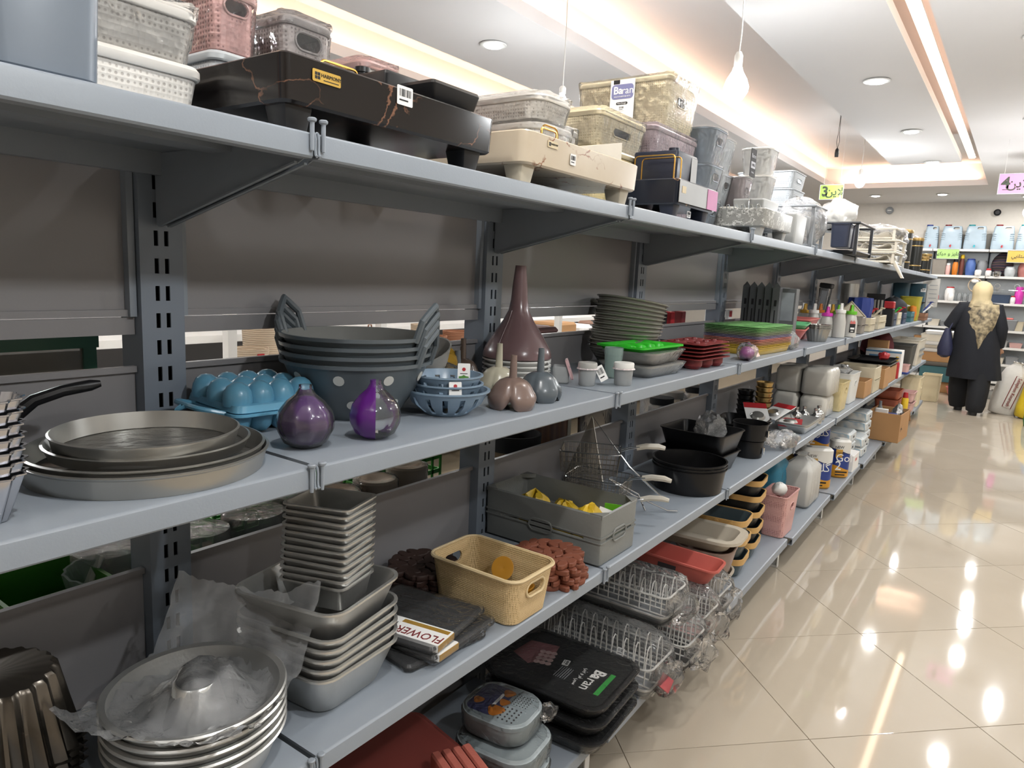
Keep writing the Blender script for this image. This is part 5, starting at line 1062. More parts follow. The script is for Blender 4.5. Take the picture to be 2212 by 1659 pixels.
t = thing('red_packet', 'crumpled red packet on the oven trays', 'packet', (.36, 6.14, Z + .20)); obj('packet', crumple(.09, .12, .07, 66, 14, 8, .3), MATS['red'], t, smooth=30)
t = thing('lunch_box', 'pale pink lunch box on a blue one past the printed box', 'box', (.41, 7.15, Z)); obj('box', tub(.08, .14, .09, .16, .09, .02, .003, .004), MATS['lid_pink'], t); obj('base', MB().box(-.05, .05, -.08, .08, 0, .02, .004), MATS['royal_blue'], t)
# ================================================================= BASE SHELF
Z = ZB + .0006
t = thing('dustpan_set', 'brick-red plastic dustpan lying deep under the lower shelf', 'dustpan', (.26, .33, Z), radians(-12)); mat('brick', '#8a4038', .5)
obj('pan', tub(.36, .40, .40, .44, .13, .03, .004, .006), MATS['brick'], t); obj('lid', MB().loft([rr(.40, .44, .03, .131), rr(.36, .40, .03, .15)]), MATS['brick'], t)
t = thing('sponge_block', 'salmon ridged block with a clear label in front of the dustpan', 'sponge', (.385, .44, Z+.152), radians(-24)); mat('salmon', '#a85a4c', .7, bump=.2)
for k in range(4): obj('rib', MB().box(-.055, .055, -.05+k*.026, -.028+k*.026, 0, .05-.002*k, .004), MATS['salmon'], t)
obj('label', MB().box(.0555, .057, -.05, .0, .005, .04), MATS['clear_grey'], t, smooth=0)
# graters in boxes
mat('grater_grey', '#9aa5a8', .35); film('film_tight', haze=.015, scale=40, bump=.7, gloss=.2); mat('print_orange', '#cf7a1f', .45, var=.4, scale=30); mat('print_indigo', '#3d3f6a', .45, var=.4, scale=25)
for i in range(3):
    t = thing('grater_box', ['lowest wrapped grey grater box', 'middle wrapped grey grater box', 'topmost grey grater box with a fruit-printed film'][i], 'grater', (.345 - (.02 if i == 2 else 0), .675 + (.005 if i == 2 else -.01), Z + i*.066), radians(6), group='stacked grater boxes')
    s = 1. if i == 2 else 1.14
    obj('box', MB().loft([rr(.165*s, .14*s, .05, 0, 6), rr(.18*s, .155*s, .055, .006, 6), rr(.186*s, .16*s, .057, .045, 6), rr(.19*s, .164*s, .058, .047, 6), rr(.19*s, .164*s, .058, .058, 6), rr(.176*s, .15*s, .052, .0635, 6), rr(.168*s, .142*s, .05, .062, 6)]), MATS['grater_grey'], t)
    if i == 2:
        pr_ = obj('print', MB().loft([rr(.085, .125, .02, .0626, 4, -.035), rr(.085, .125, .02, .0630, 4, -.035)]), MATS['print_indigo'], t, smooth=0)
        for k, (a, b, c) in enumerate(((-.0, -.035, .022), (-.005, .045, .016), (.003, .005, .014), (-.06, -.02, .014))): obj('fruit', MB().lathe([(c, 0), (c, .0004), (.001, .0004)], 14, wob=lambda q, z: .15*sin(3*q)).mv(a, b, .0631), MATS['print_orange'], pr_)
        obj('title', MB().box(-.02, -.012, -.03, .035, .0631, .0635), MATS['paper'], pr_, smooth=0)
        hl = MB()
        for a in range(4):
            for b in range(5): hl.lathe([(.0026, .0), (.0026, .0014), (.0004, .0016)], 6, .02 + a*.013, -.058 + b*.0125)
        hs = MB()
        for a in range(6):
            for b in range(6): hs.lathe([(.0013, .0), (.0013, .0012), (.0003, .0013)], 5, .018 + a*.0085, .012 + b*.0085)
        obj('coarse_teeth', hl.mv(0, 0, .0622), MATS['hole_dark'], t); obj('fine_teeth', hs.mv(0, 0, .0622), MATS['hole_dark'], t)
    obj('film', MB().loft([rr(.17*s, .145*s, .05, .0005, 8), rr(.19*s, .166*s, .058, .012, 8), rr(.197*s, .171*s, .06, .05, 8), rr(.18*s, .154*s, .054, .0648, 8)]).jit(.0009, 40+i, .0002), MATS['film_tight'], t, smooth=80)
    if i == 2: obj('film_knot', crumple(.045, .06, .04, 51, 14, 8, .4), MATS['film_tight'], t, (.10, .06, .02), smooth=60)
# black oven pans in film
for i in range(3):
    t = thing('oven_pan', ['lowest', 'middle', 'top'][i] + ' large black oven pan in shrink film' + (' with a printed sleeve' if i == 2 else ' overhanging the base shelf'), 'oven pan', (.315, .995, Z + i*.052 ), radians(3), group='shrink-wrapped oven pans'); w, d = .37, .29
    obj('pan', tub(.33, .25, w, d, .048, .045, .002, .008, .004, 6), MATS['black_pan'], t)
    obj('film', MB().loft([rr(.335, .255, .045, .0004, 9), rr(w+.004, d+.004, .05, .03, 9), rr(w+.021, d+.021, .055, .045, 9), rr(w+.02, d+.02, .055, .0488, 9), rr(w-.01, d-.01, .05, .0494, 9)]).jit(.0007, 30+i, .0001), MATS['film_tight'], t, smooth=80)
    if i == 2:
        p = obj('sleeve', MB().loft([rr(w-.02, d-.02, .04, .0460, 5), rr(w-.02, d-.02, .04, .0466, 5)]), mat('sleeve_black', '#101112', .35), t, smooth=0)
        obj('green_bar', MB().box(.135, .15, -.075, .045, .0467, .0472), mat('bar_green', '#2f9a3e', .5), p, smooth=0)
        text('Ba', .048, MATS['paper'], p, (.105, .018, .0472), (0, 0, radians(-90)), bold=.0014); text('ran', .048, MATS['paper'], p, (.1025, -.042, .0472), (0, 0, radians(-90)))
        text('\uFEF2\uFEB0\uFBFE \u0648 \uFEAD\uFED3 \uFEF2\uFBFF\uFEB3', .018, MATS['paper'], p, (.07, -.02, .0472), (0, 0, radians(-90)))
        for k in range(6): obj('small_print', MB().box(.035 - k*.007, .037 - k*.007, -.06, .0, .0467, .0470), MATS['grey_plastic'], p, smooth=0)
        cake = obj('cake_picture', MB().prism([(-.16, -.02), (-.09, -.05), (-.045, .02), (-.06, .09), (-.15, .07)], .0467, .0471), mat('cake_pink', '#8d5a5c', .5), p, smooth=0)
        for a in range(3):
            for b in range(4): obj('rosette', MB().lathe([(.010, .0471), (.009, .0474), (.001, .0475)], 10, -.075 + a*.017 - b*.004, -.025 + b*.02 + a*.004), mat('cake_pale', '#b89a96', .5), cake)
        barcode(p, (-.0, .02, .0468), (0, 0, radians(-80)), .03, .02)
# bagged white wire racks
def hoop_rack(label, x0, x1, y, z, wy, nh=11, h=.12, seed=1, rz=0., tray=None):
    t = thing('plate_rack', label, 'plate rack', ((x0+x1)/2, y, z), rz, group='bagged white plate racks'); w = x1-x0
    hm = None
    for row in (-1, 1):
        for i in range(nh):
            x = -w/2 + .03 + (w-.06)*i/(nh-1)
            if hm is None: hm = obj('hoop', MB().tube([(0, -.022, .0), (0, -.021, h*.6), (0, -.012, h*.93), (0, 0, h), (0, .012, h*.93), (0, .021, h*.6), (0, .022, .0)], .0021, 5), MATS['white_metal'], t, (x, row*wy*.22, .03)).data
            else: obj('hoop', hm, None, t, (x, row*wy*.22, .03))
    fr = MB()
    for row in (-1, 1):
        for s in (-1, 1): fr.tube([(-w/2+.01, row*wy*.22+s*.022, .03), (w/2-.01, row*wy*.22+s*.022, .03)], .003, 5)
    fr.tube([(x, yy, .03) for x, yy, _ in rr(w-.01, wy-.01, .03, 0, 4)], .004, 6, True); fr.tube([(x, yy, .10) for x, yy, _ in rr(w-.004, wy-.004, .03, 0, 4)], .0035, 6, True)
    obj('frame', fr, MATS['white_metal'], t); obj('tray', tub(w-.04, wy-.04, w-.02, wy-.02, .026, .02, .002, .004), MATS[tray or 'grey_plastic'], t)
    obj('bag', MB().loft([rr(w-.01, wy-.01, .04, .0003, 9), rr(w+.03, wy+.02, .05, .04, 9), rr(w+.035, wy+.012, .05, .09, 9), rr(w+.02, wy-.01, .05, .13, 9), rr(w*.9, wy*.72, .05, h+.04, 9), rr(w*.6, wy*.5, .05, h+.042, 9)]).jit(.004, seed, .0015), MATS['film'], t, smooth=80)
    obj('bag_end', crumple(.09, wy*.8, .10, seed+3, 18, 10, .35), MATS['film'], t, (w/2+.02, 0, .002), smooth=60); barcode(t, (.11, -wy*.30, h*.9), (radians(60), 0, 0), .026, .022)
    return t
hoop_rack('nearest bagged white plate rack with red-printed bag end', .04, .50, 1.30, Z, .19, 11, .125, 11); hoop_rack('bagged white plate rack with a black tray jutting out lowest', .05, .53, 1.51, Z, .19, 11, .13, 23, 0, 'black_plastic')
hoop_rack('bagged white plate rack lying on the two lower ones', .02, .47, 1.46, Z+.165, .18, 11, .10, 37); hoop_rack('farthest bagged white plate rack with a pink tray', .05, .50, 1.73, Z, .19, 11, .13, 41, 0, 'lid_pink'); hoop_rack('bagged rack with dark tray behind the pink one', .05, .48, 1.94, Z, .19, 11, .12, 47, 0, 'cork_dark')
t = thing('printed_tag', 'red printed tag inside the nearest rack bag', 'tag', (.515, 1.30, Z+.03), rot=(0, .5, .2)); obj('tag', MB().box(-.02, .02, -.04, .04, 0, .002), MATS['red'], t, smooth=0)
# trough, tubs and buckets
t = thing('tidy_trough', 'long coral plastic trough lying on the bagged racks', 'trough', (.29, 1.80, Z + .178), rot=(0, radians(3), radians(4))); mat('coral_red', '#cf6a5f', .35); obj('body', tub(.33, .08, .40, .14, .075, .03, .003, .006, .006, 6), MATS['coral_red'], t); obj('print', MB().box(-.02, .05, -.063, -.0625, .03, .05), MATS['hole_dark'], t, smooth=0)
mat('taupe_tub', '#9b8277', .4); mat('putty', '#c9bfae', .4)
for i in range(2):
    t = thing('wash_tub', ['lower putty-coloured oval tub', 'taupe round bowl'][i] + ' under the pale sink tray', 'tub', (.30 + .02*i, 2.14, Z + .001 + i*.085), radians(5)); obj('body', tub(.2, .2, .26 if i == 0 else .24, .22, .085 if i == 0 else .11, .08, .003, .006 if i == 0 else .002, .008, 6), MATS['putty'] if i == 0 else MATS['taupe_tub'], t)
t = thing('sink_tray', 'pale beige sink tray with a wide rim', 'tray', (.27, 2.12, Z + .198), radians(4)); obj('tray', tub(.30, .15, .36, .19, .06, .05, .003, .03, .012, 6), MATS['putty'], t)
mat('bucket_slate', '#4d5a5e', .4); mat('tan_band', '#d3a868', .45); mat('bucket_black', '#26292c', .4)
def bucket(label, x, y, z, h=.085, m='bucket_slate', s=1.):
    t = thing('folding_basket', label, 'basket', (x, y, z), radians(6), group='slate baskets with tan handles'); w, d = .24*s, .185*s
    obj('body', tub(w*.86, d*.86, w, d, h, .045, .003, .002, .004, 6), MATS[m], t)
    obj('handle', MB().loft([rr(w+.012, d+.012, .05, h-.022, 6), rr(w+.014, d+.014, .05, h+.004, 6), rr(w+.002, d+.002, .046, h+.004, 6), rr(w+.003, d+.003, .046, h-.022, 6)], closed=True), MATS['tan_band'], t)
    for s_ in (-1, 1): obj('pivot', MB().lathe([(.010, 0), (.010, .004), (.001, .005)], 14), MATS['tan_band'], t, (0, s_*(d/2+.007), h-.01), (pi/2*s_*-1, 0, 0))
    return t
for i in range(3): bucket(['lowest', 'second', 'top'][i] + ' slate basket with a tan handle in the front pile', .295, 2.38, Z + i*.088, .084)
t = bucket('lowest slate basket with a tan handle in the rear pile', .275, 2.62, Z, .084, 'bucket_slate'); 
for i in range(4): bucket(['second', 'third', 'fourth, sticker-tagged', 'topmost, open'][i] + ' black basket with a tan handle in the rear pile', .28, 2.62, Z + .088 + i*.075, .072, 'bucket_black')
t = box_thing('dusty pink perforated bin with a brush in it', .30, .445, 2.93, 3.19, Z, Z+.225, 'weave_pink', None, hw=.22, hz=.7, taper=.78, name='bin', cat='bin')
t = thing('dish_brush', 'white bristle brush head standing in the pink bin', 'brush', (.375, 3.03, Z+.01)); obj('head', crumple(.075, .09, .07, 71, 22, 14, .12), MATS['white_plastic'], t, (0, 0, .195), smooth=30); obj('stem', MB().tube([(0, 0, 0), (0, 0, .2)], .008, 8), MATS['red'], t)
t = thing('tissue_bale', 'large white tissue bale with a knotted plastic top', 'tissue pack', (.325, 3.70, Z)); obj('bale', MB().box(-.085, .085, -.14, .14, 0, .235, .02), mat('tissue', '#dedad2', .85, bump=.2, bscale=40), t); obj('film', MB().loft([rr(.15, .26, .03, .0003, 8), rr(.178, .288, .03, .02, 8), rr(.178, .288, .03, .22, 8), rr(.13, .2, .03, .25, 8), rr(.04, .06, .01, .285, 8), rr(.06, .09, .01, .30, 8)]).jit(.0022, 5, .001), MATS['foam_film'], t, smooth=80)
t = thing('blue_bag', 'turquoise plastic bag behind the tissue bale', 'bag', (.16, 3.55, Z)); obj('bag', crumple(.25, .3, .33, 73, 20, 12, .2), film('bag_blue', '#3f8fae', .8, .25, 14, .25, .6), t, smooth=60)
# kitchen towel packs
def towel_mat():
    m, nt, b = newmat('towel_print'); b.inputs['Roughness'].default_value = .3
    t = N(nt, 'TexCoord'); sp = N(nt, 'SeparateXYZ'); L(nt, t, 'Object', sp, 0)
    w = N(nt, 'Math', operation='SINE'); mu = N(nt, 'Math', operation='MULTIPLY'); mu.inputs[1].default_value = 26; L(nt, sp, 1, mu, 0); L(nt, mu, 0, w, 0)
    m2 = N(nt, 'Math', operation='MULTIPLY_ADD'); m2.inputs[1].default_value = .016; L(nt, w, 0, m2, 0); L(nt, sp, 2, m2, 2)
    mr = N(nt, 'MapRange'); mr.inputs[1].default_value = 0; mr.inputs[2].default_value = .27; L(nt, m2, 0, mr, 0)
    r = ramp(nt, [(.0, lin('#d9992c')), (.26, lin('#d9992c')), (.27, lin('#27408b')), (.66, lin('#27408b')), (.67, lin('#16204a')), (.69, lin('#e6e3dc'))]); r.color_ramp.interpolation = 'CONSTANT'; L(nt, mr, 0, r, 0); L(nt, r, 0, b, 'Base Color'); return m
TW = towel_mat()
def towel(label, x, y, z, w, d, s, words, num, logo):
    t = thing('towel_roll_pack', label, 'paper towels', (x, y, z), radians(-58), group='paper towel packs'); h = .265
    obj('pack', MB().loft([rr(w-.02, d-.02, .04, 0, 6), rr(w, d, .05, .012, 6), rr(w, d, .05, h-.014, 6), rr(w-.03, d-.03, .04, h, 6)]), TW, t)
    obj('core', MB().lathe([(.018, h-.001), (.018, h+.002), (.001, h+.002)], 18).mv(0, -d*.22, 0), MATS['grey_plastic'], t)
    text(num, .09, MATS['paper'], t, (w/2+.0006, -d*.18, .085), FX); text(logo, .075, MATS['paper'], t, (w/2+.0006, .01, .14), FX)
    obj('caption', MB().box(w/2+.0002, w/2+.0006, -d*.3, d*.3, .038, .048).box(w/2+.0002, w/2+.0006, -d*.3, d*.2, .02, .028), MATS['ink'], t, smooth=0); text('NEW', .026, MATS['ink'], t, (w/2+.0006, -d*.2, .215), FX)
    obj('badge', MB().box(w/2+.0002, w/2+.0006, -d*.36, -d*.02, .145, .2), MATS['label_gold'], t, smooth=0); text('TOWEL', .022, MATS['ink'], t, (w/2+.001, -d*.19, .175), FX)
    return t
KLR = '\u0632\uFEFE\uFBFE\uFEAE\uFEE0\uFB90'[:0] + '\uFEB0\uFBFF\uFEE7\uFEAE\uFEE0\uFB94'
GL = '\uFEB0\uFBFE\uFEAE\uFEE0\uFB94'
towel('paper towel pack lettered in Persian at the shelf front', .315, 4.10, Z, .11, .21, 1, 'SOFT & STRONG', '2', GL); towel('slim paper towel pack with a large 2 and a Latin G', .385, 4.50, Z, .115, .13, 1, 'SOFT & STRONG', '2', 'Gol')
towel('paper towel pack standing behind the two front ones', .15, 4.18, Z, .11, .21, 1, 'SOFT & STRONG', '2', GL); towel('paper towel pack raised on another behind the slim one', .18, 4.66, Z+.12, .12, .2, 1, 'SOFT & STRONG', '2', GL)
carton('white box carrying the raised paper towel pack', .07, .28, 4.55, 4.78, Z, .118, flaps=False, m='paper', name='white_box')
stripes('tissue_blue', ['#e4e2dc', '#dfe3e4', '#7fa3b8', '#e2e0da'], 'Y', 9, .35, 3.)
k = 0
for (y, zs, x) in ((5.02, 3, .26), (5.32, 2, .30), (5.6, 4, .27)):
    for i in range(zs):
        t = thing('tissue_pack', ['lowest', 'second', 'third', 'top'][i] + ' white and blue tissue pack in the ' + {5.02: 'near', 5.32: 'middle', 5.6: 'far'}[y] + ' pile', 'tissue pack', (x, y, Z + i*.078), group='soft tissue packs'); obj('pack', MB().loft([rr(.22, .22, .02, 0, 4), rr(.24, .245, .03, .012, 4), rr(.24, .245, .03, .062, 4), rr(.21, .21, .03, .076, 4)]), MATS['tissue_blue'], t); obj('slot', MB().box(.1203, .1212, -.03, .01, .03, .045), MATS['ink'], t, smooth=0)
t = thing('white_box', 'low white printed carton between towels and tissue packs', 'carton', (.40, 4.78, Z)); obj('box', MB().box(-.05, .05, -.11, .11, 0, .12, .002), MATS['paper'], t); obj('print', MB().box(.0503, .0507, -.04, .03, .07, .09), MATS['coral'], t, smooth=0)
t = carton('large open brown carton jutting out over the aisle', .31, .575, 6.02, 6.42, Z, .245, radians(-3)); text('\uFEAD\uFED3\uFEA4', .05, MATS['ink'], t, (.133, -.12, .12), FX)
for i, (x, y, z, h, c) in enumerate(((.40, 6.12, .03, .26, 'paper'), (.46, 6.2, .03, .22, 'royal_blue'), (.36, 6.3, .03, .30, 'grey_plastic'))):
    t = thing('boxed_item', ['white folded leaflet box in the large carton', 'blue and white box in the large carton', 'grey bottle in the large carton'][i], 'box', (x, y, Z+.005)); obj('box', MB().box(-.05, .05, -.02, .02, 0, h, .003) if i < 2 else MB().lathe([(.03, 0), (.03, .22), (.012, .26), (.012, h), (.001, h)], 16), MATS[c], t)
t = thing('foil_bundle', 'silver and clear crumpled bag at the carton\'s right side', 'bag', (.50, 6.32, Z+.004)); obj('bag', crumple(.11, .16, .28, 77, 20, 12, .3), MATS['silver_film'], t, smooth=50)
t = thing('aerosol_can', 'yellow aerosol can with a red cap standing on the base shelf', 'aerosol can', (.43, 7.42, Z)); obj('body', MB().lathe([(.03, 0), (.032, .004), (.032, .2), (.024, .212), (.001, .212)], 20), MATS['yellow'], t); obj('cap', MB().lathe([(.024, .212), (.026, .215), (.02, .265), (.001, .267)], 16), MATS['red'], t)
for i in range(3):
    t = thing('orange_container', ['lowest', 'middle', 'top'][i] + ' terracotta lunch box on the base shelf near the end', 'container', (.27, 7.5, Z + i*.092), group='terracotta lunch boxes'); obj('box', tub(.2, .3, .22, .34, .09, .03, .003, .006), mat('terracotta', '#a85a3f', .4), t)
for i in range(2):
    t = thing('pink_container', ['lower', 'upper'][i] + ' pale pink lidded container beside the aerosol can', 'container', (.36, 7.95, Z + i*.11), group='pale pink containers'); obj('box', tub(.18, .26, .21, .3, .105, .03, .003, .006), MATS['lid_pink'], t)
t = box_thing('cream bin with a hand hole at the end of the base shelf', .26, .47, 8.3, 8.62, Z, Z+.33, 'weave_cream', None, hw=.25, hz=.66, taper=.85, name='bin', cat='bin')
# ================================================================= REAR SIDE OF THE RUN, seen through the gaps
Z = ZL + .0004
film('clear_lid', haze=.22, rough=.1, bump=.5, gloss=.35, scale=30); mat('glass_green', '#8fa39a', .15, alpha=.45); mat('wax_paper', '#c9bdab', .6, bump=.2, bscale=40)
for i, (y, x, r) in enumerate(((.19, -.22, .066), (.345, -.24, .078), (.5, -.28, .06), (.00, -.26, .07))):
    t = thing('cake_dome', ['small clear cake dome seen through the gap left of the loaf tins', 'larger clear cake dome behind the loaf tin tower', 'clear dome partly hidden by the loaf tin tower', 'clear dome seen under the middle shelf near the post'][i], 'cake dome', (x, y, Z)); obj('plate', MB().lathe([(r*.9, 0), (r*1.1, .01), (r*1.1, .014), (.001, .014)], 32), MATS['glass_green'], t)
    obj('dome', MB().lathe([(r*1.02, .015), (r*1.0, .17), (r*.97, .178), (.001, .18)], 48, wob=lambda a, z: .012*sin(24*a)), MATS['clear_lid'], t); obj('side', MB().lathe([(r*.96, .016), (r*.95, .165), (.001, .166)], 32), MATS['glass_green'], t)
for i, (y, x) in enumerate(((.60, -.22), (.755, -.23), (.93, -.27))):
    t = thing('wrapped_roll', ['first', 'second', 'third'][i] + ' short wrapped paper roll behind the back panel', 'roll', (x, y, Z)); obj('roll', MB().lathe([(.064, 0), (.066, .004), (.066, .172), (.06, .178), (.02, .174), (.014, .17), (.001, .17)], 32), MATS['wax_paper'], t); obj('wrap', MB().lathe([(.069, .002), (.069, .1), (.068, .178), (.05, .183)], 24, c0=False, c1=False).jit(.0015, 3+i), MATS['film'], t, smooth=80)
def slat_crate(label, x0, x1, y0, y1, z, h, m):
    t = thing('green_crate', label, 'crate', ((x0+x1)/2, (y0+y1)/2, z)); w, d = x1-x0, y1-y0
    obj('floor_plate', MB().box(-w/2, w/2, -d/2, d/2, 0, .006), m, t, smooth=0)
    for k in range(5): obj('rail', MB().loft([rr(w, d, .01, h*(.1+.2*k), 2), rr(w, d, .01, h*(.16+.2*k), 2), rr(w-.008, d-.008, .01, h*(.16+.2*k), 2), rr(w-.008, d-.008, .01, h*(.1+.2*k), 2)], closed=True), m, t, smooth=0)
    for k in range(9): obj('stile', MB().box(-w/2, -w/2+.006, -d/2+d*k/8-.004, -d/2+d*k/8+.004, 0, h).box(w/2-.006, w/2, -d/2+d*k/8-.004, -d/2+d*k/8+.004, 0, h), m, t, smooth=0)
mat('crate_green', '#2f8a2c', .4)
slat_crate('bright green lattice crate behind the cake domes', -.49, -.34, .30, .66, Z, .25, MATS['crate_green']); slat_crate('bright green lattice crate near the second post', -.49, -.36, .86, 1.2, Z, .26, MATS['crate_green'])
t = thing('green_tub', 'leaf-green open tub seen under the middle shelf at the left', 'tub', (-.22, -.14, Z)); obj('tub', tub(.16, .15, .18, .18, .165, .01, .004, .004), mat('leaf_tub', '#3f8a24', .4), t)
t = thing('spatula', 'white spatula leaning in the green tub', 'spatula', (-.19, -.13, Z+.01), rot=(radians(-28), 0, .2)); obj('blade', MB().box(-.012, .012, -.002, .002, 0, .2, .001), MATS['white_plastic'], t)
t = thing('clay_pot', 'pinkish clay pourer beside the green tub', 'pot', (-.33, -.33, Z)); obj('pot', MB().lathe([(.04, 0), (.06, .06), (.05, .15), (.045, .18), (.038, .18), (.044, .15), (.001, .1)], 20), mat('clay', '#a86f62', .6), t)
t = thing('clear_bowl', 'scalloped clear bowl edge seen through the left gap', 'bowl', (-.13, -.05, Z)); obj('bowl', MB().lathe([(.03, 0), (.07, .12), (.085, .19), (.08, .19), (.001, .02)], 40, wob=lambda a, z: .03*sin(16*a)), MATS['glass_green'], t)
t = thing('wicker_bucket', 'straw bucket with a black rim behind the grey crate', 'basket', (-.24, 1.48, Z)); stripes('straw', ['#8d7358', '#b79c79', '#6e573f'], 'X', 60, .8, 2.); obj('body', MB().lathe([(.08, 0), (.1, .14), (.104, .15)], 32), MATS['straw'], t); obj('rim', MB().lathe([(.105, .14), (.107, .2), (.1, .2), (.1, .15)], 32, c0=False, c1=False), MATS['black_cloth'], t)
t = thing('wood_panel', 'upright brown wooden board behind the straw bucket', 'board', (-.44, 2.0, Z)); stripes('wood_brown', ['#7a4a25', '#8f5a2e', '#6d4120'], 'Y', 3, .5, 3.); obj('board', MB().box(-.01, .01, -.2, .2, 0, .42), MATS['wood_brown'], t, smooth=0); obj('frame', MB().box(-.012, .012, .2, .23, 0, .42), MATS['crate_ivory'], t, smooth=0)
t = thing('film_jar', 'clear wrapped jar pack right of the wooden board', 'jar', (-.25, 2.15, Z)); obj('jar', MB().lathe([(.08, 0), (.085, .2), (.07, .24), (.001, .24)], 24), MATS['clear_lid'], t)
for i, (y, x, c) in enumerate(((2.72, -.18, 'ink'), (2.95, -.22, 'pale_plastic'), (3.25, -.2, 'ink'), (3.05, -.38, 'ink'))):
    t = thing('glass_jar', ['clear glass jar with a black lid behind the round pans', 'clear glass jar with a pale lid behind the round pans', 'wide clear jar with a black lid further right', 'rear clear jar with a black lid'][i], 'jar', (x, y, Z)); obj('glass', MB().lathe([(.06, 0), (.068, .01), (.068, .15), (.055, .165), (.001, .165)], 24), MATS['clear_lid'], t); obj('lid', MB().lathe([(.06, .165), (.062, .17), (.062, .2), (.001, .202)], 24, wob=lambda a, z: .01*sin(30*a)), MATS[c], t)
Z = ZM + .0004
t = thing('glass_case', 'glass-sided box with a green frame behind the left back panel', 'case', (-.3, -.33, Z)); obj('glass', MB().box(-.1, .1, -.26, .28, 0, .125), mat('case_glass', '#8d887b', .25, alpha=.7), t, smooth=0); mat('frame_green', '#3d6b55', .4)
obj('top_frame', MB().box(-.11, .11, -.28, .30, .125, .15), MATS['frame_green'], t, smooth=0)
for y in (-.27, .285): obj('post', MB().box(.09, .106, y-.012, y+.012, 0, .125), MATS['frame_green'], t, smooth=0)
for i, (y, w, c) in enumerate(((2.45, .05, 'red'), (2.56, .06, 'ink'), (2.66, .05, 'red'), (2.8, .05, 'dark_red'), (3.28, .05, 'paper'), (3.4, .06, 'ink'), (3.52, .06, 'paper'))):
    t = thing('spice_box', ['red box', 'black box', 'second red box', 'dark red box', 'white box', 'second black box', 'white printed box'][i] + ' seen through the upper gap ' + ('left' if i < 4 else 'right') + ' of the slim dark cartons', 'box', (-.16, y, Z)); obj('box', MB().box(-.03, .03, -w/2, w/2, 0, .15, .003), MATS[c], t)
    if i in (5, 6): obj('label', MB().box(.0303, .0307, -w*.4, w*.4, .105, .14), MATS['paper' if i == 5 else 'red'], t, smooth=0)
t = thing('cloth_pile', 'pile of dusty pink folded cloths behind the plum funnel', 'cloth', (-.55+.3, 1.5, Z)); 
for k in range(4): obj('fold', MB().box(-.1, .1, -.16+.01*k, .16-.012*k, .028*k, .028*k+.026, .01), mat('dusty_pink', '#9a7570', .8), t)
# ---------------- the white display shelf of the next aisle
t = thing('display_shelf', 'white metal display shelving across the next aisle with baskets', 'shelving unit', (-2.0, 1.4, 0))
for k in range(4): obj('post', MB().box(.0, .05, -.025, .025, 0, 1.3), MATS['white_metal'], t, (0, k*1.05, 0), smooth=0)
obj('basket_shelf', MB().box(-.45, .06, -1.2, 7, .86, .89).box(.04, .06, -1.2, 7, .87, .915), MATS['white_metal'], t, smooth=0); obj('rear_shelf', MB().box(-1.0, -.52, -1.2, 7, .975, 1.018), MATS['white_metal'], t, smooth=0)
for k in range(5): obj('arm', MB().box(-.45, .05, -.012, .012, .82, .86), MATS['white_metal'], t, (0, k*1.05, 0), smooth=0)
obj('back_panel', MB().box(-1.06, -1.02, -1.2, 7, 0, 1.9), MATS['shelf_panel'], t, smooth=0); obj('lower_shelf', MB().box(-1.0, .05, -1.2, 7, .4, .43), MATS['white_metal'], t, smooth=0)
stripes('rope', ['#c9b59c', '#8d7660', '#d6c6ae'], 'Z', 26, .85, 1.); stripes('rope_brown', ['#8a5a40', '#b07a58', '#6b4432'], 'Z', 26, .85, 1.)
def rope_basket(label, x, y, z, r, h, m, rim=None, lid=None):
    t = thing('rope_basket', label, 'basket', (x, y, z)); obj('body', MB().lathe([(r*.85, 0), (r*.95, h*.3), (r, h), (r*.94, h), (r*.9, h*.3), (.001, .02)], 28), MATS[m], t)
    if rim: obj('patch', MB().box(r*.9, r*1.02, -.02, .02, h*.4, h*.75), MATS[rim], t, smooth=0)
    if lid: obj('lid', MB().lathe([(r*1.03, h), (r*1.03, h+.012), (r*.5, h+.03), (.001, h+.03)], 28), MATS[lid], t); obj('loop', MB().tube([(0, -.02, h+.03), (0, -.012, h+.07), (0, .012, h+.07), (0, .02, h+.03)], .005, 6), MATS['crate_brown'], t)
zz = .8905
rope_basket('small rope basket with a red leather tab', -2.1, 1.60, zz, .10, .10, 'rope', 'red'); rope_basket('tall rope basket standing behind the tabbed one', -2.26, 1.80, zz, .12, .19, 'rope'); rope_basket('wide cream basket with an amber band', -2.2, 2.12, zz, .15, .17, 'rope', 'amber')
rope_basket('lidded straw basket with a loop in the next aisle', -2.15, 2.52, zz, .10, .12, 'rope', None, 'label_gold'); rope_basket('low rope tray right of the lidded basket', -2.1, 2.78, zz, .09, .07, 'rope'); rope_basket('reddish-brown rope basket in the next aisle', -2.1, 3.08, zz, .10, .10, 'rope_brown'); rope_basket('second reddish-brown basket further right', -2.1, 3.36, zz, .12, .12, 'rope_brown'); rope_basket('tan basket behind the brown ones', -2.3, 3.2, zz, .1, .16, 'rope')
t = thing('fabric_tray', 'pink-lined fabric tray in front of the cream basket', 'tray', (-2.04, 2.3, zz)); obj('tray', tub(.1, .3, .12, .34, .08, .03, .004, .004), mat('hot_pink', '#b8576c', .7), t)
t = thing('fabric_tray', 'pale teal fabric tray beside the pink one', 'tray', (-2.2, 2.33, zz)); obj('tray', tub(.1, .26, .12, .3, .14, .03, .004, .004), mat('pale_teal', '#8fbcae', .7), t)
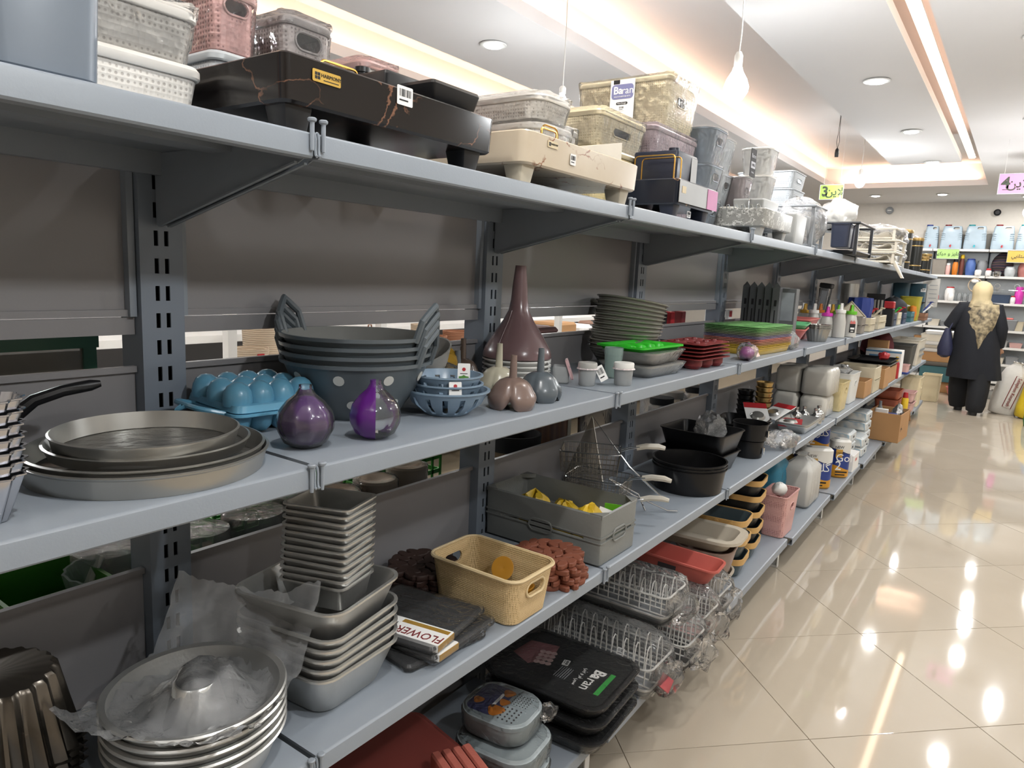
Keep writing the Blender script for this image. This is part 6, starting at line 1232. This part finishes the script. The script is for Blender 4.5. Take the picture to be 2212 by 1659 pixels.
for i in range(5):
    t = thing('textile_stack', 'folded ' + ['rose', 'grey', 'tan', 'white', 'brown'][i] + ' textile stack on the next aisle shelf', 'cloth', (-2.2, 4.0 + i*.42, zz)); obj('stack', MB().box(-.15, .15, -.17, .17, 0, .1 + .02*(i % 3), .02), MATS[['dusty_pink', 'grey_plastic', 'carton', 'paper', 'crate_brown'][i]], t)
# ================================================================= FAR WALL
def wall_bay(label, x0, x1):
    t = thing('wall_shelf', label, 'shelving unit', ((x0+x1)/2, 12.98, 0)); w = (x1-x0)/2
    for z in (2.142, 1.737, 1.33, .919, .659, .397, .12): obj('board', MB().box(-w, w, -.38, -.02, z-.035, z), MATS['white_metal'], t, smooth=0)
    for s in (-1, 1): obj('side_post', MB().box(s*w-.012, s*w+.012, -.04, -.01, 0, 2.2), MATS['upright'], t, smooth=0)
    obj('back', MB().box(-w, w, -.012, -.004, 0, 2.14), MATS['clear_grey'], t, smooth=0); return t
wall_bay('white wall shelves at the far end behind the gondola, left bay', -.95, -.01); wall_bay('white wall shelves at the far end, middle bay behind the woman', 0.0, .745); wall_bay('white wall shelves at the far end, right bay', .755, 1.75)
mat('jug_body', '#a9bac6', .35)
for i, (x, c) in enumerate(((-.06, 'royal_blue'), (.22, 'dark_red'), (.54, 'teal_cap'), (.90, 'dark_red'), (1.22, 'teal_cap'))):
    mat('teal_cap', '#2f8f95', .4); mat('tap_cyan', '#2fa9b8', .4)
    t = thing('water_jug', ['blue-capped pale jug, leftmost on the high wall shelf', 'first red-capped water jug on the high wall shelf', 'teal-capped water jug between two red-capped ones', 'second red-capped water jug on the high wall shelf', 'rightmost teal-capped water jug'][i], 'water jug', (x, 12.78, 2.1425), group='water jugs on the wall shelf')
    w = .3 if i else .2
    mb = MB().loft([rr(w-.02, .16, .03, 0, 4), rr(w, .18, .035, .02, 4), rr(w*.98, .18, .035, .12, 4), rr(w*.9, .17, .035, .25, 4), rr(w*.86, .16, .035, .33, 4), rr(w*.8, .13, .03, .36, 4)])
    obj('body', cut(mb, MB().prism(oval(w*.28, .035), -.3, .3, 'y').mv(w*.18, 0, .325)), MATS['jug_body'], t)
    for k in range(4):
        for s in (-1, 1): obj('rib', MB().tube([(s*w*.47, -.088, .16+k*.03), (s*w*.3, -.092, .15+k*.03)], .006, 5), MATS['jug_body'], t)
    obj('cap', MB().lathe([(.045, .355), (.047, .36), (.045, .385), (.001, .388)], 20).mv(-w*.22, 0, 0), MATS[c], t); obj('tap', MB().tube([(0, -.09, .06), (0, -.12, .055), (0, -.122, .03)], .012, 7), MATS['tap_cyan' if i in (2, 4) else 'red'], t)
def sign(label, x0, x1, z0, z1, y, col, txt, size, hang=None, m2=None, num=None):
    t = thing('aisle_sign' if hang else 'shelf_sign', label, 'sign', ((x0+x1)/2, y, z0)); w, h = x1-x0, z1-z0
    obj('sheet', MB().box(-w/2, w/2, -.002, .002, 0, h), mat('sign_' + col, col, .35), t, smooth=0)
    obj('border', MB().tube([(-w/2, -.003, 0), (w/2, -.003, 0), (w/2, -.003, h), (-w/2, -.003, h)], .004, 4, True), MATS['clear_grey'], t)
    if num: text(num, size*1.25, MATS['sign_ink'], t, (-w*.27, -.0035, h*.53), FY, bold=.004); obj('underline', MB().box(-w*.36, -w*.16, -.0035, -.0025, h*.2, h*.235), MATS['sign_ink'], t, smooth=0); text(txt, size, MATS['sign_ink'], t, (w*.14, -.0035, h*.5), FY, bold=.002)
    else: text(txt, size, MATS['sign_ink'], t, (0, -.0035, h*.52), FY, bold=.0008)
    if hang:
        for s in (-1, 1): obj('thread', MB().tube([(s*w*.35, 0, h), (s*w*.35, 0, hang-z0-.001)], .001, 4), MATS['white_plastic'], t)
    return t
mat('sign_ink', '#3d4436', .6)
LINE = '\uFEE6\uFBFE\uFEFB'
sign('green hanging aisle sign with the number 3', -.745, -.50, 2.428, 2.588, 8.0, '#9fc25a', LINE, .115, 3.2, num='3'); sign('pink hanging aisle sign with the number 4', .945, 1.19, 2.40, 2.585, 7.6, '#e58fc4', LINE, .115, 2.9, num='4')
sign('green notice on the far wall shelf below the jugs', .06, .36, 1.985, 2.135, 12.585, '#a9d57a', '\uFEEE\uFBFE\uFEDB\uFBFE\uFEE3 \u0648 \uFEB0\uFBFE\uFEE0\uFEA7', .075); sign('yellow notice on the far wall shelf at the right', .99, 1.30, 1.95, 2.13, 12.585, '#d8b24a', '\uFEF2\uFBFE\uFEE7\uFEE0\uFE98\uFEB3\uFE8D', .07)
WZ = {2: 1.7375, 3: 1.3305, 4: .9195, 5: .6595, 6: .3975}
def pot(label, s, x, r, h, m, cap=None, capm=None, y=12.72, name='jar', cat='jar'):
    t = thing(name, label, cat, (x, y, WZ[s])); obj('body', MB().lathe([(r*.8, 0), (r*.86, .005), (r, h*.35), (r, h*.8), (r*.8, h*.93), (r*.78, h), (.001, h)], 20), MATS[m], t)
    if cap: obj('cap', MB().lathe([(r*.8, h), (r*.82, h+cap*.3), (r*.7, h+cap), (.001, h+cap)], 16), MATS[capm], t)
def tray_(label, s, x, w, h, m, y=12.72, d=.26, name='box', cat='box'):
    t = thing(name, label, cat, (x, y, WZ[s])); obj('body', tub(w*.9, d*.9, w, d, h, .02, .004, .005), MATS[m], t)
tray_('grey-green bin on the second wall shelf', 2, .11, .2, .24, 'crate_taupe'); pot('pink dotted bottle on the second wall shelf', 2, .235, .035, .15, 'lid_pink', .03, 'white_plastic', 12.64); pot('orange spray bottle on the second wall shelf', 2, .33, .04, .2, 'orange_cap', .05, 'ink', 12.64); pot('yellow-capped tall spray can on the second wall shelf', 2, .41, .035, .26, 'choc', .06, 'yellow', 12.7)
pot('blue lidded jar on the second wall shelf', 2, .53, .07, .24, 'royal_blue_jar' if 'royal_blue_jar' in MATS else mat('royal_blue_jar', '#4d6aa8', .4).name, .02, 'royal_blue'); pot('grey pitcher beside the blue jar', 2, .68, .075, .22, 'grey_plastic', .02, 'grey_plastic', 12.78); pot('cream mug on the second wall shelf', 2, .645, .045, .09, 'paper', y=12.62); pot('patterned white mug with a red lid', 2, .78, .04, .085, 'paper', .03, 'red', 12.62)
stripes('bag_stripes', ['#2c2836', '#3a3340', '#6a4350', '#4d4630', '#2b2a38'], 'Z', 4, .8, 2.); t = thing('striped_bag', 'dark striped cloth bag on the second wall shelf', 'bag', (.94, 12.8, WZ[2])); obj('bag', crumple(.28, .2, .36, 91, 20, 14, .08), MATS['bag_stripes'], t, smooth=60)
pot('chrome bowl on the second wall shelf', 2, .89, .06, .08, 'chrome', y=12.63); pot('pale grey jug at the right of the second wall shelf', 2, 1.05, .07, .14, 'clear_grey', .01, 'clear_grey', 12.66); pot('dusty pink vase at the right end of the second wall shelf', 2, 1.23, .085, .2, 'rose', .02, 'rose')
pot('white pitcher with a red lid on the third wall shelf', 3, .30, .07, .2, 'paper', .02, 'red', 12.74); pot('small white kettle in front of the red-lidded pitcher', 3, .325, .045, .12, 'paper', y=12.63); pot('red and white cup at the left end of the third wall shelf', 3, .13, .035, .09, 'red', y=12.63)
for i in range(4): pot(['first', 'second', 'third', 'fourth'][i] + ' clear glass in the row on the third wall shelf', 3, .44 + i*.075, .032, .13, 'clear_plastic', y=12.66, name='drinking_glass', cat='glass')
pot('magenta bottle at the right end of the third wall shelf', 3, 1.21, .06, .22, 'pink_cap', .04, 'pink_cap', 12.68); tray_('navy-edged glass set on the third wall shelf', 3, .98, .26, .13, 'crate_navy', 12.68, .16); pot('small red and white jar beside the glass set', 3, 1.14, .035, .1, 'paper', .02, 'red', 12.64)
for i in range(2):
    t = thing('glass_rack', ['left', 'right'][i] + ' chrome wall hook with a glass shelf under the second board', 'rack', (.92 + i*.25, 12.72, 1.50)); obj('ring', MB().tube([(.035*cos(a), 0, .09 + .035*sin(a)) for a in [2*pi*k/14 for k in range(14)]], .005, 5, True), MATS['chrome'], t); obj('plate', MB().box(-.1, .1, -.08, .08, 0, .01), MATS['clear_plastic'], t, smooth=0); obj('rail', MB().tube([(-.1, -.08, .03), (.1, -.08, .03)], .004, 5).tube([(0, 0, .01), (0, 0, .06)], .003, 5), MATS['chrome'], t)
t = thing('wicker_wreath', 'small wicker ring ornament hanging above the woman', 'ornament', (.635, 12.58, 1.488)); obj('ring', MB().tube([(.09*cos(a), .01*sin(5*a), .1 + .1*sin(a)) for a in [2*pi*k/20 for k in range(20)]], .010, 5, True), MATS['rope'], t); obj('hook', MB().tube([(0, 0, .2), (0, 0, .212)], .003, 4), MATS['chrome'], t); obj('bow', crumple(.1, .04, .06, 95, 12, 8, .2), MATS['white_plastic'], t, (-.01, -.02, .13), smooth=50)
cs = ['paper', 'ivory', 'grey_plastic', 'coral', 'carton', 'clear_grey', 'crate_teal', 'crate_ivory', 'dark_red', 'putty', 'tray_grey', 'lid_pink']
NM = {4: 'fourth', 5: 'fifth', 6: 'sixth'}; CN = {'paper': 'white', 'ivory': 'ivory', 'grey_plastic': 'mid-grey', 'coral': 'coral', 'carton': 'cardboard-brown', 'clear_grey': 'silvery', 'crate_teal': 'teal', 'crate_ivory': 'cream', 'dark_red': 'maroon', 'putty': 'putty', 'tray_grey': 'ash-grey', 'lid_pink': 'pale pink'}
for s, off in ((4, 0), (5, 4), (6, 7)):
    for i in range(8):
        c = cs[(i + off) % 12]; x = -.05 + i*.185 + (.02*(s % 2)); h = (.09, .14, .07, .12, .16, .08, .11, .1)[(i*3 + s) % 8]
        tray_(CN[c] + ' tray on the ' + NM[s] + ' wall shelf, ' + ['first', 'second', 'third', 'fourth', 'fifth', 'sixth', 'seventh', 'eighth'][i] + ' from the left', s, x, .165, h, c, 12.74, .24, 'tray', 'tray')
for i, (x, m, z) in enumerate(((1.0, 'red', .145), (1.13, 'coral', .14))):
    t = thing('red_bar', ['left', 'right'][i] + ' red packet lying on the grey box at the fourth wall shelf', 'packet', (x, 12.66, .9195 + .165)); obj('packet', MB().box(-.06, .06, -.03, .03, 0, .03, .008), MATS[m], t)
t = thing('storage_chest', 'wide grey plastic chest on the fourth wall shelf carrying red packets', 'chest', (1.05, 12.70, .9197)); obj('chest', MB().loft([rr(.34, .2, .03, .0, 4), rr(.40, .25, .03, .15, 4), rr(.41, .26, .03, .155, 4), rr(.40, .25, .03, .164, 4)]), MATS['grey_plastic'], t)
# clutter at the end of the aisle, left of the woman
for i, (x, y, w, d, z0, h, m, l) in enumerate(((.42, 11.6, .4, .5, 0, .16, 'carton', 'low brown carton on the floor past the shelving end'), (.36, 11.55, .42, .5, .161, .22, 'crate_teal', 'dark teal box on the low carton'), (.33, 11.6, .46, .5, .382, .06, 'crate_taupe', 'flat taupe tray on the teal box'), (.34, 11.6, .44, .5, .443, .14, 'carton', 'brown carton below the white trays at the aisle end'), (.35, 11.6, .44, .5, .584, .05, 'paper', 'lowest white tray in the aisle-end pile'), (.36, 11.6, .44, .5, .635, .05, 'putty', 'putty tray in the aisle-end pile'), (.35, 11.6, .44, .5, .686, .05, 'paper', 'upper white tray in the aisle-end pile'), (.34, 11.6, .46, .5, .737, .10, 'ivory', 'deep ivory tray in the aisle-end pile'), (.36, 11.6, .4, .46, .838, .05, 'paper', 'topmost white tray in the aisle-end pile'))):
    t = thing('stacked_box', l, 'box', (x, y, z0 + .0005)); obj('box', tub(w*.96, d*.96, w, d, h, .02, .004, .004), MATS[m], t)
t = thing('oval_basket', 'coral floor basket of green packets past the shelving end', 'basket', (.66, 11.2, 0)); obj('basket', tub(.2, .2, .26, .26, .12, .1, .004, .006, .006, 6), MATS['coral'], t); obj('packets', crumple(.2, .2, .12, 97, 16, 8, .3), MATS['crate_taupe'], t, (0, 0, .06), smooth=30)
t = box_thing('cream bin standing on the floor at the aisle end', .30, .52, 10.2, 10.5, 0, .36, 'weave_cream', None, hw=.25, hz=.7, taper=.85, name='bin', cat='bin')
# ================================================================= SACKS at the right
def sack(label, x, y, w, d, h, m, lean=0., seed=1, top=True):
    t = thing('sack', label, 'sack', (x, y, 0), rot=(0, lean, 0)); r = random.Random(seed); rings = []
    for q, s in ((0, .86), (.03, .98), (.2, 1.04), (.45, 1.0), (.7, .93), (.85, .72), (.92, .42), (.96, .3), (1., .38)):
        rings.append([(a*(1 + r.uniform(-.03, .03)), b*(1 + r.uniform(-.04, .04)), max(0, h*q + r.uniform(-.008, .008)*(q > 0))) for a, b, _ in rr(w*s, d*s, w*.3*s, 0, 5)])
    obj('sack', MB().loft(rings), m, t, smooth=70); return t
mat('sack_white', '#d3cfc8', .6, bump=.3, bscale=18); mat('sack_yellow', '#d9bb2c', .5, bump=.3, bscale=18); mat('sack_blue', '#3f93cf', .5, bump=.3); mat('sack_green', '#2f6b34', .6, bump=.5, bscale=30)
t = sack('white woven sack printed with a red framed brand name', 1.225, 9.95, .30, .26, .66, MATS['sack_white'], radians(9), 3)
lb = obj('label_frame', MB().tube(rounded_path([(-.05, 0, -.19), (.05, 0, -.19), (.05, 0, .19), (-.05, 0, .19)], .01)[1:-1] and [(-.045, 0, -.2), (.045, 0, -.2), (.045, 0, .2), (-.045, 0, .2)], .004, 5, True), MATS['dark_red'], t, (.05, -.137, .30), (0, radians(6), 0)); text('Selephon Kourosh', .052, MATS['dark_red'], lb, (0, -.002, 0), (pi/2, pi/2, 0), bold=.0008, sx=.95)
sack('bright yellow sack beside the white one', 1.50, 9.78, .30, .26, .60, MATS['sack_yellow'], radians(9), 5); sack('blue sack standing behind the yellow one', 1.62, 10.55, .30, .26, .95, MATS['sack_blue'], radians(2), 7); sack('dark green sack at the right picture edge', 1.56, 9.15, .22, .2, .3, MATS['sack_green'], 0, 9)
t = thing('floor_tray', 'grey floor tray of small goods behind the white sack', 'tray', (1.07, 11.4, 0)); obj('tray', tub(.3, .3, .34, .34, .12, .03, .004, .006), MATS['tray_grey'], t); obj('goods', crumple(.26, .26, .09, 99, 16, 8, .3), MATS['crate_taupe'], t, (0, 0, .08), smooth=30)
# wall details
t = thing('wall_camera', 'small round black camera on the far wall left of the pink sign', 'camera', (.77, 12.97, 2.73)); obj('body', MB().lathe([(.05, 0), (.05, .03), (.03, .045), (.001, .046)], 18), MATS['black_plastic'], t, rot=(pi/2, 0, 0)); obj('mount', MB().box(-.04, .04, 0, .028, -.04, .04), MATS['white_plastic'], t)
t = thing('wall_speaker', 'small round grey speaker on the wall right of the green sign', 'speaker', (-.75, 12.97, 2.78)); obj('cone', MB().lathe([(.06, 0), (.06, .02), (.05, .03), (.001, .02)], 20), MATS['grey_plastic'], t, rot=(pi/2, 0, 0)); obj('slot', MB().box(-.03, .03, -.032, -.028, -.008, .008), MATS['paper'], t, smooth=0)
t = thing('wall_picture', 'grey framed picture of leaves low on the far wall', 'picture', (-.95, 12.985, 2.2)); obj('canvas', MB().box(-.3, .3, -.02, 0, 0, .3), mat('canvas', '#a79f96', .7, var=.3, scale=6), t, smooth=0); obj('frame', MB().tube([(-.3, -.02, 0), (.3, -.02, 0), (.3, -.02, .3), (-.3, -.02, .3)], .012, 4, True), MATS['grey_plastic'], t)
# ================================================================= THE WOMAN, seen from behind
t = thing('person', 'woman in a long black coat and pale patterned headscarf walking away', 'person', (.86, 9.66, 0), radians(4))
mat('skin', '#b98d73', .55); mat('coat', '#12151d', .85, bump=.15, bscale=90); mat('trousers', '#0e1015', .85); mat('shoe', '#1b1c1f', .5)
def ell(x, y, z, a, b, n=18): return [(x + a*cos(2*pi*k/n), y + b*sin(2*pi*k/n), z) for k in range(n)]
b = MB()
b.loft([ell(0, 0, .82, .14, .11), ell(0, 0, .92, .16, .12), ell(0, 0, 1.05, .13, .10), ell(0, 0, 1.2, .15, .11), ell(0, 0, 1.3, .17, .10), ell(0, 0, 1.34, .10, .07), ell(0, .01, 1.37, .05, .05), ell(0, .015, 1.41, .048, .05), ell(0, .02, 1.43, .06, .075), ell(0, .025, 1.48, .074, .092), ell(0, .025, 1.54, .07, .088), ell(0, .02, 1.58, .04, .05)])
for s, f in ((1, -.17), (-1, .16)):
    b.tube([(s*.08, 0, .85), (s*.085, f*.4, .48), (s*.075, f - .02, .10), (s*.075, f, .06)], [.085, .06, .042, .04], 12); b.loft([ell(s*.075, f + .05, .02, .04, .11, 14), ell(s*.075, f + .03, .06, .035, .08, 14)])
b.loft([ell(.0, .112, 1.475, .011, .012, 10), ell(.0, .122, 1.49, .013, .016, 10), ell(.0, .112, 1.52, .009, .01, 10)])      # nose
for s in (1, -1): b.loft([ell(s*.076, .02, 1.465, .008, .016, 8), ell(s*.08, .018, 1.49, .010, .02, 8), ell(s*.076, .018, 1.515, .007, .014, 8)])
AR = {1: [(.16, 0, 1.29), (.235, -.02, 1.05), (.25, .06, .83)], -1: [(-.16, 0, 1.29), (-.275, .0, 1.08), (-.14, .20, 1.03)]}
for s in (1, -1):
    A, E, Wr = [Vector(q) for q in AR[s]]; b.tube([A, A.lerp(E, .5), E, E.lerp(Wr, .5), Wr], [.055, .05, .043, .038, .028], 10)
    dv = (Wr - E).normalized(); side = dv.cross(Vector((0, 1, 0) if s == 1 else (0, 0, 1))).normalized(); b.tube([Wr, Wr + dv*.04, Wr + dv*.08], [.026, .038, .036], 8)
    for k, (o, ln) in enumerate(((-.024, .06), (-.008, .072), (.008, .068), (.024, .052))):
        p = Wr + dv*.08 + side*o; c = Vector((0, .02, -.0)); b.tube([p - dv*.02, p + dv*ln*.5, p + dv*ln*.85 + c*.6, p + dv*ln*.95 + c], [.0095, .009, .008, .006], 6)
    p = Wr + dv*.03 + side*.03; b.tube([p, p + side*.02 + dv*.03, p + side*.022 + dv*.06], [.011, .010, .007], 6)
tmp = obj('tmp_body', b, None, smooth=0); COL.objects.unlink(tmp); TMP.collection.objects.link(tmp); md = tmp.modifiers.new('r', 'REMESH'); md.mode = 'VOXEL'; md.voxel_size = .0085
TMP.view_layers[0].update(); me = bpy.data.meshes.new_from_object(tmp.evaluated_get(TMP.view_layers[0].depsgraph)); old = tmp.data; bpy.data.objects.remove(tmp); bpy.data.meshes.remove(old); me.shade_smooth()
obj('body', me, MATS['skin'], t)
# coat with sleeves
def wav(rings, amp, k, seed):
    r = random.Random(seed); out = []
    for i, R_ in enumerate(rings):
        q = 1 - i/len(rings); cx = sum(p[0] for p in R_)/len(R_); cy = sum(p[1] for p in R_)/len(R_)
        out.append([(cx + (x-cx)*(1 + amp*q*sin(k*a + i*.3)), cy + (y-cy)*(1 + amp*q*sin(k*a + i*.3)), z) for a, (x, y, z) in zip([2*pi*j/len(R_) for j in range(len(R_))], R_)])
    return out
coat = wav([ell(.035, 0, .43, .285, .19, 40), ell(.03, 0, .50, .28, .19, 40), ell(.02, 0, .68, .255, .185, 40), ell(.01, 0, .88, .24, .18, 40), ell(0, 0, 1.05, .225, .165, 40), ell(0, 0, 1.18, .22, .15, 40), ell(0, 0, 1.28, .205, .13, 40), ell(0, 0, 1.345, .13, .10, 40), ell(0, .01, 1.37, .08, .08, 40)], .05, 6, 1)
obj('coat', MB().loft(coat, False, True), MATS['coat'], t, smooth=60)
for s in (1, -1):
    A, E, Wr = [Vector(q) for q in AR[s]]; obj('sleeve', MB().tube([A - Vector((s*.05, 0, -.0)), A, A.lerp(E, .5), E, E.lerp(Wr, .5), Wr], [.07, .088, .085, .08, .07, .055], 14), MATS['coat'], t)
for s, f in ((1, -.17), (-1, .16)):
    obj('trouser_leg', MB().tube([(s*.085, 0, .80), (s*.095, f*.25, .55), (s*.10, f*.6, .30), (s*.09, f - .02, .12), (s*.085, f - .01, .055)], [.12, .125, .115, .105, .09], 16), MATS['trousers'], t)
    obj('shoe', MB().loft([[(x, y, 0) for x, y, _ in rr(.085, .25, .04, 0, 5, s*.075, f+.045)], [(x, y, .03) for x, y, _ in rr(.092, .255, .045, 0, 5, s*.075, f+.045)], [(x, y, .07) for x, y, _ in rr(.08, .17, .04, 0, 5, s*.075, f+.01)], [(x, y, .10) for x, y, _ in rr(.07, .10, .035, 0, 5, s*.075, f-.01)]]), MATS['shoe'], t)
m, nt, pb = newmat('scarf'); pb.inputs['Roughness'].default_value = .7
tcn = N(nt, 'TexCoord'); sp = N(nt, 'SeparateXYZ'); L(nt, tcn, 'Object', sp, 0); nz = N(nt, 'TexNoise'); nz.inputs['Scale'].default_value = 22; nz.inputs['Detail'].default_value = 8; L(nt, tcn, 'Object', nz, 'Vector')
r1 = ramp(nt, [(.34, lin('#4a4438')), (.5, lin('#8b7d62')), (.68, lin('#b5a584'))]); L(nt, nz, 'Fac', r1, 0)
mr = N(nt, 'MapRange'); mr.inputs[1].default_value = 1.28; mr.inputs[2].default_value = 1.42; L(nt, sp, 2, mr, 0)
mx = mixc(nt, G(0), lin('#c9b78f')); L(nt, mr, 0, mx, 0); L(nt, r1, 0, mx, 6); L(nt, mx, 2, pb, 'Base Color')
sc = MB().loft(wav([ell(.01, -.02, 1.31, .15, .12, 32), ell(.005, -.01, 1.35, .12, .11, 32), ell(0, 0, 1.39, .098, .10, 32), ell(0, .005, 1.44, .10, .115, 32), ell(0, .01, 1.50, .108, .12, 32), ell(0, .012, 1.55, .098, .11, 32), ell(0, .015, 1.59, .07, .08, 32), ell(0, .018, 1.612, .025, .03, 32)], .03, 7, 2))
dr = []
for q, hw, z in ((0, .15, 1.34), (.25, .165, 1.24), (.5, .14, 1.10), (.75, .09, .95), (.95, .03, .83), (1, .004, .80)):
    y = -.13 - .055*min(1, q*2) ; dr.append([(.035 + hw*u, y + .05*abs(u)**2 + .008*sin(9*u), z + .03*(1-abs(u))*0) for u in [-1, -.75, -.5, -.25, 0, .25, .5, .75, 1]] + [(.035 + hw*u, y + .014 + .05*abs(u)**2 + .008*sin(9*u), z) for u in [1, .75, .5, .25, 0, -.25, -.5, -.75, -1]])
sc.loft(dr); obj('headscarf', sc, m, t, smooth=60)
t = thing('handbag', 'slouchy navy shoulder bag hanging at the woman\'s left side', 'handbag', (.56, 9.66, .66)); obj('bag', MB().loft([rr(.06, .2, .03, 0, 4), rr(.15, .28, .06, .03, 4), rr(.17, .3, .07, .12, 4), rr(.11, .26, .05, .25, 4), rr(.05, .2, .02, .36, 4)]), mat('bag_navy', '#272a45', .6, bump=.2, bscale=30), t); obj('strap', MB().tube([(.02, -.09, .35), (.07, -.07, .5), (.13, -.03, .62), (.165, .0, .70)], .010, 6), MATS['bag_navy'], t); obj('clasp', MB().box(.02, .08, -.13, -.10, .33, .42, .006), MATS['grey_plastic'], t, rot=(0, .5, 0))

bpy.data.scenes.remove(TMP)
